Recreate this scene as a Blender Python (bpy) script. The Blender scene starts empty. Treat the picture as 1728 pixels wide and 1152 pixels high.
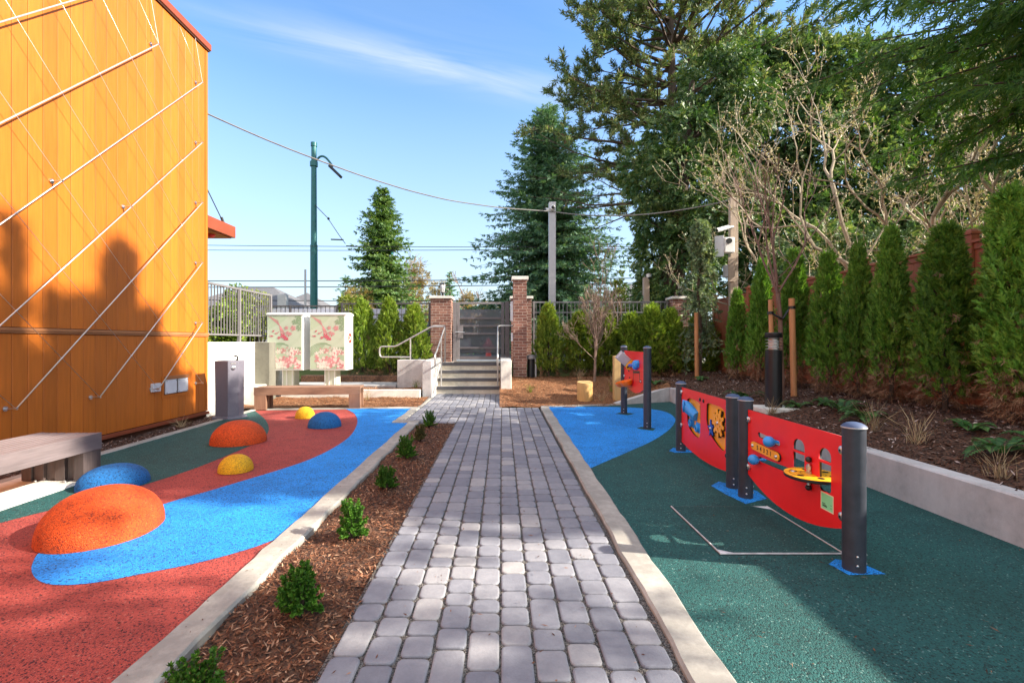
import bpy, bmesh, math, random
import numpy as np
from mathutils import Vector, Matrix

R = math.radians
rnd = random.Random(7)
rng = np.random.default_rng(7)
scene = bpy.context.scene
COL = scene.collection

# ------------------------------------------------------------------ camera, light, exposure
H, F, CX, CY = 1.40, 800.0, 843.0, 577.0      # eye height, focal length and vanishing point as measured
cam_d = bpy.data.cameras.new("camera"); cam = bpy.data.objects.new("camera", cam_d); COL.objects.link(cam)
cam_d.sensor_width = 36.0; cam_d.lens = 36.0 * F / 1728.0
cam_d.shift_x = (864 - CX) / 1728.0; cam_d.shift_y = 0.0006
cam_d.clip_start = 0.05; cam_d.clip_end = 6000
cam.location = (0, 0, H); cam.rotation_euler = (R(90), 0, 0)
scene.camera = cam

SUN_EL, SUN_AZ = 31.0, 11.0                     # azimuth measured from +X towards -Y (just behind the viewer's right)
sd = Vector((-math.cos(R(SUN_EL)) * math.cos(R(SUN_AZ)), math.cos(R(SUN_EL)) * math.sin(R(SUN_AZ)), -math.sin(R(SUN_EL))))
sun_d = bpy.data.lights.new("sun", 'SUN'); sun_d.energy = 4.7; sun_d.angle = R(0.55); sun_d.color = (1.0, 0.90, 0.76)
sun = bpy.data.objects.new("sun", sun_d); COL.objects.link(sun)
sun.rotation_euler = sd.to_track_quat('-Z', 'Y').to_euler(); sun.location = (20, -4, 20)

world = bpy.data.worlds.new("World"); scene.world = world; world.use_nodes = True
def build_world():
    nt = world.node_tree; nt.nodes.clear(); N = nt.nodes.new; Lk = nt.links.new
    out = N('ShaderNodeOutputWorld'); bg = N('ShaderNodeBackground'); bg.inputs[1].default_value = 0.15
    sky = N('ShaderNodeTexSky'); sky.sky_type = 'NISHITA'; sky.sun_disc = False
    sky.sun_elevation = R(SUN_EL); sky.sun_rotation = R(90 + SUN_AZ)
    sky.air_density = 1.0; sky.dust_density = 0.6; sky.ozone_density = 2.2; sky.altitude = 0
    tc = N('ShaderNodeTexCoord')
    # high thin cirrus: position on a flat layer = direction.xy / direction.z
    sep = N('ShaderNodeSeparateXYZ'); Lk(tc.outputs['Generated'], sep.inputs[0])
    def mth(op, a, b=None, clamp=False):
        n = N('ShaderNodeMath'); n.operation = op; n.use_clamp = clamp
        for i, v in enumerate((a, b)):
            if v is None: continue
            if isinstance(v, (int, float)): n.inputs[i].default_value = v
            else: Lk(v, n.inputs[i])
        return n.outputs[0]
    z = mth('MAXIMUM', sep.outputs[2], 0.03)
    u = mth('DIVIDE', sep.outputs[0], z); v = mth('DIVIDE', sep.outputs[1], z)
    # long axis of the streak, its across coordinate
    a = mth('ADD', mth('MULTIPLY', u, 0.93), mth('MULTIPLY', v, 0.37))
    b = mth('SUBTRACT', mth('MULTIPLY', v, 0.93), mth('MULTIPLY', u, 0.37))
    comb = N('ShaderNodeCombineXYZ'); Lk(mth('MULTIPLY', a, 0.55), comb.inputs[0]); Lk(mth('MULTIPLY', b, 2.6), comb.inputs[1])
    noi = N('ShaderNodeTexNoise'); noi.inputs['Scale'].default_value = 2.2; noi.inputs['Detail'].default_value = 7; noi.inputs['Roughness'].default_value = 0.55
    noi.inputs['Distortion'].default_value = 0.6
    Lk(comb.outputs[0], noi.inputs['Vector'])
    comb2 = N('ShaderNodeCombineXYZ'); Lk(mth('MULTIPLY', a, 0.16), comb2.inputs[0]); Lk(mth('MULTIPLY', b, 0.42), comb2.inputs[1])
    no2 = N('ShaderNodeTexNoise'); no2.inputs['Scale'].default_value = 1.6; no2.inputs['Detail'].default_value = 3
    Lk(comb2.outputs[0], no2.inputs['Vector'])
    # the one clear streak: a spindle lying across the sky
    CA, CB, LA, WB = STREAK
    da = mth('DIVIDE', mth('SUBTRACT', a, CA), LA); db = mth('DIVIDE', mth('SUBTRACT', b, CB), WB)
    d2 = mth('ADD', mth('POWER', mth('ABSOLUTE', da), 2.0), mth('POWER', mth('ABSOLUTE', db), 2.0))
    spin = mth('POWER', 2.718, mth('MULTIPLY', d2, -1.0))
    streak = mth('MULTIPLY', spin, mth('MULTIPLY', mth('SUBTRACT', noi.outputs[0], 0.30), 3.2, True), True)
    low = N('ShaderNodeMapRange'); low.inputs[1].default_value = 0.46; low.inputs[2].default_value = 0.85; low.inputs[3].default_value = 0; low.inputs[4].default_value = 0.16
    Lk(mth('MULTIPLY', mth('ADD', noi.outputs[0], no2.outputs[0]), 0.5), low.inputs[0])
    hz = N('ShaderNodeMapRange'); hz.inputs[1].default_value = 0.0; hz.inputs[2].default_value = 0.50; hz.inputs[3].default_value = 0.88; hz.inputs[4].default_value = 0.0
    Lk(sep.outputs[2], hz.inputs[0])
    tot = mth('ADD', mth('MULTIPLY', streak, 0.85), mth('MAXIMUM', low.outputs[0], hz.outputs[0]), True)
    mix = N('ShaderNodeMix'); mix.data_type = 'RGBA'; Lk(tot, mix.inputs[0])
    hsv = N('ShaderNodeHueSaturation'); hsv.inputs['Saturation'].default_value = 1.15; hsv.inputs['Value'].default_value = 0.84
    Lk(sky.outputs[0], hsv.inputs['Color']); Lk(hsv.outputs[0], mix.inputs[6])
    mix.inputs[7].default_value = (1.68, 2.0, 2.36, 1)
    # unseen broken white cloud overhead and behind the viewer, added to lift ambient fill
    def mr(src, a0, a1, b0, b1):
        n = N('ShaderNodeMapRange'); n.interpolation_type = 'SMOOTHSTEP'
        for k, q in enumerate((a0, a1, b0, b1)): n.inputs[k + 1].default_value = q
        Lk(src, n.inputs[0]); return n.outputs[0]
    no3 = N('ShaderNodeTexNoise'); no3.inputs['Scale'].default_value = 2.4; no3.inputs['Detail'].default_value = 6; Lk(tc.outputs['Generated'], no3.inputs['Vector'])
    where = mth('MAXIMUM', mr(sep.outputs[2], 0.62, 0.85, 0, 1), mr(sep.outputs[1], 0.05, -0.35, 0, 1))
    cl = mth('MULTIPLY', where, mr(no3.outputs[0], 0.38, 0.56, 0, 0.9), True)
    mix2 = N('ShaderNodeMix'); mix2.data_type = 'RGBA'; Lk(cl, mix2.inputs[0]); Lk(mix.outputs[2], mix2.inputs[6]); mix2.inputs[7].default_value = (4.2, 4.2, 4.2, 1)
    Lk(mix2.outputs[2], bg.inputs[0]); Lk(bg.outputs[0], out.inputs[0])
STREAK = (0.50, 1.69, 0.66, 0.115)
build_world()
scene.view_settings.view_transform = 'Standard'; scene.view_settings.look = 'None'
scene.view_settings.exposure = 1.58; scene.view_settings.gamma = 1.0
scene.view_settings.use_curve_mapping = False
try:
    scene.cycles.max_bounces = 6; scene.cycles.transparent_max_bounces = 12
    scene.cycles.sample_clamp_indirect = 6.0
except Exception: pass

# ------------------------------------------------------------------ measuring helpers
def at(px, py, Y): return ((px - CX) / F * Y, Y, H - (py - CY) / F * Y)
def G(px, py, z=0.0):
    Y = F * (H - z) / (py - CY); return ((px - CX) / F * Y, Y)
def lerp(a, b, t): return a + (b - a) * t
def sstep(a, b, x):
    t = min(1, max(0, (x - a) / (b - a))); return t * t * (3 - 2 * t)
def spline(pts, n=8, closed=False):
    out = []; m = len(pts)
    for i in range(m if closed else m - 1):
        g = (lambda k: pts[k % m]) if closed else (lambda k: pts[min(max(k, 0), m - 1)])
        p0, p1, p2, p3 = g(i - 1), g(i), g(i + 1), g(i + 2)
        for k in range(n):
            t = k / n
            out.append(tuple(0.5 * (2 * b + (c - a) * t + (2 * a - 5 * b + 4 * c - d) * t * t + (3 * b - a - 3 * c + d) * t ** 3)
                             for a, b, c, d in zip(p0, p1, p2, p3)))
    if not closed: out.append(tuple(pts[-1]))
    return out

# ------------------------------------------------------------------ materials
MATS = {}
def nodes_of(name):
    m = bpy.data.materials.new(name); m.use_nodes = True
    nt = m.node_tree; bs = nt.nodes['Principled BSDF']
    return m, nt, bs
def mathn(nt, op, a, b=None, clamp=False):
    n = nt.nodes.new('ShaderNodeMath'); n.operation = op; n.use_clamp = clamp
    for i, v in enumerate((a, b)):
        if v is None: continue
        if isinstance(v, (int, float)): n.inputs[i].default_value = v
        else: nt.links.new(v, n.inputs[i])
    return n.outputs[0]
def noise(nt, scale, detail=4, rough=0.6, stretch=None, src=None):
    tc = nt.nodes.new('ShaderNodeTexCoord'); v = src or tc.outputs['Object']
    if stretch:
        mp = nt.nodes.new('ShaderNodeMapping'); mp.inputs['Scale'].default_value = stretch
        nt.links.new(v, mp.inputs[0]); v = mp.outputs[0]
    n = nt.nodes.new('ShaderNodeTexNoise'); n.inputs['Scale'].default_value = scale
    n.inputs['Detail'].default_value = detail; n.inputs['Roughness'].default_value = rough
    nt.links.new(v, n.inputs['Vector']); return n.outputs[0]
def ramp(nt, fac, stops):
    r = nt.nodes.new('ShaderNodeValToRGB'); nt.links.new(fac, r.inputs[0])
    el = r.color_ramp.elements
    while len(el) < len(stops): el.new(0.5)
    for e, (p, c) in zip(el, stops): e.position = p; e.color = (*c, 1)
    return r.outputs[0]
def mixc(nt, fac, a, b, mode='MIX'):
    m = nt.nodes.new('ShaderNodeMix'); m.data_type = 'RGBA'; m.blend_type = mode
    for i, v in ((0, fac), (6, a), (7, b)):
        if isinstance(v, tuple): m.inputs[i].default_value = (*v, 1)
        elif isinstance(v, (int, float)): m.inputs[i].default_value = v
        else: nt.links.new(v, m.inputs[i])
    return m.outputs[2]
def bump(nt, bs, h, dist=0.01, strength=0.6):
    b = nt.nodes.new('ShaderNodeBump'); b.inputs['Distance'].default_value = dist; b.inputs['Strength'].default_value = strength
    nt.links.new(h, b.inputs['Height']); nt.links.new(b.outputs[0], bs.inputs['Normal'])
def island(nt):
    g = nt.nodes.new('ShaderNodeNewGeometry'); return g.outputs['Random Per Island']
def sc(c, k): return tuple(min(1, x * k) for x in c)

def M(name, col, rough=0.55, metal=0.0, var=0.18, vs=6.0, bmp=0.0, bs_=60.0, isl=0.0, stretch=None, spec=None, detail=5):
    if name in MATS: return MATS[name]
    m, nt, bs = nodes_of(name)
    f = noise(nt, vs, detail, 0.62, stretch)
    c = ramp(nt, f, [(0.28, sc(col, 1 - var)), (0.72, sc(col, 1 + var))])
    if isl:
        k = island(nt); mr = nt.nodes.new('ShaderNodeMapRange'); mr.inputs[3].default_value = 1 - isl; mr.inputs[4].default_value = 1 + isl
        nt.links.new(k, mr.inputs[0]); hs = nt.nodes.new('ShaderNodeHueSaturation')
        nt.links.new(mr.outputs[0], hs.inputs['Value']); nt.links.new(c, hs.inputs['Color']); c = hs.outputs[0]
    nt.links.new(c, bs.inputs['Base Color'])
    rr = nt.nodes.new('ShaderNodeMapRange'); rr.inputs[3].default_value = max(0.02, rough - 0.1); rr.inputs[4].default_value = min(1, rough + 0.1)
    nt.links.new(f, rr.inputs[0]); nt.links.new(rr.outputs[0], bs.inputs['Roughness'])
    bs.inputs['Metallic'].default_value = metal
    if spec is not None: bs.inputs['Specular IOR Level'].default_value = spec
    if bmp: bump(nt, bs, noise(nt, bs_, 3, 0.6, stretch), bmp, 0.6)
    MATS[name] = m; return m

def rubber(name, col, dark, lite):
    m, nt, bs = nodes_of(name)
    v = nt.nodes.new('ShaderNodeTexVoronoi'); v.inputs['Scale'].default_value = 135
    tc = nt.nodes.new('ShaderNodeTexCoord'); nt.links.new(tc.outputs['Object'], v.inputs['Vector'])
    sp = nt.nodes.new('ShaderNodeSeparateColor'); nt.links.new(v.outputs['Color'], sp.inputs[0])
    big = noise(nt, 0.8, 4); mid = noise(nt, 5, 5)
    c = ramp(nt, sp.outputs[0], [(0.0, dark), (0.10, dark), (0.22, sc(col, 0.86)), (0.80, sc(col, 1.08)), (0.97, sc(col, 1.2)), (0.992, tuple(0.68 * p + 0.32 * q for p, q in zip(col, lite)))])
    wear = ramp(nt, mathn(nt, 'ADD', mathn(nt, 'MULTIPLY', big, 0.6), mathn(nt, 'MULTIPLY', mid, 0.4)), [(0.34, (0.74, 0.73, 0.72)), (0.5, (1.0, 1.0, 1.0)), (0.66, (1.2, 1.18, 1.14))])
    c = mixc(nt, 1.0, c, wear, 'MULTIPLY')
    nt.links.new(c, bs.inputs['Base Color'])
    bs.inputs['Roughness'].default_value = 0.78; bs.inputs['Specular IOR Level'].default_value = 0.35
    h = mathn(nt, 'ADD', mathn(nt, 'MULTIPLY', v.outputs['Distance'], -1.0), mathn(nt, 'MULTIPLY', mid, 0.6))
    bump(nt, bs, h, 0.006, 0.8)
    return m
RUB_RED = rubber("red_rubber", (0.33, 0.053, 0.042), (0.07, 0.012, 0.018), (0.6, 0.3, 0.22))
RUB_BLUE = rubber("blue_rubber", (0.012, 0.25, 0.74), (0.006, 0.05, 0.16), (0.2, 0.5, 0.9))
RUB_GREEN = rubber("green_rubber", (0.014, 0.082, 0.078), (0.005, 0.024, 0.024), (0.35, 0.5, 0.45))
DOME_ORANGE = rubber("orange_rubber", (0.58, 0.072, 0.010), (0.25, 0.03, 0.01), (0.8, 0.25, 0.08))
DOME_BLUE = rubber("deep_blue_rubber", (0.010, 0.125, 0.36), (0.006, 0.04, 0.12), (0.1, 0.3, 0.6))
DOME_YELLOW = rubber("yellow_rubber", (0.70, 0.38, 0.012), (0.4, 0.2, 0.02), (0.85, 0.6, 0.15))

def concrete(name, col, vs=1.6, streak=True):
    m, nt, bs = nodes_of(name)
    a = noise(nt, vs, 8, 0.65); b = noise(nt, vs * 9, 6, 0.7); s = noise(nt, 5.0, 5, 0.6, (1.0, 1.0, 0.12))
    f = mathn(nt, 'ADD', mathn(nt, 'MULTIPLY', a, 0.45), mathn(nt, 'ADD', mathn(nt, 'MULTIPLY', b, 0.25), mathn(nt, 'MULTIPLY', s, 0.30 if streak else 0.05)))
    c = ramp(nt, f, [(0.36, sc(col, 0.60)), (0.46, sc(col, 0.90)), (0.56, sc(col, 1.08)), (0.66, sc(col, 1.2))])
    nt.links.new(c, bs.inputs['Base Color']); bs.inputs['Roughness'].default_value = 0.85
    bump(nt, bs, mathn(nt, 'ADD', b, mathn(nt, 'MULTIPLY', noise(nt, 160, 3), 0.4)), 0.004, 0.6); return m
CONC = concrete("kerb_concrete", (0.45, 0.43, 0.385), 1.3, False)
CONC_WALL = concrete("wall_concrete", (0.50, 0.485, 0.48))
CONC_PALE = concrete("pale_concrete", (0.70, 0.68, 0.62))
CONC_STEP = concrete("step_concrete", (0.56, 0.51, 0.42))

def paver_mat():
    m, nt, bs = nodes_of("paver_stone")
    k = island(nt)
    c = ramp(nt, k, [(0.0, (0.155, 0.164, 0.200)), (0.35, (0.19, 0.199, 0.236)), (0.7, (0.22, 0.228, 0.262)), (0.92, (0.27, 0.272, 0.292)), (1.0, (0.31, 0.307, 0.315))])
    a = noise(nt, 11, 7, 0.7); b = noise(nt, 90, 5, 0.7)
    c = mixc(nt, 1.0, c, ramp(nt, mathn(nt, 'ADD', mathn(nt, 'MULTIPLY', a, 0.7), mathn(nt, 'MULTIPLY', b, 0.3)), [(0.3, (0.74, 0.74, 0.76)), (0.7, (1.18, 1.16, 1.12))]), 'MULTIPLY')
    nt.links.new(c, bs.inputs['Base Color']); bs.inputs['Roughness'].default_value = 0.82
    bump(nt, bs, mathn(nt, 'ADD', a, mathn(nt, 'MULTIPLY', b, 0.5)), 0.006, 0.55); return m
PAVER = paver_mat()
def gravel_mat(name, lo, hi, scale):
    m, nt, bs = nodes_of(name)
    v = nt.nodes.new('ShaderNodeTexVoronoi'); v.inputs['Scale'].default_value = scale
    tc = nt.nodes.new('ShaderNodeTexCoord'); nt.links.new(tc.outputs['Object'], v.inputs['Vector'])
    sp = nt.nodes.new('ShaderNodeSeparateColor'); nt.links.new(v.outputs['Color'], sp.inputs[0])
    nt.links.new(ramp(nt, sp.outputs[1], [(0.1, lo), (0.9, hi)]), bs.inputs['Base Color']); bs.inputs['Roughness'].default_value = 0.95
    bump(nt, bs, v.outputs['Distance'], 0.01, 1.0); return m
GRIT = gravel_mat("joint_grit", (0.03, 0.027, 0.027), (0.22, 0.20, 0.18), 160)
SOIL = gravel_mat("mulch_soil", (0.028, 0.014, 0.009), (0.13, 0.058, 0.03), 55)
NEEDLE_SOIL = gravel_mat("needle_litter", (0.07, 0.03, 0.013), (0.34, 0.15, 0.06), 70)

def chips_mat(name, stops):
    m, nt, bs = nodes_of(name); nt.links.new(ramp(nt, island(nt), stops), bs.inputs['Base Color'])
    bs.inputs['Roughness'].default_value = 0.88; bs.inputs['Specular IOR Level'].default_value = 0.25; return m
CHIPS = chips_mat("bark_chips", [(0, (0.045, 0.018, 0.011)), (0.45, (0.14, 0.055, 0.028)), (0.82, (0.26, 0.115, 0.06)), (1, (0.45, 0.28, 0.18))])
CHIPS_DARK = chips_mat("dark_bark_chips", [(0, (0.03, 0.016, 0.012)), (0.55, (0.10, 0.045, 0.028)), (0.85, (0.2, 0.11, 0.075)), (1, (0.5, 0.42, 0.38))])
CHIPS_ORANGE = chips_mat("orange_needles", [(0, (0.07, 0.025, 0.012)), (0.5, (0.25, 0.095, 0.04)), (0.85, (0.38, 0.175, 0.08)), (1, (0.55, 0.36, 0.2))])

def leafmat(name, lo, mid, hi, trans=0.28, rough=0.5, spec=0.4):
    m, nt, bs = nodes_of(name)
    k = island(nt); big = noise(nt, 1.1, 4, 0.6)
    f = mathn(nt, 'ADD', mathn(nt, 'MULTIPLY', k, 0.6), mathn(nt, 'SUBTRACT', mathn(nt, 'MULTIPLY', big, 1.0), 0.3), True)
    c = ramp(nt, f, [(0.05, lo), (0.5, mid), (0.95, hi)])
    oi = nt.nodes.new('ShaderNodeObjectInfo'); mr = nt.nodes.new('ShaderNodeMapRange'); mr.inputs[3].default_value = 0.82; mr.inputs[4].default_value = 1.2
    nt.links.new(oi.outputs['Random'], mr.inputs[0]); hs = nt.nodes.new('ShaderNodeHueSaturation'); nt.links.new(mr.outputs[0], hs.inputs['Value']); nt.links.new(c, hs.inputs['Color']); c = hs.outputs[0]
    nt.links.new(c, bs.inputs['Base Color']); bs.inputs['Roughness'].default_value = rough; bs.inputs['Specular IOR Level'].default_value = spec
    tr = nt.nodes.new('ShaderNodeBsdfTranslucent')
    nt.links.new(mixc(nt, 1.0, c, (1.25, 1.3, 0.55), 'MULTIPLY'), tr.inputs[0])
    mx = nt.nodes.new('ShaderNodeMixShader'); mx.inputs[0].default_value = trans
    out = [n for n in nt.nodes if n.type == 'OUTPUT_MATERIAL'][0]
    nt.links.new(bs.outputs[0], mx.inputs[1]); nt.links.new(tr.outputs[0], mx.inputs[2]); nt.links.new(mx.outputs[0], out.inputs[0])
    return m
L_ARB = leafmat("arborvitae_leaf", (0.048, 0.118, 0.019), (0.118, 0.260, 0.035), (0.269, 0.428, 0.063), 0.3, 0.55, 0.3)
L_ARBY = leafmat("sunny_arborvitae_leaf", (0.061, 0.115, 0.016), (0.176, 0.270, 0.034), (0.405, 0.459, 0.081), 0.33, 0.55, 0.3)
L_DEAD = leafmat("dead_twig_leaf", (0.091, 0.039, 0.019), (0.221, 0.111, 0.058), (0.390, 0.247, 0.143), 0.12, 0.55, 0.3)
L_BOX = leafmat("boxwood_leaf", (0.021, 0.075, 0.009), (0.063, 0.184, 0.018), (0.184, 0.356, 0.040), 0.28, 0.55, 0.3)
L_BOXB = leafmat("brown_boxwood_leaf", (0.04, 0.04, 0.012), (0.09, 0.085, 0.025), (0.17, 0.15, 0.05), 0.2)
L_SPRUCE = leafmat("spruce_needles", (0.038, 0.115, 0.064), (0.115, 0.235, 0.143), (0.302, 0.425, 0.235), 0.28, 0.55, 0.3)
L_SPRUCE2 = leafmat("green_spruce_needles", (0.031, 0.083, 0.024), (0.095, 0.182, 0.052), (0.259, 0.328, 0.095), 0.3, 0.55, 0.3)
L_PINE = leafmat("pine_needles", (0.031, 0.073, 0.027), (0.135, 0.203, 0.076), (0.450, 0.450, 0.193), 0.25, 0.55, 0.3)
L_PINEB = leafmat("brown_pine_needles", (0.06, 0.035, 0.018), (0.15, 0.095, 0.045), (0.26, 0.18, 0.09), 0.12)
L_IVY = leafmat("ivy_leaf", (0.020, 0.060, 0.018), (0.056, 0.131, 0.033), (0.275, 0.338, 0.100), 0.22, 0.5, 0.4) if True else leafmat("x", (0.022, 0.071, 0.019), (0.065, 0.163, 0.034), (0.248, 0.341, 0.085), 0.3, 0.55, 0.3)
L_LAUREL = leafmat("hedge_leaf", (0.023, 0.061, 0.026), (0.075, 0.138, 0.047), (0.247, 0.290, 0.116), 0.3, 0.55, 0.3)
L_CEDAR = leafmat("cedar_leaf", (0.029, 0.079, 0.017), (0.074, 0.180, 0.029), (0.187, 0.317, 0.050), 0.35, 0.55, 0.3)
L_WEEP = leafmat("blue_cedar_needles", (0.050, 0.094, 0.060), (0.144, 0.216, 0.122), (0.360, 0.403, 0.187), 0.25, 0.55, 0.3)
L_GOLD = leafmat("golden_twigs", (0.125, 0.088, 0.031), (0.275, 0.200, 0.075), (0.450, 0.350, 0.138), 0.3, 0.55, 0.3)
L_LIME = leafmat("lime_leaf", (0.06, 0.10, 0.012), (0.17, 0.22, 0.025), (0.33, 0.34, 0.06), 0.3)
L_FERN = leafmat("fern_leaf", (0.022, 0.084, 0.028), (0.063, 0.168, 0.049), (0.182, 0.308, 0.084), 0.3, 0.55, 0.3)
L_STRAW = leafmat("dry_grass_blade", (0.22, 0.15, 0.08), (0.40, 0.30, 0.18), (0.58, 0.48, 0.32), 0.2)
L_BUD = leafmat("magnolia_bud", (0.260, 0.208, 0.130), (0.468, 0.403, 0.273), (0.676, 0.598, 0.429), 0.2, 0.55, 0.3)
BARK = M("conifer_bark", (0.075, 0.05, 0.036), 0.9, 0, 0.4, 8, 0.03, 20, stretch=(1, 1, 0.25))
BARK_PALE = M("magnolia_bark", (0.37, 0.305, 0.21), 0.85, 0, 0.35, 7, 0.006, 50)
BARK_RED = M("cherry_bark", (0.17, 0.095, 0.07), 0.7, 0, 0.3, 9, 0.004, 60)
BARK_GREY = M("grey_twig_bark", (0.235, 0.165, 0.125), 0.85, 0, 0.3, 9, 0.004, 60)

def wood(name, col, axis='Z', var=0.3, isl=0.12, scale=9.0, rough=0.6, bmp=0.002):
    m, nt, bs = nodes_of(name)
    st = {'X': (0.06, 1, 1), 'Y': (1, 0.06, 1), 'Z': (1, 1, 0.06)}[axis]
    a = noise(nt, scale * 5, 6, 0.65, st); b = noise(nt, scale * 0.5, 3, 0.5, tuple(0.35 if v < 1 else 1 for v in st))
    f = mathn(nt, 'ADD', mathn(nt, 'MULTIPLY', a, 0.65), mathn(nt, 'MULTIPLY', b, 0.35))
    c = ramp(nt, f, [(0.28, sc(col, 1 - var)), (0.5, col), (0.72, sc(col, 1 + var))])
    k = island(nt); mr = nt.nodes.new('ShaderNodeMapRange'); mr.inputs[3].default_value = 1 - isl; mr.inputs[4].default_value = 1 + isl
    nt.links.new(k, mr.inputs[0]); hs = nt.nodes.new('ShaderNodeHueSaturation')
    nt.links.new(mr.outputs[0], hs.inputs['Value']); nt.links.new(c, hs.inputs['Color'])
    nt.links.new(hs.outputs[0], bs.inputs['Base Color']); bs.inputs['Roughness'].default_value = rough
    bump(nt, bs, a, bmp, 0.5); return m
SIDING = wood("orange_siding", (0.48, 0.130, 0.012), 'Z', 0.20, 0.13, 6, 0.42, 0.0008)
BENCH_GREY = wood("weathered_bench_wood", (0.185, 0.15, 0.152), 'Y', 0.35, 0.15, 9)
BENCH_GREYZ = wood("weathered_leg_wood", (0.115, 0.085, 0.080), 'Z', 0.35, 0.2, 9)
BENCH_BRN = wood("brown_bench_wood", (0.235, 0.135, 0.088), 'X', 0.35, 0.12, 9)
BENCH_BRNZ = wood("brown_leg_wood", (0.23, 0.125, 0.078), 'Z', 0.35, 0.15, 9)
FENCE_WOOD = wood("red_fence_wood", (0.30, 0.085, 0.034), 'Z', 0.25, 0.14, 8)
POLE_WOOD = wood("weathered_pole_wood", (0.40, 0.31, 0.235), 'Z', 0.3, 0.08, 8)
STAKE_WOOD = wood("stake_wood", (0.48, 0.215, 0.085), 'Z', 0.25, 0.06, 10)
NEW_WOOD = wood("fresh_wood", (0.55, 0.36, 0.15), 'Z', 0.22, 0.06, 10)
LOG_WOOD = wood("log_wood", (0.56, 0.33, 0.11), 'Z', 0.3, 0.05, 8)

def brick():
    m, nt, bs = nodes_of("brick")
    tc = nt.nodes.new('ShaderNodeTexCoord'); sp = nt.nodes.new('ShaderNodeSeparateXYZ'); nt.links.new(tc.outputs['Object'], sp.inputs[0])
    cb = nt.nodes.new('ShaderNodeCombineXYZ'); nt.links.new(mathn(nt, 'ADD', sp.outputs[0], sp.outputs[1]), cb.inputs[0]); nt.links.new(sp.outputs[2], cb.inputs[1])
    b = nt.nodes.new('ShaderNodeTexBrick'); nt.links.new(cb.outputs[0], b.inputs['Vector'])
    b.inputs['Scale'].default_value = 1.0; b.inputs['Brick Width'].default_value = 0.225; b.inputs['Row Height'].default_value = 0.082
    b.inputs['Mortar Size'].default_value = 0.006; b.inputs['Mortar Smooth'].default_value = 0.2; b.inputs['Bias'].default_value = 0
    b.inputs['Color1'].default_value = (0.150, 0.062, 0.048, 1); b.inputs['Color2'].default_value = (0.31, 0.155, 0.115, 1); b.inputs['Mortar'].default_value = (0.46, 0.40, 0.34, 1)
    n = noise(nt, 22, 6, 0.7)
    c = mixc(nt, 1.0, b.outputs['Color'], ramp(nt, n, [(0.3, (0.72, 0.72, 0.75)), (0.7, (1.25, 1.2, 1.15))]), 'MULTIPLY')
    nt.links.new(c, bs.inputs['Base Color']); bs.inputs['Roughness'].default_value = 0.88
    bump(nt, bs, mathn(nt, 'ADD', mathn(nt, 'MULTIPLY', b.outputs['Fac'], -1.0), mathn(nt, 'MULTIPLY', n, 0.3)), 0.01, 0.8); return m
BRICK = brick()
STEEL = M("brushed_steel", (0.62, 0.62, 0.62), 0.32, 1.0, 0.08, 20)
RAIL = M("galvanised_rail", (0.50, 0.49, 0.48), 0.42, 0.75, 0.12, 12)
FENCE_METAL = M("grey_fence_paint", (0.20, 0.19, 0.195), 0.42, 0.2, 0.12, 10)
FENCE_DARK = M("dark_gate_paint", (0.115, 0.105, 0.115), 0.42, 0.2, 0.12, 10)
POST_NAVY = M("dark_navy_powdercoat", (0.030, 0.036, 0.050), 0.48, 0.0, 0.25, 14, 0.0006, 260)
CAP_NAVY = M("navy_plastic_cap", (0.045, 0.075, 0.16), 0.62, 0, 0.15, 10)
RED = M("red_panel_plastic", (0.78, 0.010, 0.012), 0.42, 0, 0.10, 3.5, 0.0004, 120)
YELLOW = M("yellow_panel_plastic", (0.90, 0.41, 0.010), 0.42, 0, 0.08, 6, 0.0004, 150)
ORANGEP = M("orange_plastic", (0.82, 0.22, 0.008), 0.38, 0, 0.08, 6)
BLUEP = M("light_blue_plastic", (0.03, 0.30, 0.78), 0.35, 0, 0.1, 8)
BLUED = M("star_blue_plastic", (0.018, 0.10, 0.55), 0.4, 0, 0.1, 8)
BLACK = M("black_plastic", (0.012, 0.012, 0.013), 0.4, 0, 0.2, 10)
BLACKM = M("black_metal", (0.018, 0.018, 0.020), 0.38, 0.2, 0.2, 10)
WHITE_P = M("white_powdercoat", (0.80, 0.80, 0.78), 0.42, 0, 0.05, 5)
WHITE_D = M("offwhite_plastic", (0.62, 0.64, 0.68), 0.45, 0, 0.1, 8)
GREY_M = M("light_grey_metal", (0.42, 0.41, 0.42), 0.45, 0.3, 0.1, 6)
GRANITE = M("purple_grey_granite", (0.145, 0.138, 0.172), 0.6, 0, 0.3, 140, 0.0008, 160, detail=2)
TEAL = M("teal_pole_paint", (0.012, 0.115, 0.115), 0.4, 0.1, 0.2, 5)
FASCIA = M("red_brown_fascia", (0.24, 0.055, 0.024), 0.42, 0, 0.12, 4)
FLASH = M("brown_flashing", (0.36, 0.15, 0.06), 0.4, 0, 0.12, 4)
DARKGAP = M("dark_backing", (0.07, 0.022, 0.008), 0.9)
GLASS = M("lantern_glass", (0.75, 0.77, 0.78), 0.15, 0, 0.05, 5)
STICKER = M("green_paper_sticker", (0.28, 0.80, 0.42), 0.6, 0, 0.05, 5)
PAPER = M("cream_paper", (0.80, 0.74, 0.52), 0.7, 0, 0.05, 5)
REDSIGN = M("red_sign_paint", (0.74, 0.015, 0.015), 0.4, 0, 0.05, 5)
HYD = M("faded_red_paint", (0.42, 0.055, 0.05), 0.5, 0, 0.15, 10)
ASPHALT = M("asphalt", (0.055, 0.055, 0.058), 0.9, 0, 0.2, 2, 0.004, 120)
PAVING_GREY = M("grey_slab", (0.34, 0.34, 0.35), 0.85, 0, 0.2, 3, 0.003, 90)
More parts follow.
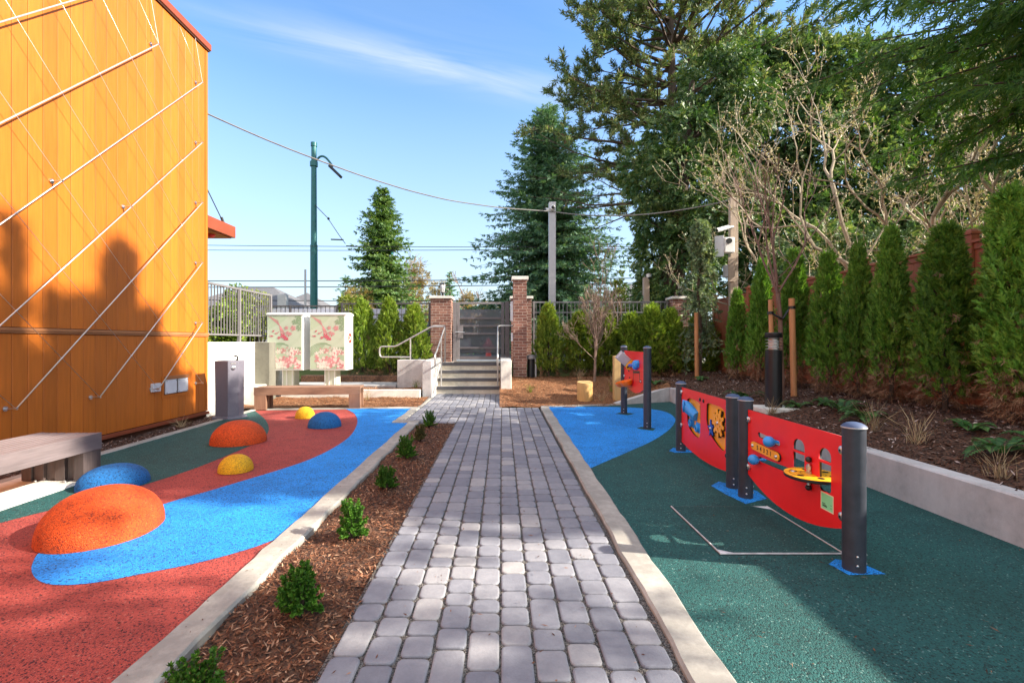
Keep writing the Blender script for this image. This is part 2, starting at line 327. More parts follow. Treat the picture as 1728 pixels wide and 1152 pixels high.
GRASSG = M("verge_ground", (0.075, 0.10, 0.03), 0.95, 0, 0.4, 1.2, 0.02, 30)
LILAC = M("lilac_panel_paint", (0.44, 0.45, 0.55), 0.5, 0, 0.08, 1.5)
SHINGLE = M("grey_shingle", (0.115, 0.115, 0.125), 0.9, 0, 0.25, 9, 0.01, 12)
STUCCO = M("pale_stucco", (0.50, 0.48, 0.43), 0.9, 0, 0.12, 3)
VANBLUE = M("dark_blue_car_paint", (0.02, 0.035, 0.075), 0.25, 0.2, 0.1, 3)
CARGLASS = M("car_glass", (0.10, 0.17, 0.22), 0.08, 0, 0.1, 3)
TYRE = M("tyre_rubber", (0.02, 0.02, 0.02), 0.8)
CABLE = M("black_cable", (0.02, 0.02, 0.022), 0.5)
SILVERCABLE = M("silver_cable", (0.62, 0.60, 0.57), 0.35, 0.6, 0.1, 20)
MAT_BLACK = M("door_mat_rubber", (0.02, 0.02, 0.022), 0.9, 0, 0.2, 20, 0.004, 80)
NOSING = M("dark_step_nosing", (0.085, 0.082, 0.09), 0.7, 0, 0.2, 8, 0.001, 120)
PRINT_BASE = M("pale_sage_print", (0.47, 0.52, 0.40), 0.45, 0, 0.05, 2)
PRINT_CREAM = M("cream_print", (0.68, 0.64, 0.55), 0.45, 0, 0.04, 2)
PRINT_GREEN = M("sage_green_print", (0.24, 0.33, 0.20), 0.45, 0, 0.06, 2)
PRINT_GREEN2 = M("light_sage_print", (0.42, 0.49, 0.35), 0.45, 0, 0.06, 2)
PRINT_PINK = M("pink_print", (0.58, 0.23, 0.24), 0.45, 0, 0.25, 9)
PRINT_PALE = M("pale_pink_print", (0.70, 0.54, 0.49), 0.45, 0, 0.18, 9)
PRINT_RED = M("crimson_print", (0.50, 0.075, 0.12), 0.45, 0, 0.15, 9)
def mesh_infill():
    m, nt, bs = nodes_of("perforated_infill")
    bs.inputs['Base Color'].default_value = (0.055, 0.06, 0.085, 1); bs.inputs['Roughness'].default_value = 0.35
    t = nt.nodes.new('ShaderNodeBsdfTransparent'); mx = nt.nodes.new('ShaderNodeMixShader'); mx.inputs[0].default_value = 0.20
    out = [n for n in nt.nodes if n.type == 'OUTPUT_MATERIAL'][0]
    nt.links.new(bs.outputs[0], mx.inputs[1]); nt.links.new(t.outputs[0], mx.inputs[2]); nt.links.new(mx.outputs[0], out.inputs[0]); return m
INFILL = mesh_infill()

# ------------------------------------------------------------------ object helpers
def tag(o, label=None, cat=None, group=None, kind=None):
    if label: o['label'] = label
    if cat: o['category'] = cat
    if group: o['group'] = group
    if kind: o['kind'] = kind
    return o
def thing(name, label, cat, loc=(0, 0, 0), group=None):
    o = bpy.data.objects.new(name, None); COL.objects.link(o); o.location = loc; o.empty_display_size = 0.1
    return tag(o, label, cat, group)
def root_loc(p):
    v = Vector((0, 0, 0))
    while p is not None: v += p.location; p = p.parent
    return v
def link_mesh(name, me, mats, parent=None, smooth=False, bevel=0.0):
    """vertices come in world coordinates; top-level meshes get their origin at the base"""
    if not isinstance(mats, (list, tuple)): mats = [mats]
    for m in mats: me.materials.append(m)
    n = len(me.vertices); co = np.empty(n * 3, np.float32); me.vertices.foreach_get('co', co); co = co.reshape(-1, 3)
    o = bpy.data.objects.new(name, me); COL.objects.link(o)
    if parent is not None:
        off = np.array(root_loc(parent), np.float32); o.parent = parent
    else:
        mn, mx = co.min(0), co.max(0); off = np.array([(mn[0] + mx[0]) / 2, (mn[1] + mx[1]) / 2, mn[2]], np.float32); o.location = off.tolist()
    me.vertices.foreach_set('co', (co - off).ravel()); me.update()
    if smooth: me.polygons.foreach_set('use_smooth', np.ones(len(me.polygons), bool))
    if bevel:
        b = o.modifiers.new('bevel', 'BEVEL'); b.width = bevel; b.segments = 2; b.limit_method = 'ANGLE'; b.angle_limit = R(40)
    return o

class MB:
    def __init__(s): s.v = []; s.f = []; s.m = []; s.cur = 0
    def face(s, idx): s.f.append(tuple(idx)); s.m.append(s.cur)
    def add(s, vs, fs):
        o = len(s.v); s.v.extend([tuple(p) for p in vs])
        for f in fs: s.face([i + o for i in f])
    def box(s, x0, x1, y0, y1, z0, z1):
        s.add([(x0, y0, z0), (x1, y0, z0), (x1, y1, z0), (x0, y1, z0), (x0, y0, z1), (x1, y0, z1), (x1, y1, z1), (x0, y1, z1)],
              [(0, 3, 2, 1), (4, 5, 6, 7), (0, 1, 5, 4), (1, 2, 6, 5), (2, 3, 7, 6), (3, 0, 4, 7)])
    def obox(s, c, ux, uy, uz, hx, hy, hz):
        c, ux, uy, uz = map(Vector, (c, ux, uy, uz)); vs = []
        for sz in (-1, 1):
            for sx, sy in ((-1, -1), (1, -1), (1, 1), (-1, 1)): vs.append(c + ux * hx * sx + uy * hy * sy + uz * hz * sz)
        s.add(vs, [(0, 3, 2, 1), (4, 5, 6, 7), (0, 1, 5, 4), (1, 2, 6, 5), (2, 3, 7, 6), (3, 0, 4, 7)])
    def beam(s, p, q, w, h=None):
        p, q = Vector(p), Vector(q); d = (q - p); L = d.length; d.normalize()
        up = Vector((0, 0, 1)) if abs(d.z) < 0.95 else Vector((0, 1, 0)); sx = d.cross(up).normalized(); uz = sx.cross(d)
        s.obox((p + q) / 2, d, sx, uz, L / 2, w / 2, (h or w) / 2)
    def cyl(s, p, q, r0, r1=None, n=10, caps=True):
        s.tube([p, q], [r0, r0 if r1 is None else r1], n, caps)
    def tube(s, pts, rad, n=8, caps=True):
        pts = [Vector(p) for p in pts]
        if not isinstance(rad, (list, tuple)): rad = [rad] * len(pts)
        o = len(s.v); prev = None
        for i, p in enumerate(pts):
            a = pts[max(i - 1, 0)]; b = pts[min(i + 1, len(pts) - 1)]; d = (b - a)
            d = d.normalized() if d.length > 1e-9 else Vector((0, 0, 1))
            if prev is None:
                up = Vector((0, 0, 1)) if abs(d.z) < 0.9 else Vector((1, 0, 0)); e = d.cross(up).normalized()
            else:
                e = (prev - d * prev.dot(d)); e = e.normalized() if e.length > 1e-6 else d.orthogonal().normalized()
            prev = e; g = d.cross(e)
            for k in range(n):
                t = 2 * math.pi * k / n; s.v.append(tuple(p + (e * math.cos(t) + g * math.sin(t)) * rad[i]))
        for i in range(len(pts) - 1):
            for k in range(n):
                a = o + i * n + k; b = o + i * n + (k + 1) % n; s.face((a, b, b + n, a + n))
        if caps:
            s.face([o + k for k in range(n)][::-1]); s.face([o + (len(pts) - 1) * n + k for k in range(n)])
    def lathe(s, c, prof, n=20, ax=(0, 0, 1)):
        """prof: list of (radius, height along ax)"""
        c = Vector(c); ax = Vector(ax).normalized(); e = ax.orthogonal().normalized(); g = ax.cross(e); o = len(s.v)
        for r, h in prof:
            for k in range(n):
                t = 2 * math.pi * k / n; s.v.append(tuple(c + ax * h + (e * math.cos(t) + g * math.sin(t)) * r))
        for i in range(len(prof) - 1):
            for k in range(n):
                a = o + i * n + k; b = o + i * n + (k + 1) % n; s.face((a, b, b + n, a + n))
        s.face([o + k for k in range(n)][::-1]); s.face([o + (len(prof) - 1) * n + k for k in range(n)])
    def ball(s, c, r, n=14, m=8, sq=1.0, ax=(0, 0, 1)):
        prof = [(max(1e-4, r * math.sin(math.pi * i / m)), -r * sq * math.cos(math.pi * i / m)) for i in range(m + 1)]
        s.lathe(c, prof, n, ax)
    def sheet(s, pts, z):
        o = len(s.v); s.v.extend([(p[0], p[1], z) for p in pts]); s.face(range(o, o + len(pts)))
    def build(s, name, mats, parent=None, smooth=False, bevel=0.0, autosmooth=False):
        me = bpy.data.meshes.new(name); me.from_pydata(s.v, [], s.f); me.update()
        me.polygons.foreach_set('material_index', np.array(s.m, np.int32))
        o = link_mesh(name, me, mats, parent, smooth, bevel)
        if autosmooth:
            me.polygons.foreach_set('use_smooth', np.ones(len(me.polygons), bool))
            bm = bmesh.new(); bm.from_mesh(me)
            for e in bm.edges:
                if len(e.link_faces) == 2 and e.calc_face_angle(0) > R(35): e.smooth = False
            bm.to_mesh(me); bm.free()
        return o

def plate_mesh(outer, holes, thick, fn, bev=0.0):
    """flat board with holes in (u,v); fn(u,v,w) -> world"""
    cu = bpy.data.curves.new('plate', 'CURVE'); cu.dimensions = '2D'; cu.fill_mode = 'BOTH'; cu.extrude = thick / 2; cu.bevel_depth = bev; cu.bevel_resolution = 1
    for loop in [outer] + list(holes):
        sp = cu.splines.new('POLY'); sp.points.add(len(loop) - 1); sp.use_cyclic_u = True
        for p, q in zip(sp.points, loop): p.co = (q[0], q[1], 0, 1)
    o = bpy.data.objects.new('plate', cu); me = bpy.data.meshes.new_from_object(o)
    for v in me.vertices: v.co = fn(v.co.x, v.co.y, v.co.z)
    bpy.data.objects.remove(o); bpy.data.curves.remove(cu); me.materials.clear(); return me
def text_mesh(s, size, fn, depth=0.001):
    cu = bpy.data.curves.new('txt', 'FONT'); cu.body = s; cu.size = size; cu.align_x = 'CENTER'; cu.align_y = 'CENTER'; cu.extrude = depth; cu.offset = 0.0006
    o = bpy.data.objects.new('txt', cu); me = bpy.data.meshes.new_from_object(o)
    for v in me.vertices: v.co = fn(v.co.x, v.co.y, v.co.z)
    bpy.data.objects.remove(o); bpy.data.curves.remove(cu); me.materials.clear(); return me
def rrect(u0, u1, v0, v1, r, n=5):
    out = []
    for cx, cy, a0 in ((u1 - r, v1 - r, 0), (u0 + r, v1 - r, 90), (u0 + r, v0 + r, 180), (u1 - r, v0 + r, 270)):
        for k in range(n + 1):
            a = R(a0 + 90 * k / n); out.append((cx + r * math.cos(a), cy + r * math.sin(a)))
    return out
def copy_tree(o, loc, rz=0.0, scl=(1, 1, 1), label=None):
    def cp(a, par):
        c = a.copy(); COL.objects.link(c)
        if par is not None: c.parent = par
        for ch in list(a.children): cp(ch, c)
        return c
    kids = list(o.children); c = o.copy(); COL.objects.link(c); c.location = loc; c.rotation_euler = (0, 0, rz); c.scale = scl
    if label: c['label'] = label
    for ch in kids: cp(ch, c)
    return c

# ------------------------------------------------------------------ foliage helpers (numpy)
def unit(a): return a / np.maximum(np.linalg.norm(a, axis=-1, keepdims=True), 1e-9)
def rv(n): return unit(rng.normal(size=(n, 3)))
class LF:
    def __init__(s): s.q = []; s.mi = []
    def add(s, P, D, L, W, N=None, mi=0):
        n = len(P)
        if n == 0: return
        P = np.asarray(P, np.float32); D = unit(np.asarray(D, np.float32)); L = np.broadcast_to(np.asarray(L, np.float32), (n,))[:, None]; W = np.broadcast_to(np.asarray(W, np.float32), (n,))[:, None]
        if N is None: N = rv(n)
        S = unit(np.cross(D, N)); mid = P + D * L * 0.45
        s.q.append(np.stack([P, mid + S * W * 0.5, P + D * L, mid - S * W * 0.5], 1)); s.mi.append(np.full(n, mi, np.int32))
    def spray(s, P, D, S, L, k=4, ang=42, rel=0.5, wid=0.16, mi=0):
        """flat frond: axis plus k pairs of leaflets lying in the plane of D and S"""
        P = np.asarray(P, np.float32); D = unit(np.asarray(D, np.float32)); S = np.asarray(S, np.float32); S = unit(S - D * (S * D).sum(1, keepdims=True)); N = np.cross(D, S)
        L = np.broadcast_to(np.asarray(L, np.float32), (len(P),))
        s.add(P, D, L, L * wid, N + 0.3 * rv(len(P)), mi)
        for i in range(k):
            t = 0.12 + 0.78 * i / k
            for sg in (-1, 1):
                a = R(ang) * (1 + 0.25 * rng.normal(size=(len(P), 1)))
                d = D * np.cos(a) + S * sg * np.sin(a) + N * 0.22 * rng.normal(size=(len(P), 1))
                ll = L * rel * (1 - 0.55 * t) * rng.uniform(0.75, 1.2, len(P)) * (1.0 if i else 0.7)
                s.add(P + D * (L * (t + 0.06 * (sg > 0)))[:, None], d, ll, ll * wid * 1.7, N + 0.5 * rv(len(P)), mi)
    def arrays(s): return np.concatenate(s.q), np.concatenate(s.mi)
    def build(s, name, mats, parent=None):
        q, mi = s.arrays(); n = len(q); me = bpy.data.meshes.new(name)
        me.vertices.add(n * 4); me.vertices.foreach_set('co', q.reshape(-1).astype(np.float32))
        me.loops.add(n * 4); me.loops.foreach_set('vertex_index', np.arange(n * 4, dtype=np.int32))
        me.polygons.add(n); me.polygons.foreach_set('loop_start', np.arange(0, n * 4, 4, dtype=np.int32))
        me.polygons.foreach_set('material_index', mi); me.update(calc_edges=True)
        return link_mesh(name, me, mats, parent)

def limb(mb, p, d, ln, r0, r1, seg=4, wob=0.12, up=0.0, n=6, caps=False):
    """one wandering limb; returns its points"""
    p = Vector(p); d = Vector(d).normalized(); pts = [p.copy()]
    for i in range(seg):
        d = (d + Vector((rnd.gauss(0, wob), rnd.gauss(0, wob), rnd.gauss(0, wob) + up))).normalized()
        p = p + d * (ln / seg); pts.append(p.copy())
    mb.tube(pts, [lerp(r0, r1, i / seg) for i in range(seg + 1)], n, caps); return pts, d

def bare_tree(mb, base, d, ln, r, depth, split=(2, 3), spread=0.55, up=0.06, ratio=0.74, tips=None, minr=0.0035, wob=0.13):
    sides = 7 if r > 0.03 else (5 if r > 0.012 else 3)
    pts, dd = limb(mb, base, d, ln, r, max(minr, r * 0.68), 4 if r > 0.01 else 3, wob, up, sides)
    if depth == 0:
        if tips is not None: tips.append((tuple(pts[-1]), tuple(dd)))
        return
    k = rnd.randint(*split)
    for i in range(k):
        o = dd.orthogonal().normalized(); o.rotate(Matrix.Rotation(rnd.uniform(0, 6.28), 3, dd))
        nd = (dd + o * spread * rnd.uniform(0.55, 1.25) + Vector((0, 0, 0.12))).normalized()
        bare_tree(mb, pts[-1], nd, ln * ratio * rnd.uniform(0.75, 1.2), max(minr, r * 0.66 * rnd.uniform(0.8, 1.1)), depth - 1, split, spread, up, ratio, tips, minr, wob)
    if depth >= 1 and rnd.random() < 0.85:       # a side shoot part way along
        q = pts[rnd.randint(1, len(pts) - 2)]; o = dd.orthogonal().normalized(); o.rotate(Matrix.Rotation(rnd.uniform(0, 6.28), 3, dd))
        nd = (dd * 0.6 + o * 0.9 + Vector((0, 0, 0.2))).normalized()
        bare_tree(mb, q, nd, ln * ratio * 0.7, max(minr, r * 0.42), max(0, depth - 2), split, spread, up, ratio, tips, minr, wob)

# ================================================================== SETTING
def struct(o): return tag(o, kind='structure')

# ground: one sheet to the horizon, low inside the yard, street level beyond the gate
def ground_z(x, y):
    z = lerp(-0.12, 0.74, sstep(13.0, 14.3, y))
    if x > 3.9: z = max(z, lerp(-0.12, 0.45, sstep(4.2, 6.0, x)))
    if x < -6.1: z = max(z, lerp(-0.12, 1.25, sstep(-6.1, -6.4, x) if False else (1 if x < -6.3 and y > 9.2 else 0)))
    return z
def make_ground():
    xs = [-3000, -900, -300, -120, -60, -30, -15, -10, -8, -6.5, -6.28, -5.9] + [x * 0.5 for x in range(-11, 14)] + [8, 10, 15, 30, 60, 120, 300, 900, 3000]
    ys = [-3000, -600, -150, -40, -15, -6, -2, 0, 2, 4, 6, 8, 9.19, 9.3, 10, 11, 12] + [12.8 + 0.2 * i for i in range(9)] + [15, 17, 20, 25, 32, 40, 60, 100, 200, 500, 1200, 3000]
    mb = MB(); o = 0
    for y in ys:
        for x in xs: mb.v.append((x, y, ground_z(x, y)))
    w = len(xs)
    for j in range(len(ys) - 1):
        for i in range(w - 1): a = j * w + i; mb.face((a, a + 1, a + 1 + w, a + w))
    struct(mb.build('ground', GRASSG))
make_ground()
mb = MB(); mb.box(-60, 60, 18.6, 27.5, 0.60, 0.752); struct(mb.build('road', ASPHALT))
mb = MB(); mb.box(-60, 60, 15.4, 18.4, 0.62, 0.775); struct(mb.build('pavement', CONC_PALE, bevel=0.02))

# rubber play surface, left: red base with green and blue sheets over it
XK = -1.585
def rubber_sheet(name, pts, z, m, lo=None):
    mb = MB(); mb.sheet(pts, z); me = bpy.data.meshes.new(name); me.from_pydata(mb.v, [], mb.f)
    bm = bmesh.new(); bm.from_mesh(me)
    for f in bm.faces:
        if f.normal.z < 0: f.normal_flip()
    bm.to_mesh(me); bm.free(); return struct(link_mesh(name, me, m))
rubber_sheet('red_rubber_surface', [(-4.92, 0.5), (XK + 0.02, 0.5), (XK + 0.02, 8.42), (-1.86, 8.42), (-1.86, 9.98), (-5.0, 9.7)], 0.0, RUB_RED)
gpx = [(0, 882), (70, 864), (130, 850), (190, 833), (252, 815), (300, 800), (350, 782), (405, 759), (438, 744), (452, 730), (453, 718), (447, 707), (438, 699)]
edge = spline([G(*p) for p in gpx], 6)
rubber_sheet('green_rubber_surface', [(-4.92, 1.2), (-3.9, 1.9)] + edge + [(-5.0, 9.69)], 0.0015, RUB_GREEN)
bpx1 = [(583, 689.5), (597, 697), (603, 708), (600, 722), (588, 738), (560, 757), (520, 776), (470, 793), (410, 811), (350, 829), (300, 843), (262, 856), (215, 878), (130, 905), (72, 929), (56, 948), (54, 966), (68, 981), (100, 987), (160, 983), (240, 968), (340, 948), (420, 926), (462, 911)]
blue_edge = spline([G(*p) for p in bpx1], 6)
rubber_sheet('blue_rubber_stream', blue_edge + [(XK + 0.02, blue_edge[-1][1]), (XK + 0.02, 8.42), (-1.86, 8.42), (-1.86, 9.985)], 0.003, RUB_BLUE)
# right side: green base with the blue pool
rubber_sheet('green_rubber_floor', [(0.93, 0.5), (3.56, 0.5), (3.56, 5.5), (4.02, 11.15), (2.75, 10.62), (1.0, 10.3), (1.04, 10.0)], 0.0, RUB_GREEN)
bpx2 = [(998, 789), (1030, 775), (1065, 760), (1100, 744), (1125, 728), (1138, 714), (1138, 704), (1124, 695), (1098, 690), (1060, 687), (1000, 686)]
rubber_sheet('blue_rubber_pool', [(0.975, 5.24)] + spline([G(*p) for p in bpx2], 6) + [(1.06, 10.22), (1.03, 9.9)], 0.0015, RUB_BLUE)

# kerbs, with a hand-trowelled wavering edge
def kerb(name, line, w0, w1, ztop, zbot=-0.15, m=CONC, step=0.12, wav=0.006):
    """line: centre polyline (x,y); w0/w1 offsets left/right"""
    pts = []
    for (a, b) in zip(line[:-1], line[1:]):
        L = math.dist(a, b); n = max(1, int(L / step))
        pts += [(lerp(a[0], b[0], i / n), lerp(a[1], b[1], i / n)) for i in range(n)]
    pts.append(line[-1]); mb = MB(); ring = []
    for i, p in enumerate(pts):
        a = pts[max(0, i - 1)]; b = pts[min(len(pts) - 1, i + 1)]; dx, dy = b[0] - a[0], b[1] - a[1]; L = math.hypot(dx, dy); nx, ny = -dy / L, dx / L
        j0, j1 = wav * (math.sin(i * 0.9) + rnd.gauss(0, 0.5)), wav * (math.sin(i * 0.57 + 1) + rnd.gauss(0, 0.5)); dz = rnd.gauss(0, 0.0015)
        prof = [(w0 + j0, zbot), (w0 + j0, ztop - 0.014 + dz), (w0 + 0.014 + j0, ztop + dz), (w1 - 0.014 + j1, ztop + dz), (w1 + j1, ztop - 0.014 + dz), (w1 + j1, zbot)]
        ring.append(len(mb.v)); mb.v.extend([(p[0] + nx * o, p[1] + ny * o, z) for o, z in prof])
    for a, b in zip(ring[:-1], ring[1:]):
        for k in range(5): mb.face((a + k, a + k + 1, b + k + 1, b + k))
    mb.face(range(ring[0], ring[0] + 6)); mb.face(list(range(ring[-1], ring[-1] + 6))[::-1])
    return struct(mb.build(name, m, autosmooth=True))
# offsets are to the left of travel (+) ; lines run away from the viewer so left = -X
kerb('kerb', [(-1.49, 0.4), (-1.49, 8.20)], -0.095, 0.095, 0.022, wav=0.006)
kerb('kerb', [(-1.40, 8.30), (-1.86, 8.30)], -0.095, 0.095, 0.020, wav=0.004)
kerb('kerb', [(-1.78, 8.40), (-1.78, 10.05)], -0.085, 0.085, 0.016)
kerb('kerb', [(-1.70, 10.12), (-5.02, 9.86)], -0.07, 0.07, 0.014)
kerb('kerb', [(-4.97, 0.4), (-4.97, 4.6), (-5.06, 9.80)], -0.06, 0.06, 0.016, wav=0.004)
kerb('kerb', [(0.862, 0.4), (0.965, 10.12)], -0.092, 0.092, 0.018, wav=0.006)
kerb('kerb', [(0.90, 10.24), (2.70, 10.62)], -0.07, 0.07, 0.016)
kerb('kerb', [(-1.72, 10.2), (-1.72, 11.88)], -0.03, 0.05, 0.010)
mb = MB(); mb.box(-5.02, -4.14, 2.6, 5.0, -0.1, 0.012); struct(mb.build('bench_pad', CONC_PALE, bevel=0.006))

# retaining wall on the right, with its sloping end
def wall_x(y): return 3.56 if y < 5.5 else lerp(3.56, 4.02, (y - 5.5) / 5.7)
def retaining():
    t = thing('retaining_wall', 'low grey concrete retaining wall holding the mulch bank on the right', 'wall', (3.7, 6, 0))
    mb = MB(); st = []
    L = [(3.56, 0.3), (3.56, 3), (3.56, 5.5), (4.02, 11.2)]; B = [(3.72, 0.3), (3.72, 3), (3.72, 5.5), (4.19, 11.36)]
    for (x, y), (xb, yb) in zip(L, B):
        zt = 0.345 if y < 7 else 0.33
        st.append(len(mb.v)); mb.v.extend([(x, y, -0.15), (x, y, zt - 0.012), (x + 0.012, y, zt), (xb, yb, zt), (xb, yb, -0.15)])
    for a, b in zip(st[:-1], st[1:]):
        for k in range(4): mb.face((a + k, a + k + 1, b + k + 1, b + k))
    mb.face(range(st[0], st[0] + 5)); mb.face(list(range(st[-1], st[-1] + 5))[::-1])
    mb.build('wall_run', CONC_WALL, t)
    mb = MB()
    a, b = (4.02, 11.195), (2.62, 10.60)
    for (x, y), zt in ((a, 0.33), (b, 0.03)):
        mb.v.extend([(x, y, -0.15), (x, y, zt), (x - 0.05, y + 0.14, zt), (x - 0.05, y + 0.14, -0.15)])
    for k in range(3): mb.face((k, k + 1, k + 5, k + 4))
    mb.face((4, 5, 6, 7)); mb.face((3, 2, 1, 0)); mb.build('sloping_end', CONC_WALL, t)
retaining()

# paved path: every stone modelled, joints of dark grit below
def pavers():
    mb = MB()
    def stone(x0, x1, y0, y1):
        j = lambda s: rnd.uniform(-s, s)
        g = 0.0058; x0 += g + j(.0015); x1 -= g + j(.0015); y0 += g + j(.0015); y1 -= g + j(.0015)
        r = rnd.uniform(0.024, 0.036); z = j(0.0022); tilt = (j(0.012), j(0.012)); cx, cy = (x0 + x1) / 2, (y0 + y1) / 2
        def ring(ins, zz):
            pts = rrect(x0 + ins, x1 - ins, y0 + ins, y1 - ins, max(0.004, r - ins * 0.4), 3)
            return [(p[0] + j(0.0008), p[1] + j(0.0008), zz + z + (p[0] - cx) * tilt[0] + (p[1] - cy) * tilt[1]) for p in pts]
        o = len(mb.v); A, B, C, D = ring(0, -0.05), ring(0, -0.007), ring(0.003, -0.002), ring(0.010, 0.0); n = len(A)
        mb.v.extend(A + B + C + D)
        for s in range(3):
            for k in range(n):
                a = o + s * n + k; b = o + s * n + (k + 1) % n; mb.face((a, b, b + n, a + n))
        mb.face([o + 3 * n + k for k in range(n)])
    def field(xl, xr, n, y0, y1, flare=0.0):
        for i in range(n):
            y = y0 + rnd.uniform(-0.16, 0.0)
            while y < y1 - 0.05:
                L = rnd.choices((0.128, 0.158, 0.205, 0.275), (0.12, 0.42, 0.28, 0.18))[0]; ye = y + L
                if ye > y1 - 0.09: ye = y1
                s = 1 + flare * max(0, (y + ye) / 2 - 2)
                yc = max(y, y0)
                if ye - yc > 0.05: stone(xl + (xr - xl) * i / n * s, xl + (xr - xl) * (i + 1) / n * s, yc, ye)
                y = ye
    field(-0.758, 0.762, 10, 0.5, 10.14, 0.0062)
    field(-1.69, -0.765, 6, 8.24, 10.14)
    field(-1.68, 0.055, 12, 10.15, 12.85)
    struct(mb.build('paved_path', PAVER))
    mb = MB(); mb.box(-0.775, 0.80, 0.4, 10.16, -0.1, -0.0125); mb.box(-1.70, -0.776, 8.2, 10.16, -0.1, -0.0125); mb.box(-1.69, 0.06, 10.161, 12.9, -0.1, -0.0125)
    struct(mb.build('path_joints', GRIT))
pavers()

# mulch beds: soft mounded soil with loose chips on top
def nz(x, y, s=1.0): return (math.sin(x * 2.3 * s + 1.3) * math.cos(y * 1.9 * s + 0.7) + 0.5 * math.sin(x * 5.1 * s + y * 4.3 * s) + 0.3 * math.sin(x * 11 * s - y * 9 * s + 2))
def bank_z(x, y):
    back = lerp(0.0, 0.40, sstep(10.3, 13.2, y))
    side = lerp(0.315, 0.56, sstep(0.05, 1.5, x - wall_x(min(y, 11.2)) - 0.15))
    t = sstep(2.6, 4.3, x) if y > 10.4 else (1.0 if x > 3.5 else 0.0)
    if y > 11.2: side = max(side, 0.42)
    return lerp(back, side, t) + 0.018 * nz(x, y)
def bed(name, xr, yr, zf, m, inside=None, st=0.14):
    mb = MB(); nx = max(2, int((xr[1] - xr[0]) / st)); ny = max(2, int((yr[1] - yr[0]) / st)); idx = {}
    for j in range(ny + 1):
        for i in range(nx + 1):
            x = lerp(xr[0], xr[1], i / nx); y = lerp(yr[0], yr[1], j / ny); idx[i, j] = len(mb.v); mb.v.append((x, y, zf(x, y)))
    for j in range(ny):
        for i in range(nx):
            x = lerp(xr[0], xr[1], (i + .5) / nx); y = lerp(yr[0], yr[1], (j + .5) / ny)
            if inside is None or inside(x, y): mb.face((idx[i, j], idx[i + 1, j], idx[i + 1, j + 1], idx[i, j + 1]))
    return struct(mb.build(name, m, smooth=True))
def chips(name, n, xr, yr, zf, m, ln=(0.015, 0.05), wd=(0.004, 0.013), inside=None, pw=1.0, tilt=0.35):
    u = rng.random(n * 2); v = rng.random(n * 2) ** pw
    X = xr[0] + (xr[1] - xr[0]) * u; Y = yr[0] + (yr[1] - yr[0]) * v
    if inside is not None:
        k = np.array([inside(x, y) for x, y in zip(X, Y)]); X, Y = X[k], Y[k]
    X, Y = X[:n], Y[:n]; Z = np.array([zf(x, y) for x, y in zip(X, Y)]) + rng.uniform(0.001, 0.014, len(X))
    a = rng.uniform(0, 6.283, len(X)); D = np.stack([np.cos(a), np.sin(a), rng.normal(0, tilt, len(X))], 1)
    Nn = np.stack([rng.normal(0, .45, len(X)), rng.normal(0, .45, len(X)), np.ones(len(X))], 1)
    lf = LF(); L = rng.uniform(*ln, len(X)) * rng.uniform(0.6, 1.3, len(X)); P = np.stack([X, Y, Z], 1); D = unit(D)
    # a chip is a little slab: two bent kites back to back
    W = rng.uniform(*wd, len(X)); lf.add(P, D, L, W, Nn)
    o = lf.build(name, m); return tag(o, kind='stuff')
plz = lambda x, y: -0.022 + 0.014 * nz(x, y, 2.2) + 0.02 * math.exp(-((x + 1.08) / 0.2) ** 2)
bed('planter_soil', (-1.42, -0.76), (0.5, 8.24), plz, SOIL, st=0.06)
tag(chips('bark_mulch', 23000, (-1.40, -0.765), (0.9, 8.2), plz, CHIPS, (0.014, 0.05), (0.004, 0.012), pw=1.5), 'reddish brown shredded bark mulch in the planting strip beside the path', 'mulch')
bw = lambda x, y: 0.028 + 0.006 * nz(x, y, 2)
bw0 = lambda x, y: -0.03 + 0.01 * nz(x, y, 2)
bed('wall_foot_soil', (-5.6, -5.03), (0.5, 9.9), bw0, SOIL, st=0.1)
tag(chips('bark_mulch', 5000, (-5.56, -5.08), (3.5, 9.8), bw0, CHIPS_DARK, (0.02, 0.07), (0.006, 0.018)), 'dark bark litter along the foot of the orange wall', 'mulch')
in_bank = lambda x, y: (y < 11.3 and x > wall_x(y) + 0.10) or (y >= 11.3 and x > 2.3)
in_back = lambda x, y: x > 0.03 and y > 10.13 + 0.20 * max(0, x - 0.95) and not (x > 2.6 and y < 10.67 + 0.42 * (x - 2.6))
bed('mulch_bank', (3.62, 6.6), (0.4, 14.6), bank_z, SOIL, lambda x, y: x > wall_x(min(y, 11.2)) + 0.08)
bed('needle_bed', (0.0, 4.35), (10.05, 14.6), bank_z, NEEDLE_SOIL, lambda x, y: in_back(x, y) or y > 12)
tag(chips('bark_mulch', 26000, (3.65, 6.3), (1.8, 13.6), bank_z, CHIPS_DARK, (0.025, 0.085), (0.008, 0.026), in_bank, pw=1.3), 'dark bark chips covering the raised bank on the right', 'mulch')
tag(chips('needle_mulch', 16000, (0.08, 3.9), (10.17, 13.9), bank_z, CHIPS_ORANGE, (0.03, 0.10), (0.004, 0.012), in_back), 'orange brown needle mulch in the sunny bed beside the steps', 'mulch')
lz = lambda x, y: 0.0 + 0.012 * nz(x, y, 2) + 0.05 * sstep(10.2, 11.5, y)
bed('needle_bed_left', (-5.7, -1.74), (9.95, 11.7), lz, NEEDLE_SOIL)
tag(chips('needle_mulch', 6000, (-5.3, -1.76), (10.2, 11.6), lz, CHIPS_ORANGE, (0.03, 0.10), (0.004, 0.012)), 'orange needle mulch on the ground behind the far bench', 'mulch')
lz2 = lambda x, y: 0.205 + 0.012 * nz(x, y, 2)
bed('ramp_bed', (-5.5, -1.95), (11.72, 12.45), lz2, NEEDLE_SOIL)
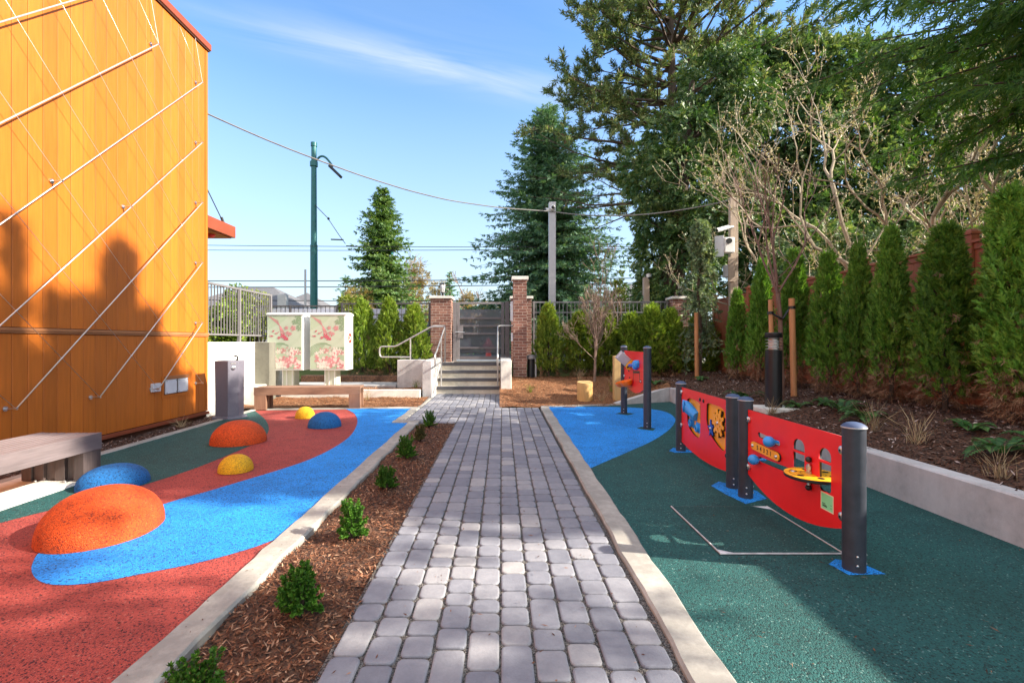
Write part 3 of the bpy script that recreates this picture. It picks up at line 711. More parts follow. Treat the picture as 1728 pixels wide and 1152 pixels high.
tag(chips('needle_mulch', 2500, (-5.3, -1.98), (11.8, 12.4), lz2, CHIPS_ORANGE, (0.03, 0.10), (0.004, 0.012)), 'needle litter in the narrow bed above the low kerb wall', 'mulch')
mb = MB(); mb.box(-5.6, -2.72, 12.4, 13.35, -0.1, 0.275); struct(mb.build('ramp_slab', PAVING_GREY, bevel=0.01))
mb = MB(); mb.box(-5.6, -2.02, 13.36, 15.3, -0.1, 0.45); struct(mb.build('hedge_bed', SOIL))

def litter(name, lab, n, xr, yr, m, zt, ln, wd):
    tag(chips(name, n, xr, yr, lambda x, y: zt, m, ln, wd, None, 1.4, 0.05), lab, 'litter')
litter('leaf_litter', 'scattered brown bark bits and needles lying on the grey paving', 260, (-0.74, 0.76), (1.6, 9.8), CHIPS, 0.001, (0.012, 0.035), (0.003, 0.008))
litter('leaf_litter', 'a few stray needles and bark bits on the green rubber', 170, (1.0, 3.5), (2.0, 9.8), CHIPS, 0.002, (0.012, 0.04), (0.003, 0.007))
litter('leaf_litter', 'a few stray bark bits on the red and blue rubber', 150, (-4.8, -1.6), (2.0, 9.6), CHIPS_DARK, 0.003, (0.012, 0.035), (0.003, 0.007))
litter('leaf_litter', 'bark crumbs spilled on the near kerbs', 90, (-1.57, -1.42), (1.6, 8.0), CHIPS, 0.022, (0.01, 0.03), (0.003, 0.007))

# ================================================================== BUILDING
WX = -5.57
def building():
    t = thing('clad_building', 'orange wood clad building wall on the left with a flat red brown roof edge', 'building', (-9.5, 4.0, 0))
    y0, y1 = -3.0, 9.04
    def boards(z0, z1):
        mb = MB(); y = y1 - 0.075; w = 0.187
        while y > y0:
            ya = max(y0, y - w)
            e = 0.004
            mb.v_start = len(mb.v); o = len(mb.v)
            for z in (z0, z1): mb.v.extend([(WX - 0.022, ya + 0.003, z), (WX - e, ya + 0.003, z), (WX, ya + 0.003 + e, z), (WX, y - 0.003 - e, z), (WX - e, y - 0.003, z), (WX - 0.022, y - 0.003, z)])
            for k in range(5): mb.face((o + k, o + k + 1, o + k + 7, o + k + 6))
            mb.face((o + 6, o + 7, o + 8, o + 9, o + 10, o + 11)); mb.face((o + 5, o + 4, o + 3, o + 2, o + 1, o))
            y -= w
        return mb
    boards(0.10, 1.495).build('lower_siding', SIDING, t)
    boards(1.575, 6.93).build('upper_siding', SIDING, t)
    mb = MB(); mb.box(-14, WX - 0.0225, y0, y1 - 0.004, -0.1, 6.96); mb.build('wall', DARKGAP, t)
    mb = MB(); mb.box(WX - 0.021, WX + 0.004, y1 - 0.07, y1 + 0.006, 0.10, 6.93); mb.build('corner_trim', SIDING, t)
    mb = MB(); mb.box(-14, WX - 0.03, y1 + 0.0, y1 + 0.02, 0.1, 6.93); mb.build('end_wall', SIDING, t)
    mb = MB(); mb.box(WX - 0.02, WX + 0.018, y0, y1 + 0.012, 1.503, 1.527); mb.box(WX - 0.02, WX + 0.030, y0, y1 + 0.014, 1.528, 1.567); mb.build('flashing', FLASH, t, bevel=0.003)
    mb = MB(); mb.box(WX - 0.02, WX + 0.035, y0, y1 + 0.01, 0.035, 0.088); mb.build('base_flashing', FASCIA, t, bevel=0.003)
    mb = MB(); mb.box(-14.1, WX + 0.05, y0, y1 + 0.05, 6.962, 7.085); mb.build('roof', FASCIA, t, bevel=0.008)
    mb = MB(); mb.box(-14.0, WX + 0.03, y0, y1 + 0.03, 6.935, 6.961); mb.build('roof_gap_strip', DARKGAP, t)
    mb = MB(); mb.box(-7.6, -6.15, 8.0, 8.78, 7.0855, 7.95); mb.build('rooftop_unit', GREY_M, t, bevel=0.01)
    cn = MB(); cn.box(-8.5, -5.60, 9.07, 10.06, 3.60, 3.84)
    c = cn.build('entrance_canopy', FASCIA, t, bevel=0.006)
    mb = MB(); mb.box(-8.45, -5.66, 9.1, 10.0, 3.58, 3.5985); mb.build('soffit', SIDING, c)
    mb = MB(); mb.lathe((-5.86, 9.62, 3.578), [(0.085, 0.0), (0.085, -0.02), (0.05, -0.055), (0.02, -0.06)], 16); mb.build('red_bell', REDSIGN, c)
    mb = MB(); mb.cyl((-5.66, 9.72, 3.84), (-5.95, 9.08, 5.05), 0.010, n=6); mb.cyl((-5.66, 9.72, 3.84), (-5.68, 9.68, 3.95), 0.028, n=8); mb.build('canopy_tie', CABLE, c)
building()

def trellis():
    t = thing('cable_trellis', 'steel wire climbing trellis of crossing diagonals fixed to the orange wall', 'trellis', (WX, 6.5, 0.4))
    Y0, SP, Z0, SZ = 8.68, 1.115, 0.65, 1.10; XT = WX + 0.13
    P = lambda c, r: (Y0 - SP * c, Z0 + SZ * r)
    stand = [(0, r) for r in range(6)] + [(1, 0), (2, 0), (3, 0), (4, 0), (5, 0), (1, 5), (2.5, 2.5), (1.5, 2.5), (3.5, 2.5), (2, 5), (3, 5)]
    for c, r in stand:
        y, z = P(c, r); mb = MB()
        mb.cyl((WX + 0.001, y, z), (WX + 0.012, y, z), 0.030, n=14); mb.cyl((WX + 0.012, y, z), (WX + 0.105, y, z), 0.0085, n=8); mb.cyl((WX + 0.1, y, z), (XT + 0.012, y, z), 0.014, n=10)
        mb.build('standoff', STEEL, t, autosmooth=True)
    def seg(c0, r0, c1, r1, rad, name, m):
        (ya, za), (yb, zb) = P(c0, r0), P(c1, r1); dz = rad
        mb = MB(); mb.cyl((XT, ya, za), (XT, yb, zb), rad, n=6); mb.build(name, m, t, smooth=True)
    # rods that climb away from the viewer
    for k in range(1, 6):
        lo = max(0, 0); c1 = k
        if k <= 5: seg(0, k, c1, 0, 0.0085, 'rod', SILVERCABLE)
    seg(1, 5, 6, 0, 0.0095, 'rod', SILVERCABLE); seg(2, 5, 6.5, 0.5, 0.0095, 'rod', SILVERCABLE); seg(3, 5, 7, 1, 0.0095, 'rod', SILVERCABLE)
    # thin wires falling away from the viewer
    for k in range(6):
        n = 6 if k + 6 <= 5.6 else 5.55 - k
        seg(0, k, n, k + n, 0.0032, 'wire', SILVERCABLE)
    for c in range(1, 6): seg(c, 0, c + 5.4, 5.4, 0.0032, 'wire', SILVERCABLE)
    for c, r in ((0, 5), (1, 5), (2, 5)):
        y, z = P(c, r); mb = MB(); mb.cyl((XT, y, z), (WX + 0.03, y - 0.05, 6.93), 0.004, n=5); mb.build('wire', SILVERCABLE, t)
    mb = MB()
    for i in range(0, 11):
        for j in range(0, 12):
            c, r = i * 0.5, j * 0.5
            if r > 5.05 or (i + j) % 2 or (c, r) in stand or c + r < 0.5: continue
            y, z = P(c, r); mb = MB(); mb.ball((XT, y, z), 0.013, 8, 5); mb.build('wire_clamp', STEEL, t, smooth=True)
trellis()

def service_boxes():
    t = thing('service_panel', 'pair of pale grey cover plates set in a recess low on the orange wall', 'wall panel', (WX, 8.1, 0.5))
    yA, yB = 7.86, 8.45
    mb = MB()
    mb.box(WX + 0.001, WX + 0.010, yA - 0.05, yB + 0.05, 0.47, 0.52); mb.box(WX + 0.001, WX + 0.010, yA - 0.05, yA, 0.5205, 0.83); mb.box(WX + 0.001, WX + 0.010, yB, yB + 0.05, 0.5205, 0.83)
    mb.build('frame', SIDING, t)
    mb = MB(); mb.box(WX + 0.001, WX + 0.035, yA, yB, 0.775, 0.83); mb.build('hood', FLASH, t, bevel=0.003)
    mb = MB(); mb.box(WX + 0.001, WX + 0.004, yA, yB, 0.5205, 0.774); mb.build('recess_back', DARKGAP, t)
    for a, b in ((yA + 0.015, yA + 0.285), (yA + 0.33, yB - 0.015)):
        mb = MB(); mb.box(WX + 0.005, WX + 0.030, a, b, 0.535, 0.77); c = mb.build('cover_plate', WHITE_D, t, bevel=0.006)
        for yy in (a + 0.02, b - 0.02):
            for zz in (0.555, 0.75): mb = MB(); mb.cyl((WX + 0.030, yy, zz), (WX + 0.034, yy, zz), 0.007, n=8); mb.build('screw', BLACKM, c)
    mb = MB(); mb.box(WX + 0.001, WX + 0.045, 7.56, 7.74, 0.60, 0.735); o = mb.build('junction_box', WHITE_D, bevel=0.006)
    tag(o, 'small square grey junction box beside the trellis anchor on the orange wall', 'box')
service_boxes()

# ================================================================== PLAY SURFACE OBJECTS
def dome(label, x, y, rx, ry, h, m, rot=0):
    mb = MB(); n = 40; prof = 12; o = 0; ca, sa = math.cos(rot), math.sin(rot)
    for i in range(prof + 1):
        a = (math.pi / 2) * i / prof
        r = math.cos(a) ** 0.92 if i < prof else 0.0001; z = math.sin(a) ** 0.95 * h
        for k in range(n):
            t = 2 * math.pi * k / n; px, py = rx * r * math.cos(t), ry * r * math.sin(t)
            w = 1 + 0.012 * math.sin(3 * t + x) + 0.008 * math.sin(5 * t + y)
            mb.v.append((x + (px * ca - py * sa) * w, y + (px * sa + py * ca) * w, z - (0.004 if i == 0 else 0) + 0.008))
    for i in range(prof):
        for k in range(n):
            a = i * n + k; b = i * n + (k + 1) % n; mb.face((a, b, b + n, a + n))
    tag(mb.build('rubber_dome', m, smooth=True), label, 'play dome', 'rubber domes on the play surface')
dome('largest orange rubber dome, at the near end of the blue stream', -2.94, 3.52, 0.365, 0.40, 0.315, DOME_ORANGE)
dome('blue rubber dome half hidden behind the largest orange dome', -3.79, 4.66, 0.29, 0.30, 0.19, DOME_BLUE)
dome('orange red rubber dome in front of the grey drinking fountain', -3.66, 6.66, 0.355, 0.36, 0.295, DOME_ORANGE)
dome('yellow rubber dome on the red band, nearer the viewer than the other yellow one', -2.875, 5.17, 0.175, 0.175, 0.168, DOME_YELLOW)
dome('small yellow rubber dome near the far bench', -3.60, 8.78, 0.175, 0.17, 0.20, DOME_YELLOW)
dome('dark blue rubber dome beside the small yellow dome near the far bench', -2.90, 7.87, 0.265, 0.26, 0.235, DOME_BLUE)

def patch(name, pts, m, z=0.0025):
    mb = MB(); mb.sheet(pts, z); me = bpy.data.meshes.new(name); me.from_pydata(mb.v, [], mb.f)
    bm = bmesh.new(); bm.from_mesh(me)
    for f in bm.faces:
        if f.normal.z < 0: f.normal_flip()
    bm.to_mesh(me); bm.free(); return struct(link_mesh(name, me, m))
patch('blue_rubber_patch', [(2.06, 4.62), (2.20, 4.76), (2.42, 4.46), (2.39, 4.24), (2.13, 4.10), (2.08, 4.36)], RUB_BLUE)
patch('blue_rubber_patch', [(2.075, 2.99), (2.17, 3.06), (2.30, 2.97), (2.33, 2.86), (2.10, 2.85)], RUB_BLUE)
patch('blue_rubber_patch', [(2.18, 6.10), (2.30, 6.28), (2.50, 6.10), (2.46, 6.0), (2.22, 6.0)], RUB_BLUE, 0.003)
patch('green_rubber_patch', [(2.22, 7.68), (2.34, 7.84), (2.54, 7.70), (2.42, 7.48)], RUB_GREEN, 0.003)
patch('green_rubber_patch', [(2.27, 9.26), (2.40, 9.44), (2.66, 9.30), (2.46, 9.08)], RUB_GREEN, 0.003)

# access cover sunk in the green surface
def hatch():
    t = thing('access_cover', 'square access cover in the green rubber with a thin metal edge', 'hatch', (1.87, 3.58, 0))
    x0, x1, y0, y1 = 1.455, 2.275, 3.125, 4.03
    mb = MB(); mb.sheet([(x0 + .012, y0 + .012), (x1 - .012, y0 + .012), (x1 - .012, y1 - .012), (x0 + .012, y1 - .012)], 0.0075); mb.build('cover', rubber('cover_rubber', (0.011, 0.066, 0.062), (0.005, 0.026, 0.026), (0.30, 0.42, 0.38)), t)
    mb = MB(); mb.box(x0 - 0.006, x1 + 0.006, y0 - 0.006, y1 + 0.006, -0.02, 0.0035); mb.build('gap', BLACK, t)
    mb = MB()
    mb.box(x0, x0 + .007, y0, y1, -0.01, 0.0105); mb.box(x1 - .007, x1, y0, y1, -0.01, 0.0105); mb.box(x0 + .0072, x1 - .0072, y0, y0 + .007, -0.01, 0.0105)
    mb.add([(x0 + .008, y0 + .008, .0095), (x0 + .09, y0 + .008, .0095), (x0 + .008, y0 + .06, .0095)], [(0, 1, 2)])
    mb.add([(x1 - .008, y1 - .008, .0095), (x1 - .13, y1 - .008, .0095), (x1 - .008, y1 - .09, .0095)], [(0, 1, 2)])
    mb.build('metal_edge', M('zinc_edge', (0.55, 0.55, 0.56), 0.5, 0.0, 0.3, 14), t)
hatch()

# ------------------------------------------------------------------ play panels
def post(t, x, y, h, d=0.124):
    r = d / 2; mb = MB(); mb.cyl((x, y, 0.0), (x, y, h - 0.035), r, n=32); p = mb.build('post', POST_NAVY, t, autosmooth=True)
    mb = MB(); mb.lathe((x, y, h - 0.035), [(r + 0.0035, 0.0), (r + 0.005, 0.004), (r + 0.005, 0.011), (r + 0.001, 0.016), (r * 0.9, 0.024), (r * 0.62, 0.033), (r * 0.3, 0.038), (0.001, 0.039)], 32)
    mb.build('cap', CAP_NAVY, p, autosmooth=True)
    mb = MB(); mb.lathe((x, y, h - 0.0355), [(r + 0.0052, 0.002), (r + 0.0064, 0.004), (r + 0.0064, 0.0085), (r + 0.0052, 0.0105)], 32); mb.build('cap_ring', GREY_M, p, autosmooth=True)
    mb = MB()
    for z in (0.045, 0.10):
        for a in (250, 340):
            c, s = math.cos(R(a)), math.sin(R(a)); mb = MB(); mb.lathe((x + r * c, y + r * s, z), [(0.008, -0.002), (0.008, 0.002), (0.004, 0.005)], 10, (c, s, 0)); mb.build('screw', STEEL, p, smooth=True)
    return p
class Panel:
    def __init__(s, far, near):
        s.a = Vector((far[0], far[1], 0)); b = Vector((near[0], near[1], 0)); s.d = (b - s.a).normalized(); s.L = (b - s.a).length; s.n = Vector((s.d.y, -s.d.x, 0))
    def __call__(s, u, v, w): return s.a + s.d * u + s.n * w + Vector((0, 0, v))
    def back(s, x, y):   # u of a world point
        return (Vector((x, y, 0)) - s.a).dot(s.d)
def clamp(t, pn, u, v, side):
    mb = MB(); c = pn(u, v, 0.014)
    mb.lathe(c, [(0.027, -0.006), (0.029, 0.002), (0.027, 0.010), (0.019, 0.015), (0.001, 0.017)], 16, pn.n)
    mb.obox(pn(u - side * 0.022, v, 0.006), pn.d, (0, 0, 1), pn.n, 0.022, 0.020, 0.010)
    o = mb.build('clamp', STEEL, t, autosmooth=True)
    mb = MB(); mb.lathe(pn(u, v, 0.031), [(0.008, 0), (0.008, 0.002)], 6, pn.n); mb.build('bolt', BLACKM, o)
def bolt(pn, t, u, v, r=0.013, m=BLACK, w=0.009, name='bolt'):
    mb = MB(); mb.lathe(pn(u, v, w), [(r, 0), (r, 0.004), (r * 0.8, 0.010), (r * 0.35, 0.014), (0.0005, 0.0145)], 14, pn.n); return mb.build(name, m, t, autosmooth=True)
def disc_pts(cu, cv, ru, rv_, n=40): return [(cu + ru * math.cos(2 * math.pi * k / n), cv + rv_ * math.sin(2 * math.pi * k / n)) for k in range(n)]
def rot2(p, c, a): x, y = p[0] - c[0], p[1] - c[1]; return (c[0] + x * math.cos(a) - y * math.sin(a), c[1] + x * math.sin(a) + y * math.cos(a))
def arch_bottom(u0, u1, ends, mid, n=16):
    return [(lerp(u0, u1, i / n), ends + (mid - ends) * (1 - (2 * i / n - 1) ** 2)) for i in range(n + 1)]

def panel_counting():
    pn = Panel((2.226, 4.29), (2.186, 2.924)); L = pn.L
    t = thing('play_panel', 'red play panel with sliding blue balls, numbers 54321 and a yellow disc, nearest the viewer', 'play panel', (2.2, 3.6, 0), 'red play panels between navy posts')
    post(t, 2.226, 4.29, 0.905); post(t, 2.186, 2.924, 0.905)
    u = lambda y: pn.back(2.2, y)
    u0, u1, zt = 0.066, L - 0.066, 0.80
    outer = arch_bottom(u0, u1, 0.225, 0.10) + [(u1, zt), (u0, zt)]
    def slot(ua, ub, va, vb, r):     # slanted rounded slot
        a = math.atan2(vb - va, ub - ua); c = []
        for k in range(9): q = a + R(90) + R(180) * k / 8; c.append((ua + r * math.cos(q), va + r * math.sin(q)))
        for k in range(9): q = a - R(90) + R(180) * k / 8; c.append((ub + r * math.cos(q), vb + r * math.sin(q)))
        return c
    def arched(ua, ub, va, vb, r): return [(ua, va), (ub, va)] + [(ub - r + r * math.cos(R(90 * k / 6)), vb - r + r * math.sin(R(90 * k / 6))) for k in range(7)] + [(ua + r - r * math.sin(R(90 * k / 6)), vb - r + r * math.cos(R(90 * k / 6))) for k in range(7)]
    w1a, w1b = u(3.545), u(3.405); w2a, w2b = u(3.245), u(3.12)
    holes = [slot(u(4.04), u(3.74), 0.612, 0.60, 0.021), slot(u(4.02), u(3.585), 0.408, 0.425, 0.021),
             arched(w1a, w1b, 0.603, 0.688, 0.055), [(w1a, 0.470), (w1b, 0.470), (w1b, 0.586), (w1a, 0.586)],
             arched(w2a, w2b, 0.603, 0.688, 0.055),
             [(w2a, 0.586), (w2a, 0.455)] + [(w2a + .03 - .03 * math.cos(R(15 * k)), 0.425 - .03 * math.sin(R(15 * k)) + 0.0) for k in range(7)] + [(w2b - .03 + .03 * math.sin(R(15 * k)), 0.425 - .03 * math.cos(R(15 * k))) for k in range(7)] + [(w2b, 0.586)]]
    link_mesh('board', plate_mesh(outer, holes, 0.006, lambda a, b, w: pn(a, b, w + 0.0065)), RED, t)
    link_mesh('core', plate_mesh([(p[0], p[1]) for p in outer], holes, 0.013, lambda a, b, w: pn(a, b, w - 0.0035)), BLACK, t)
    for yy, v in ((3.80, 0.602), (4.045, 0.398)):
        mb = MB(); c = pn(u(yy), v, 0.052); mb.ball(c, 0.044, 22, 14); mb.cyl(pn(u(yy), v, -0.05), pn(u(yy), v, 0.02), 0.013, n=12); mb.build('sliding_ball', BLUEP, t, smooth=True)
    # number bar
    ua, ub, vb_, sl = u(4.135), u(3.70), 0.505, math.atan2(-0.010, 0.435)
    bar = slot(ua + .035, ub - .035, 0.508, 0.498, 0.034)
    nb = link_mesh('number_bar', plate_mesh(bar, [], 0.008, lambda a, b, w: pn(a, b, w + 0.026)), YELLOW, t)
    link_mesh('bar_back', plate_mesh([(p[0] + 0.003, p[1] - 0.002) for p in bar], [], 0.012, lambda a, b, w: pn(a, b, w + 0.0157)), BLACK, nb)
    for i, ch in enumerate("54321"):
        cu_ = lerp(ua + 0.115, ub - 0.115, i / 4); cv_ = lerp(0.5055, 0.5005, i / 4)
        link_mesh('numeral', text_mesh(ch, 0.052, lambda a, b, w: pn(cu_ + a, cv_ + b, 0.0312 + w)), BLACK, nb)
    for uu, vv in ((ua + 0.035, 0.508), (ub - 0.035, 0.498)): bolt(pn, nb, uu, vv, 0.014, STEEL, 0.030)
    # turntable disc through the panel
    cyy = 3.325; uc = u(cyy); c = pn(uc, 0.462, 0.0); mb = MB()
    mb.lathe(c, [(0.176, 0.010), (0.176, 0.013), (0.172, 0.0155), (0.001, 0.0156)], 48); d = mb.build('turning_disc', YELLOW, t, autosmooth=True)
    mb = MB(); mb.lathe(c, [(0.001, -0.012), (0.172, -0.012), (0.178, -0.006), (0.178, 0.0098)], 48); mb.build('disc_core', BLACK, d, autosmooth=True)
    mb = MB()
    for k in range(6):
        a = R(60 * k + 20); p = c + Vector((0.118 * math.cos(a), 0.118 * math.sin(a), 0.0158)); mb = MB(); mb.lathe(p, [(0.022, 0), (0.022, 0.0012)], 14); mb.build('disc_mark', BLACK, d)
    for rr in (0.075, 0.142):
        mb = MB()
        for k in range(40):
            a0, a1 = 2 * math.pi * k / 40, 2 * math.pi * (k + 1) / 40
            mb.add([tuple(c + Vector((q * math.cos(a), q * math.sin(a), 0.0164))) for q, a in ((rr, a0), (rr + .003, a0), (rr + .003, a1), (rr, a1))], [(0, 1, 2, 3)])
        mb.build('disc_groove', BLACK, d)
    mb = MB(); mb.lathe(c + pn.n * 0.10 + pn.d * (-0.06), [(0.018, 0.0158), (0.018, 0.019), (0.010, 0.024)], 14); mb.build('disc_stud', STEEL, d, autosmooth=True)
    mb = MB(); mb.cyl(pn(uc - 0.01, 0.395, 0.022), pn(uc - 0.01, 0.545, 0.022), 0.012, n=12); mb.lathe(pn(uc - 0.01, 0.478, 0.022), [(0.019, 0), (0.019, 0.018)], 6); mb.lathe(pn(uc - 0.01, 0.505, 0.022), [(0.019, 0), (0.019, 0.028)], 8); mb.build('spindle', STEEL, t, autosmooth=True)
    for v in (0.575, 0.378): mb = MB(); mb.ball(pn(uc - 0.01, v, 0.024), 0.021, 16, 10); mb.build('knob', BLACK, t, smooth=True)
    # inspection sticker
    sa, sb = u(3.225), u(3.095)
    mb = MB(); mb.add([tuple(pn(a, b, 0.0102)) for a, b in ((sa, 0.275), (sb, 0.275), (sb, 0.392), (sa, 0.392))], [(0, 1, 2, 3)]); s = mb.build('sticker', PAPER, t)
    mb = MB(); mb.add([tuple(pn(a, b, 0.0106)) for a, b in ((sa + .008, 0.283), (sb - .008, 0.283), (sb - .008, 0.384), (sa + .008, 0.384))], [(0, 1, 2, 3)]); mb.build('sticker_face', STICKER, s)
    for a, b, c_, d_ in ((.016, .050, .316, .320), (.016, .060, .309, .312), (.020, .066, .298, .306), (.10, .112, .322, .325), (.10, .112, .303, .306)):
        mb = MB(); mb.add([tuple(pn(sa + x, y, 0.0109)) for x, y in ((a, c_), (b, c_), (b, d_), (a, d_))], [(0, 1, 2, 3)]); mb.build('sticker_mark', BLACK, s)
    for v in (0.715, 0.295): clamp(t, pn, 0.088, v, 1); clamp(t, pn, L - 0.082, v, -1)
panel_counting()

def panel_windows():
    pn = Panel((2.34, 6.12), (2.25, 4.57)); L = pn.L; u = lambda y: pn.back(2.3, y)
    t = thing('play_panel', 'red play panel with two yellow windows holding a gear, star and blue tube', 'play panel', (2.3, 5.35, 0), 'red play panels between navy posts')
    post(t, 2.34, 6.12, 0.895); post(t, 2.25, 4.57, 0.90)
    u0, u1, zt = 0.066, L - 0.066, 0.825
    outer = arch_bottom(u0, u1, 0.13, 0.075) + [(u1, zt), (u0, zt)]
    A = spline([(0.265, 0.66), (0.30, 0.705), (0.42, 0.72), (0.60, 0.715), (0.705, 0.69), (0.72, 0.60), (0.715, 0.42), (0.70, 0.325), (0.62, 0.295), (0.47, 0.31), (0.33, 0.36), (0.275, 0.43)], 4, True)
    Bw = spline([(0.90, 0.70), (0.96, 0.735), (1.12, 0.74), (1.29, 0.735), (1.385, 0.70), (1.40, 0.60), (1.40, 0.42), (1.385, 0.325), (1.30, 0.305), (1.13, 0.35), (0.97, 0.43), (0.90, 0.52)], 4, True)
    link_mesh('board', plate_mesh(outer, [A, Bw], 0.006, lambda a, b, w: pn(a, b, w + 0.0065)), RED, t)
    link_mesh('core', plate_mesh(outer, [A, Bw], 0.013, lambda a, b, w: pn(a, b, w - 0.0035)), BLACK, t)
    y1 = link_mesh('yellow_back', plate_mesh(rrect(0.24, 0.75, 0.27, 0.75, 0.03), [], 0.010, lambda a, b, w: pn(a, b, w - 0.021)), YELLOW, t)
    y2 = link_mesh('yellow_back', plate_mesh(rrect(0.87, 1.43, 0.28, 0.77, 0.03), [], 0.010, lambda a, b, w: pn(a, b, w - 0.021)), YELLOW, t)
    # sloping blue tube, hinged blue cups, pointer groove
    path = spline([tuple(pn(0.365, 0.625, 0.085)), tuple(pn(0.375, 0.620, 0.055)), tuple(pn(0.45, 0.575, 0.020)), tuple(pn(0.56, 0.525, -0.014))], 5); mb = MB()
    mb.tube(path, [lerp(0.073, 0.058, k / (len(path) - 1)) for k in range(len(path))], 26); bt = mb.build('blue_tube', BLUEP, t, autosmooth=True)
    mb = MB(); mb.lathe(pn(0.3645, 0.625, 0.0855), [(0.064, 0.0), (0.064, 0.009), (0.076, 0.009), (0.076, -0.004)], 28, pn.n + pn.d * -0.30); mb.build('tube_rim', BLUEP, bt, autosmooth=True)
    mb = MB(); mb.lathe(pn(0.3640, 0.625, 0.0862), [(0.062, 0.0), (0.062, 0.002)], 26, pn.n + pn.d * -0.30); mb.build('tube_hollow', BLUED, bt)
    for cu_, cv_ in ((0.385, 0.43), (0.60, 0.405)):
        o = link_mesh('blue_plate', plate_mesh(rrect(cu_ - 0.068, cu_ + 0.068, cv_ - 0.058, cv_ + 0.058, 0.012), [], 0.010, lambda a, b, w: pn(a, b, w - 0.011)), BLUEP, t)
        mb = MB(); mb.lathe(pn(cu_ - 0.012, cv_ - 0.010, -0.006), [(0.046, 0.0), (0.046, 0.022), (0.030, 0.030), (0.028, 0.030), (0.020, 0.024)], 22, pn.n); mb.build('blue_cup', BLUEP, o, autosmooth=True)
        mb = MB(); mb.lathe(pn(cu_ - 0.012, cv_ - 0.010, 0.0175), [(0.017, 0), (0.017, 0.0008)], 14, pn.n); mb.build('cup_hole', BLACK, o)
    mb = MB()
    for p, q in (((0.64, 0.665), (0.64, 0.51)), ((0.62, 0.665), (0.64, 0.665)), ((0.40, 0.585), (0.40, 0.545))): mb.beam(pn(*p, -0.0155), pn(*q, -0.0155), 0.006, 0.002)
    mb.build('groove', BLACK, y1)
    bolt(pn, t, 0.515, 0.508, 0.018, BLACK, -0.016, 'knob')
    # toothed yellow wheel and a blue star, each backed by an offset black shadow shape
    def gear(cu_, cv_, ro, ri, teeth, a0):
        pts = []
        for k in range(teeth):
            for f, r in ((0.0, ri), (0.22, ri), (0.30, ro * .95), (0.5, ro), (0.70, ro * .95), (0.78, ri)):
                a = a0 + 2 * math.pi * (k + f) / teeth; pts.append((cu_ + r * math.cos(a), cv_ + r * math.sin(a)))
        return pts
    gc = (1.225, 0.565); g = gear(*gc, 0.150, 0.098, 9, 0.1)
    hs = [disc_pts(gc[0] + 0.062 * math.cos(R(60 * k + 30)), gc[1] + 0.062 * math.sin(R(60 * k + 30)), 0.012, 0.020, 12) for k in range(6)]
    gw = link_mesh('gear_wheel', plate_mesh(g, hs, 0.008, lambda a, b, w: pn(a, b, w + 0.012)), YELLOW, t)
    link_mesh('gear_shadow', plate_mesh([(p[0] + 0.006, p[1] - 0.006) for p in g], [], 0.016, lambda a, b, w: pn(a, b, w - 0.0025)), BLACK, gw)
    bolt(pn, gw, *gc, 0.017, STEEL, 0.016)
    s_c = (1.035, 0.475); pts = []
    for k in range(10):
        a = R(36 * k + 90 + 8); r = 0.098 if k % 2 == 0 else 0.040; pts.append((s_c[0] + r * 0.85 * math.cos(a), s_c[1] + r * math.sin(a)))
    pts = spline(pts, 3, True)
    st = link_mesh('blue_star', plate_mesh(pts, [], 0.009, lambda a, b, w: pn(a, b, w + 0.013)), BLUED, t)
    link_mesh('star_shadow', plate_mesh([(p[0] + 0.006, p[1] - 0.005) for p in pts], [], 0.014, lambda a, b, w: pn(a, b, w + 0.001)), BLACK, st)
    bolt(pn, st, *s_c, 0.015, STEEL, 0.0175)
    for uu, vv in ((0.715, 0.745), (0.82, 0.742), (1.425, 0.275)): bolt(pn, t, uu, vv, 0.022, BLACK)
    for v in (0.765, 0.345): clamp(t, pn, 0.075, v, 1); clamp(t, pn, L - 0.08, v, -1)
panel_windows()

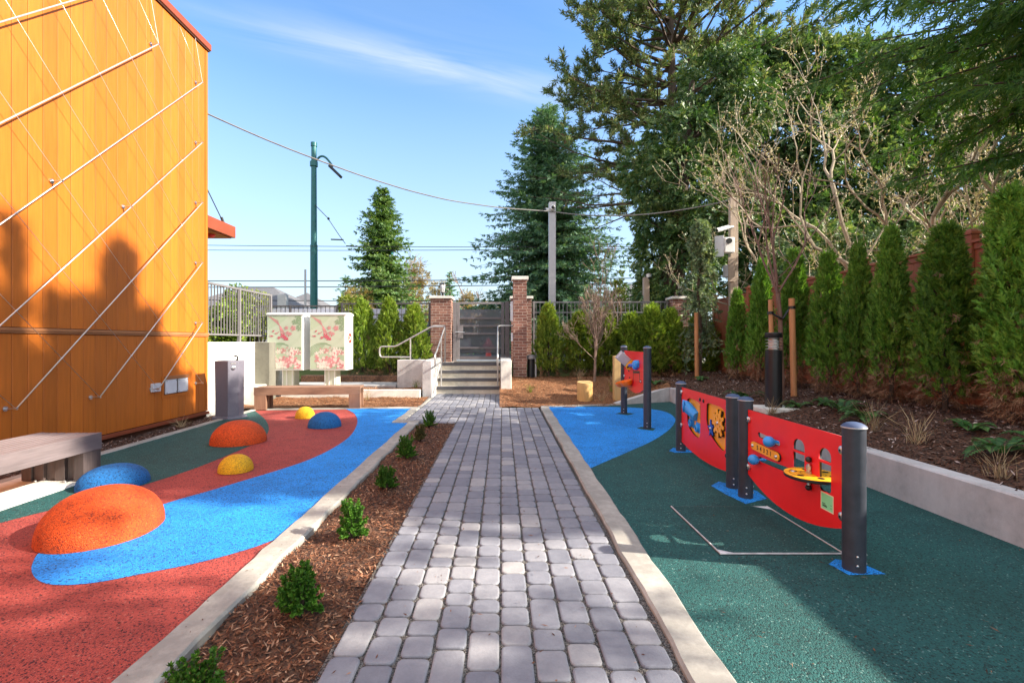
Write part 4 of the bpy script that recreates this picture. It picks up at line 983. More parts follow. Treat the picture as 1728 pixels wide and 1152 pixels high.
def panel_music():
    pn = Panel((2.43, 9.26), (2.39, 7.67)); L = pn.L
    t = thing('play_panel', 'tall red play panel with a steel crank and orange scoops, farthest from the viewer', 'play panel', (2.41, 8.5, 0), 'red play panels between navy posts')
    post(t, 2.43, 9.26, 1.335); post(t, 2.39, 7.67, 1.335)
    u0, u1, zt = 0.066, L - 0.066, 1.235
    outer = arch_bottom(u0, u1, 0.66, 0.50) + [(u1, zt), (u0, zt)]
    note = [(0.735, 0.98), (0.76, 0.98), (0.76, 0.885), (1.17, 0.905), (1.17, 0.71), (1.145, 0.71), (1.145, 0.865), (0.76, 0.845), (0.76, 0.66), (0.735, 0.66)]
    hole = disc_pts(1.235, 0.735, 0.040, 0.034, 16)
    link_mesh('board', plate_mesh(outer, [hole], 0.006, lambda a, b, w: pn(a, b, w + 0.0065)), RED, t)
    link_mesh('core', plate_mesh(outer, [hole], 0.013, lambda a, b, w: pn(a, b, w - 0.0035)), BLACK, t)
    link_mesh('note_groove', plate_mesh(note, [], 0.002, lambda a, b, w: pn(a, b, w + 0.0093)), BLACK, t)
    # crank arm standing out towards the path
    c = pn(0.60, 0.985, 0.085)
    def ob(u_, v, w, hu, hv, hw, rot=0.0):
        m_ = MB(); d = pn.d * math.cos(rot) + Vector((0, 0, 1)) * math.sin(rot); q = Vector((0, 0, 1)) * math.cos(rot) - pn.d * math.sin(rot); m_.obox(pn(u_, v, w), d, q, pn.n, hu, hv, hw); return m_
    Z = Vector((0, 0, 1)); ca_ = (pn.n * 0.74 + Z * 0.67).normalized(); cq = (Z * 0.74 - pn.n * 0.67).normalized(); cc = pn(0.70, 0.99, 0.055)
    def plank(along, h1, h2, th, off=0.0): m_ = MB(); m_.obox(cc + ca_ * along - pn.d * off, ca_, cq, pn.d, h1, h2, th); return m_
    a = plank(0.17, 0.125, 0.085, 0.011).build('crank_arm', GREY_M, t, bevel=0.008)
    plank(0.265, 0.018, 0.070, 0.0125).build('crank_slot', WHITE_D, a, bevel=0.006)
    yp = link_mesh('yellow_boss', plate_mesh(rrect(-0.055, 0.055, -0.10, 0.10, 0.053), [], 0.024, lambda q, b, w: cc + ca_ * q + cq * b + pn.d * (w + 0.026)), YELLOW, t)
    link_mesh('boss_core', plate_mesh(rrect(-0.058, 0.058, -0.103, 0.103, 0.055), [], 0.020, lambda q, b, w: cc + ca_ * q + cq * b + pn.d * (w + 0.003)), BLACK, yp)
    for q, b in ((0.0, 0.06), (-0.02, -0.02), (0.012, -0.065)):
        mb = MB(); mb.lathe(cc + ca_ * q + cq * b + pn.d * 0.0385, [(0.018, 0), (0.018, 0.004), (0.006, 0.010)], 12, pn.d); mb.build('bolt', BLACK, yp, autosmooth=True)
    mb = MB(); mb.cyl(pn(0.70, 0.98, 0.075), pn(1.02, 0.995, 0.06), 0.030, n=14); mb.build('blue_shaft', BLUED, t, autosmooth=True)
    mb = MB(); mb.lathe(pn(1.0, 1.0, 0.0095), [(0.085, 0), (0.085, 0.05), (0.055, 0.075), (0.02, 0.08)], 8, pn.n); mb.lathe(pn(1.10, 1.02, 0.0095), [(0.075, 0), (0.075, 0.05), (0.05, 0.065)], 6, pn.n); mb.build('blue_bracket', BLUEP, t, bevel=0.006)
    mb = MB()
    for uu, vv, w in ((0.32, 0.615, 0.10), (0.62, 0.65, 0.075)):
        mb.lathe(pn(uu, vv - 0.055, w), [(0.02, 0), (0.075, 0.012), (0.105, 0.05), (0.112, 0.10), (0.104, 0.10), (0.09, 0.05), (0.02, 0.03)], 20, (pn.n * 0.35 + Vector((0, 0, 1))))
    mb.obox(pn(0.47, 0.635, 0.06), pn.d, (0, 0, 1), pn.n, 0.13, 0.035, 0.03); mb.build('orange_scoop', ORANGEP, t, autosmooth=True)
    for uu, vv in ((0.22, 1.14), (0.30, 0.90), (0.44, 0.865), (0.50, 0.745), (1.235, 0.735)): bolt(pn, t, uu, vv, 0.018, BLACK if uu < 1.2 else GREY_M)
    for v in (1.18, 0.745): clamp(t, pn, 0.088, v, 1)
panel_music()

# ------------------------------------------------------------------ benches
def bench_near():
    t = thing('slatted_bench', 'weathered grey slatted wooden bench at the left edge on a concrete pad', 'bench', (-4.47, 3.9, 0.012))
    x0, x1, y0, y1, zt = -4.77, -4.135, 2.75, 4.93, 0.462
    def at_x(s, y): return s + (y1 - y) * 0.0
    n = 7; w = (x1 - x0 - 0.09) / n
    for k in range(n):
        a = x0 + 0.045 + k * w + 0.004; mb = MB(); mb.box(a, a + w - 0.021, y0, y1 - 0.002, zt - 0.045, zt - rnd.uniform(0, .002)); mb.build('slat', BENCH_GREY, t, bevel=0.004)
    for a, b in ((x0, x0 + 0.043), (x1 - 0.043, x1)):
        mb = MB(); mb.box(a, b, y0, y1, zt - 0.165, zt + 0.002); mb.build('side_rail', BENCH_GREY, t, bevel=0.004)
    mb = MB(); mb.box(x0 + 0.0435, x1 - 0.0435, y0 + 0.1, y1 - 0.1, zt - 0.155, zt - 0.13); mb.build('under_frame', BENCH_GREYZ, t)
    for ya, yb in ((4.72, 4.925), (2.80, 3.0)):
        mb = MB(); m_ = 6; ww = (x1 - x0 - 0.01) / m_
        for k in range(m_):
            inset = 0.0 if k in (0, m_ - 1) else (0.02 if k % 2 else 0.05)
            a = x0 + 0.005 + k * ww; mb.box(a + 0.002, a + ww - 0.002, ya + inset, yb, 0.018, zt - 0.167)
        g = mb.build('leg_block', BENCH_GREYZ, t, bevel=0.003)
        mb = MB()
        for k in (1.6, 4.4):
            mb.box(x0 + k * ww - 0.03, x0 + k * ww + 0.03, ya - 0.04, ya + 0.03, 0.0125, 0.0175); mb.cyl((x0 + k * ww, ya - 0.02, 0.0175), (x0 + k * ww, ya - 0.02, 0.032), 0.012, n=8)
        mb.build('fixing_plate', STEEL, g)
bench_near()
def bench_far():
    t = thing('slatted_bench', 'brown wooden bench standing in front of the two mailbox cabinets', 'bench', (-4.0, 10.0, 0))
    a = Vector((-5.04, 9.72, 0)); b = Vector((-2.93, 9.97, 0)); d = (b - a).normalized(); q = Vector((-d.y, d.x, 0)); L = (b - a).length; W, zt = 0.44, 0.465; Z = Vector((0, 0, 1))
    def bx(mb, u0, u1, v0, v1, z0, z1): mb.obox(a + d * (u0 + u1) / 2 + q * (v0 + v1) / 2 + Z * (z0 + z1) / 2, d, q, Z, (u1 - u0) / 2, (v1 - v0) / 2, (z1 - z0) / 2)
    for k in range(6):
        w = (W - 0.09) / 6; mb = MB(); bx(mb, 0.0, L, 0.045 + k * w + .003, 0.045 + (k + 1) * w - .003, zt - .045, zt); mb.build('slat', BENCH_BRN, t, bevel=0.004)
    for v in (0, W - 0.043): mb = MB(); bx(mb, 0, L, v, v + 0.043, zt - 0.16, zt + 0.002); mb.build('side_rail', BENCH_BRN, t, bevel=0.004)
    for u in (0.005, L - 0.235):
        mb = MB(); 
        for k in range(5):
            w = W / 5; ins = 0 if k in (0, 4) else (0.04 if k % 2 else 0.015); bx(mb, u + ins, u + 0.23 - ins, k * w + .002, (k + 1) * w - .002, 0.005, zt - 0.162)
        mb.build('leg_block', BENCH_BRNZ, t, bevel=0.003)
bench_far()

# ------------------------------------------------------------------ drinking fountain
def fountain():
    t = thing('drinking_fountain', 'grey purple granite drinking fountain column beside the orange wall corner', 'drinking fountain', (-4.83, 8.75, 0))
    cx, cy = -4.97, 8.72; base = [(-0.20, -0.115), (0.065, -0.16), (0.19, -0.035), (0.19, 0.16), (-0.20, 0.16)]
    def loop(k, z, dx=0): return [(cx + x * k + dx, cy + y * k, z) for x, y in base]
    mb = MB(); n = 5; rings = [loop(0.97, 0.05), loop(1.0, 0.75), loop(1.02, 1.045), loop(1.0, 1.06)]
    for r_ in rings: mb.v.extend(r_)
    for s in range(3):
        for k in range(n): mb.face((s * n + k, s * n + (k + 1) % n, (s + 1) * n + (k + 1) % n, (s + 1) * n + k))
    mb.face([3 * n + k for k in range(n)]); mb.face([k for k in range(n)][::-1]); mb.build('column', GRANITE, t, bevel=0.006)
    mb = MB(); l0, l1 = loop(1.22, 0.004), loop(1.16, 0.05); mb.v.extend(l0 + l1)
    for k in range(n): mb.face((k, (k + 1) % n, n + (k + 1) % n, n + k))
    mb.face([n + k for k in range(n)]); mb.build('foot', GRANITE, t, bevel=0.006)
    mb = MB(); pts = spline([(cx + 0.14, cy, 1.06), (cx + 0.15, cy, 1.12), (cx + 0.135, cy - 0.01, 1.145), (cx + 0.10, cy - 0.015, 1.14)], 5); mb.tube(pts, 0.014, 10); mb.lathe((cx + 0.14, cy, 1.06), [(0.03, 0), (0.03, 0.012), (0.018, 0.02)], 14); mb.build('spout', BLACKM, t, autosmooth=True)
    nn = Vector((0.14, -0.14, 0)).normalized(); c = Vector((cx + 0.130, cy - 0.100, 0.93)); mb = MB(); mb.lathe(c, [(0.036, 0), (0.036, 0.008), (0.026, 0.012), (0.018, 0.012), (0.016, 0.02), (0.001, 0.022)], 18, nn); mb.build('push_button', STEEL, t, autosmooth=True)
    c = Vector((cx + 0.132, cy - 0.1015, 1.01)); mb = MB(); mb.obox(c, (0.7071, 0.7071, 0), (0, 0, 1), nn, 0.04, 0.012, 0.003); mb.build('name_plate', STEEL, t)
fountain()

# ------------------------------------------------------------------ mailbox cabinets with printed wrap
def floral(mb, x0, x1, z0, z1, y, seed):
    """flat printed shapes on a front that faces the viewer; each layer 0.4 mm proud of the last"""
    r = random.Random(seed); W, Hh = x1 - x0, z1 - z0
    X = lambda u: x0 + W * u; Z = lambda v: z0 + Hh * v; lay = [0]
    def poly(pts, mi):
        lay[0] += 1; yy = y - 0.0004 * (1 + lay[0] * 0.02); mb.cur = mi
        # clip to the panel by clamping
        o = len(mb.v); mb.v.extend([(X(min(1, max(0, p[0]))), yy, Z(min(1, max(0, p[1])))) for p in pts]); mb.face(range(o, o + len(pts)))
    asp = W / Hh
    def ring(cu, cv, ru, a0, a1, wid, mi, n=18):
        for k in range(n):
            q0, q1 = R(lerp(a0, a1, k / n)), R(lerp(a0, a1, (k + 1) / n))
            poly([(cu + rr * math.cos(q), cv + rr * asp * math.sin(q)) for rr, q in ((ru, q0), (ru + wid, q0), (ru + wid, q1), (ru, q1))], mi)
    def flower(cu, cv, s, a, mi, mi2, n=5):
        for k in range(n):
            q = a + 2 * math.pi * k / n; c, d = math.cos(q), math.sin(q)
            tip = [(0.15, 0.0), (0.55, 0.28), (0.85, 0.30), (0.80, 0.10), (1.05, 0.0), (0.80, -0.10), (0.85, -0.30), (0.55, -0.28)]
            poly([(cu + s * (p * c - w * d), cv + s * asp * (p * d + w * c)) for p, w in tip], mi if k % 2 else mi2)
        poly([(cu + s * 0.3 * math.cos(R(60 * k)), cv + s * 0.3 * asp * math.sin(R(60 * k))) for k in range(6)], mi2)
    def leaf(cu, cv, s, a, mi):
        c, d = math.cos(a), math.sin(a)
        poly([(cu + s * (p * c - w * d), cv + s * asp * (p * d + w * c)) for p, w in ((0, 0), (0.4, 0.25), (1, 0), (0.4, -0.25))], mi)
    # soft sweeping fields
    poly([(0, 1), (0.62, 1), (0.48, 0.90), (0.30, 0.83), (0.0, 0.72)], 2)
    for k in range(9): ring(0.45, 0.74, 0.05 + k * 0.052, -95, 40 + k * 3, 0.053, 0)
    ring(0.50, 0.75, 0.505, -85, 20, 0.012, 4); ring(0.55, 0.74, 0.42, -100, -20, 0.01, 2)
    for k in range(7): poly([(0.02 + 0.045 * k, 0.995 - 0.012 * k), (0.034 + 0.045 * k, 0.995 - 0.012 * k), (0.385, 0.80 - 0.004 * k), (0.375, 0.80 - 0.004 * k)], 5)
    for k in range(6): poly([(0.355 + 0.004 * k, 0.80), (0.375 + 0.004 * k, 0.80), (0.40 + 0.025 * k, 0.665), (0.39 + 0.025 * k, 0.665)], 5)
    # concentric green arcs, lower left
    poly([(0.0, 0.18), (0.05, 0.30), (0.12, 0.37), (0.22, 0.42), (0.36, 0.44), (0.55, 0.40), (0.55, 0.18)], 1)
    for k in range(7): ring(0.38, 0.14, 0.32 + 0.036 * k, 100 - 4 * k, 178, 0.020, 3)
    ring(0.38, 0.14, 0.50, 62, 100, 0.030, 3)
    poly([(0.62, 0.18), (0.58, 0.30), (0.66, 0.37), (0.80, 0.405), (1.0, 0.41), (1.0, 0.18)], 3)
    poly([(0.0, 0.0), (0.0, 0.22), (0.2, 0.32), (0.5, 0.33), (0.8, 0.28), (1.0, 0.30), (1.0, 0.0)], 4)
    for k in range(9): ring(1.05, 0.0, 0.12 + 0.05 * k, 95, 178, 0.016, 3)
    # oak-like green leaves, upper right
    for cu, cv, s, a in ((0.98, 0.93, 0.26, 3.5), (0.96, 0.84, 0.22, 2.7), (0.80, 0.88, 0.14, 2.9), (0.93, 0.76, 0.14, 4.4), (0.90, 0.98, 0.16, 3.1)): flower(cu, cv, s * 0.62, a, 3, 3, 5)
    # blossoms
    for _ in range(16):
        t_ = r.random(); leaf(lerp(0.02, 0.62, t_), 0.625 + 0.05 * math.sin(t_ * 5) + r.uniform(-.03, .04), r.uniform(0.05, 0.10), r.uniform(-0.6, 0.8), 6 if r.random() < .6 else 5)
    for cu, cv, s, mi in ((0.46, 0.62, 0.085, 6), (0.54, 0.575, 0.075, 6), (0.60, 0.67, 0.075, 5), (0.76, 0.765, 0.09, 5), (0.56, 0.77, 0.065, 5), (0.34, 0.585, 0.05, 6), (0.68, 0.66, 0.055, 5)): flower(cu, cv, s, r.random() * 6, mi, 6 if mi == 6 else 5)
    for _ in range(14): leaf(r.uniform(0.15, 0.75), r.uniform(0.345, 0.40), r.uniform(0.03, 0.06), r.uniform(0, 3), 5 if r.random() < .7 else 6)
    fl = [(r.uniform(0.18, 1.0), r.uniform(0.20, 0.36), r.uniform(0.06, 0.10)) for _ in range(16)] + [(r.uniform(0.2, 0.95), r.uniform(0.10, 0.22), r.uniform(0.09, 0.14)) for _ in range(12)] + [(r.uniform(0.02, 0.98), r.uniform(0.03, 0.10), r.uniform(0.11, 0.17)) for _ in range(10)]
    for cu, cv, s in fl: flower(cu, cv, s, r.random() * 6, 7, 5 if r.random() < .55 else 8)
PRINTS = [PRINT_BASE, PRINT_GREEN2, PRINT_GREEN2, PRINT_GREEN, PRINT_GREEN2, PRINT_PINK, PRINT_RED, PRINT_PALE, PRINT_CREAM]
def mailbox(x0, x1, label, logo):
    yf, yb, z0, z1 = 11.74, 12.30, 0.70, 2.075
    t = thing('mailbox_cabinet', label, 'mailbox', ((x0 + x1) / 2, 12.0, 0.275), 'floral printed mailbox cabinets')
    mb = MB(); mb.box(x0, x1, yf, yb, z0, z1); mb.build('body', WHITE_P, t, bevel=0.012)
    # domed lid
    mb = MB(); n = 8; prof = [(yf - 0.02 + (yb - yf + 0.04) * k / n, z1 + 0.012 + 0.055 * math.sin(math.pi * min(1, (k / n) * 0.75 + 0.12))) for k in range(n + 1)]
    for x in (x0 - 0.012, x1 + 0.012): mb.v.extend([(x, yf - 0.02, z1 + 0.0005), *[(x, a, b) for a, b in prof], (x, yb + 0.02, z1 + 0.0005)])
    m_ = n + 3
    for k in range(m_): mb.face((k, (k + 1) % m_, m_ + (k + 1) % m_, m_ + k))
    mb.face(range(m_)); mb.face([m_ + k for k in range(m_)][::-1]); mb.build('lid', WHITE_P, t, autosmooth=True)
    mb = MB(); mb.box(x0 + 0.012, x1 - 0.045, yf - 0.004, yf - 0.0005, z0 + 0.035, z1 - 0.02); w = mb.build('printed_front', PRINT_BASE, t)
    mb = MB(); floral(mb, x0 + 0.014, x1 - 0.047, z0 + 0.037, z1 - 0.022, yf - 0.0042, 5); mb.build('print_flowers', PRINTS, w)
    mb = MB(); mb.box((x0 + x1) / 2 - 0.15, (x0 + x1) / 2 + 0.15, yf + 0.16, yb - 0.08, 0.275, z0 - 0.0005); l = mb.build('pedestal', M("sage_post_paint", (0.55, 0.58, 0.47), 0.5, 0, 0.06), t, bevel=0.006)
    for a in (-0.14, -0.04, 0.10): mb = MB(); mb.box((x0 + x1) / 2 + a, (x0 + x1) / 2 + a + 0.02, yf + 0.150, yf + 0.1595, 0.28, z0 - 0.002); mb.build('pedestal_rib', WHITE_P, l)
    if logo:
        mb = MB(); xs = x1 + 0.0004; r = random.Random(3)
        mb.cur = 0
        mb.add([(xs + .0002, yf + 0.05, z0 + 0.05), (xs + .0002, yb - 0.03, z0 + 0.05), (xs + .0002, yb - 0.03, z1 - 0.06), (xs + .0002, yf + 0.05, z1 - 0.06)], [(0, 1, 2, 3)])
        for k in range(34):
            cy_, cz_ = r.uniform(yf + 0.1, yb - 0.08), z0 + 0.07 + (r.random() ** 2.2) * 0.95; s = r.uniform(0.02, 0.05); a = r.random() * 6; mb.cur = r.choice((5, 7, 7, 1, 6 if cz_ > z0 + .5 else 5))
            o = len(mb.v); mb.v.extend([(xs + 0.0004 + k * 1e-5, cy_ + s * p * math.cos(a) - s * w_ * math.sin(a), cz_ + s * p * math.sin(a) + s * w_ * math.cos(a)) for p, w_ in ((-1, 0), (0, .5), (1, 0), (0, -.5))]); mb.face(range(o, o + 4))
        mb.build('printed_side', PRINTS, t)
        cy_, cz_ = yf + 0.30, 1.50; mb = MB(); mb.lathe((xs + 0.001, cy_, cz_), [(0.125, 0), (0.125, 0.002)], 30, (1, 0, 0)); e = mb.build('round_emblem', REDSIGN, t)
        # white winged arrow of the emblem: a sharp wing above and a smaller one below, split by a gap
        mb = MB(); q = xs + 0.0034
        mb.add([(q, cy_ - 0.055, cz_ + 0.075), (q, cy_ + 0.085, cz_ + 0.005), (q, cy_ - 0.02, cz_ + 0.005)], [(0, 1, 2)])
        mb.add([(q, cy_ - 0.02, cz_ - 0.008), (q, cy_ + 0.085, cz_ - 0.004), (q, cy_ - 0.06, cz_ - 0.075), (q, cy_ - 0.045, cz_ - 0.02)], [(0, 1, 2, 3)])
        mb.build('emblem_wing', WHITE_P, e)
mailbox(-5.76, -4.86, 'left white mailbox cabinet with pink and sage floral print, next to the concrete wall', False)
mailbox(-4.70, -3.80, 'right white mailbox cabinet with floral print and a round red emblem on its side', True)

# ================================================================== WALLS, STEPS, GATE, FENCES
def side_wall():
    t = thing('concrete_side_wall', 'bright concrete wall under the railing beyond the orange building corner', 'wall', (-5.9, 10.5, 0))
    mb = MB(); mb.box(-6.05, -5.70, 9.05, 13.2, -0.1, 1.40); mb.build('wall_run', CONC_PALE, t, bevel=0.01)
    mb = MB(); mb.box(-5.698, -5.36, 11.04, 11.36, -0.1, 1.398); mb.build('pier', concrete('stained_shaded_concrete', (0.15, 0.145, 0.115)), t, bevel=0.01)  # olive-brown stain, with the shadow on the pier darkened into the colour
    mb = MB(); mb.box(-5.698, -5.42, 10.55, 11.035, -0.1, 0.42); mb.build('low_step', CONC_PALE, t, bevel=0.01)
side_wall()
mb = MB(); mb.box(-5.35, -1.945, 11.58, 11.72, -0.1, 0.235); tag(mb.build('low_kerb_wall', CONC_PALE, bevel=0.012), 'low concrete kerb wall running behind the far bench to the steps', 'wall')
mb = MB(); mb.box(-2.70, -2.03, 12.5, 12.9, -0.1, 0.93); tag(mb.build('ramp_end_wall', CONC_WALL, bevel=0.012), 'square concrete end wall with a railing on top, left of the steps', 'wall')
mb = MB(); mb.box(-1.94, -1.71, 11.88, 14.2, -0.1, 0.94); tag(mb.build('stair_cheek_wall', CONC_WALL, bevel=0.012), 'concrete cheek wall along the left side of the steps', 'wall', None)
mb = MB(); mb.box(0.03, 0.30, 11.88, 14.2, -0.1, 0.94); tag(mb.build('stair_cheek_wall', CONC_PALE, bevel=0.012), 'concrete cheek wall along the right side of the steps by the tall brick pillar', 'wall', None)

def steps():
    t = thing('entrance_steps', 'four concrete steps with dark nosings leading up to the gate', 'steps', (-0.84, 13.4, 0))
    x0, x1 = -1.707, 0.027
    for k in range(4):
        ya = 12.84 + 0.31 * k; z = 0.2 * (k + 1)
        mb = MB(); mb.box(x0, x1, ya, ya + (0.31 if k < 3 else 0.9) - (0.0005 if k < 3 else 0), -0.1, z); s = mb.build('step', CONC_STEP, t, bevel=0.006)
        mb = MB(); mb.box(x0 + 0.01, x1 - 0.01, ya - 0.022, ya + 0.06, z - 0.085, z + 0.003); mb.build('nosing', NOSING, s, bevel=0.006)
    mb = MB(); mb.box(-1.72, 0.35, 14.68, 15.42, -0.1, 0.795); mb.build('landing', CONC_STEP, t)
steps()
mb = MB(); mb.box(-1.35, -0.1, 13.84, 14.18, 0.8005, 0.815); tag(mb.build('door_mat', MAT_BLACK, bevel=0.004), 'black rubber mat on the top step in front of the gate', 'mat')

def rail_thing(name, label, pts, posts, r=0.021):
    t = thing(name, label, 'handrail', (posts[0][0], posts[0][1], posts[0][2]))
    mb = MB(); mb.tube(pts, r, 10); mb.build('rail', RAIL, t, autosmooth=True)
    for x, y, za, zb in posts:
        mb = MB(); mb.cyl((x, y, za), (x, y, zb), r * 0.95, n=10); mb.lathe((x, y, za), [(0.045, 0), (0.045, 0.008)], 14); mb.build('rail_post', RAIL, t, autosmooth=True)
def fillet(pts, r=0.08, n=5):
    out = [Vector(pts[0])]
    for a, b, c in zip(pts[:-2], pts[1:-1], pts[2:]):
        a, b, c = Vector(a), Vector(b), Vector(c); u, v = (a - b), (c - b); k = min(r, u.length * .45, v.length * .45); p, q = b + u.normalized() * k, b + v.normalized() * k
        for i in range(n + 1): t = i / n; out.append(p * (1 - t) ** 2 + b * 2 * t * (1 - t) + q * t * t)
    return out + [Vector(pts[-1])]
xl = -1.60
rail_thing('handrail', 'sloping steel handrail on the left side of the steps', fillet([(xl, 13.0, 0.86), (xl, 11.75, 0.80), (xl, 11.72, 1.09), (xl, 12.0, 1.14), (xl, 13.95, 1.88), (-1.75, 14.15, 1.88), (-2.0, 14.2, 1.88)], 0.12), [(xl, 13.0, 0.2, 1.52), (xl, 13.9, 0.8, 1.86)])
xr = -0.05
rail_thing('handrail', 'sloping steel handrail on the right side of the steps, turning into the brick pillar', fillet([(xr, 12.95, 0.86), (xr, 11.75, 0.80), (xr, 11.72, 1.09), (xr, 12.0, 1.14), (xr, 13.95, 1.88), (0.40, 13.97, 1.88)], 0.12), [(xr, 12.95, 0.2, 1.50)])
yr = 12.65
rail_thing('handrail', 'looped steel handrail on the ramp end wall left of the steps', fillet([(-2.38, yr, 1.00), (-3.20, yr, 1.00), (-3.20, yr, 1.28), (-2.78, yr, 1.28), (-1.80, yr, 1.82), (-1.50, yr, 1.82)], 0.09), [(-2.38, yr, 0.93, 1.49)])

def lantern(par, x, y, z):
    mb = MB(); mb.lathe((x, y, z), [(0.075, 0), (0.075, 0.02), (0.03, 0.035), (0.028, 0.10), (0.06, 0.12), (0.06, 0.135)], 16); mb.lathe((x, y, z + 0.40), [(0.10, 0), (0.105, 0.012), (0.06, 0.035), (0.01, 0.045)], 16)
    for k in range(6):
        a = R(60 * k); mb.cyl((x + .058 * math.cos(a), y + .058 * math.sin(a), z + .13), (x + .09 * math.cos(a), y + .09 * math.sin(a), z + .40), 0.006, n=5)
    mb.build('lantern_frame', BLACKM, par, autosmooth=True)
    mb = MB(); mb.lathe((x, y, z + 0.136), [(0.052, 0), (0.082, 0.262)], 16); mb.build('lantern_glass', GLASS, par, smooth=True)
def pillar(label, x0, x1, y0, y1, zb, zt, cap_h=0.075, cap_o=0.045, tall=False):
    t = thing('brick_pillar', label, 'pillar', ((x0 + x1) / 2, (y0 + y1) / 2, zb))
    mb = MB(); mb.box(x0, x1, y0, y1, zb - 0.3, zt - cap_h); mb.build('shaft', BRICK, t)
    mb = MB()
    if tall:
        mb.box(x0 - cap_o, x1 + cap_o, y0 - cap_o, y1 + cap_o, zt - 0.10, zt)
        a, b = 0.012, 0.035; o = len(mb.v)
        for k, z in ((a, zt - 0.30), (b, zt - 0.101)): mb.v.extend([(x0 - k, y0 - k, z), (x1 + k, y0 - k, z), (x1 + k, y1 + k, z), (x0 - k, y1 + k, z)])
        # tapered collar only at the sides, leaving brick to view between
    else: mb.box(x0 - cap_o, x1 + cap_o, y0 - cap_o, y1 + cap_o, zt - cap_h, zt)
    mb.v = mb.v[:8]; mb.build('cap', CONC_PALE, t, bevel=0.01)
    return t
p = pillar('brick pillar left of the gate with a concrete cap', -2.10, -1.48, 14.45, 15.05, 0.78, 2.80)
lt = thing('post_lantern', 'black post lantern on the brick pillar left of the gate', 'lantern', (-1.77, 14.75, 2.80)); lantern(lt, -1.77, 14.75, 2.80)
pillar('brick pillar behind the tall one, at the right of the gate', 0.36, 0.98, 14.50, 15.10, 0.78, 2.80)
pillar('tall slim brick pillar at the foot of the right handrail', 0.385, 0.765, 13.35, 13.73, 0.36, 3.25, tall=True)
pillar('far brick pillar at the right end of the metal fence, under a lantern', 5.28, 5.80, 14.45, 14.95, 0.5, 2.79)
lt = thing('post_lantern', 'black post lantern on the far brick pillar behind the weeping conifer', 'lantern', (5.60, 14.7, 2.79)); lantern(lt, 5.60, 14.7, 2.79)
mb = MB(); mb.box(0.31, 0.38, 13.50, 13.60, 2.0, 2.55); mb.box(0.375, 0.384, 13.46, 13.64, 1.98, 2.57); tag(mb.build('intercom_box', WHITE_D, bevel=0.005), 'narrow white box mounted on the side of the tall brick pillar', 'box')
mb = MB(); mb.box(0.325, 0.384, 13.44, 13.62, 1.42, 1.66); tag(mb.build('keypad_box', WHITE_D, bevel=0.008), 'small square pale box low on the tall brick pillar facing the gate', 'box')

def gate():
    t = thing('metal_gate', 'dark metal gate with horizontal rails and perforated infill at the top of the steps', 'gate', (-0.55, 14.7, 0.8))
    y = 14.72; zt, zb = 2.64, 0.86
    def bx(x0, x1, z0, z1, dy=0.03, yy=y): m_ = MB(); m_.box(x0, x1, yy - dy, yy + dy, z0, z1); return m_
    bx(-1.44, -1.335, 0.79, zt, 0.05).build('gate_post', FENCE_METAL, t, bevel=0.004); bx(0.17, 0.31, 0.79, zt + 0.02, 0.05).build('gate_post', FENCE_DARK, t, bevel=0.004)
    bx(-1.325, -1.235, zb, zt).build('stile', FENCE_METAL, t, bevel=0.003); bx(0.05, 0.15, zb, zt).build('stile', FENCE_DARK, t, bevel=0.003)
    bx(-1.2345, 0.0495, zt - 0.065, zt, 0.028).build('top_rail', FENCE_METAL, t, bevel=0.003); bx(-1.2345, 0.0495, zb, zb + 0.10, 0.028).build('bottom_rail', FENCE_DARK, t, bevel=0.003)
    for z in (2.14, 1.90, 1.66, 1.22): bx(-1.2345, 0.0495, z - 0.03, z + 0.03, 0.022).build('cross_rail', FENCE_DARK, t, bevel=0.003)
    m_ = MB()
    for a, b in ((2.17, 2.40), (1.25, 1.63)): pass
    m_.add([(-1.2345, y + .026, 1.06), (0.0495, y + .026, 1.06), (0.0495, y + .026, 2.42), (-1.2345, y + .026, 2.42)], [(0, 1, 2, 3)]); m_.build('perforated_infill', INFILL, t)
    m_ = MB(); m_.box(-1.30, -1.13, y - .05, y - .031, 1.52, 1.92); lk = m_.build('lock_box', FENCE_METAL, t, bevel=0.004)
    m_ = MB(); m_.cyl((-1.26, y - .05, 1.71), (-1.26, y - .11, 1.71), 0.02, n=10); m_.cyl((-1.26, y - .105, 1.71), (-1.08, y - .105, 1.70), 0.012, n=8); m_.cyl((-1.26, y - .105, 1.71), (-1.36, y - .105, 1.71), 0.016, n=8); m_.build('lever_handle', STEEL, lk, autosmooth=True)
gate()
# hydrant on the street side
def hydrant():
    x, y, z = -0.42, 18.0, 0.775; t = thing('fire_hydrant', 'red fire hydrant on the pavement seen through the gate', 'hydrant', (x, y, z))
    mb = MB(); mb.lathe((x, y, z), [(0.16, 0), (0.16, 0.05), (0.11, 0.06), (0.105, 0.50), (0.15, 0.52), (0.15, 0.57), (0.12, 0.60), (0.09, 0.70), (0.03, 0.75), (0.03, 0.79), (0.01, 0.80)], 20); mb.build('barrel', HYD, t, autosmooth=True)
    for ax in ((1, 0, 0), (-1, 0, 0), (0, -1, 0)): mb = MB(); mb.lathe((x, y, z + 0.45), [(0.06, 0.09), (0.06, 0.17), (0.07, 0.17), (0.07, 0.20), (0.03, 0.22)], 12, ax); mb.build('outlet', HYD, t, autosmooth=True)
hydrant()

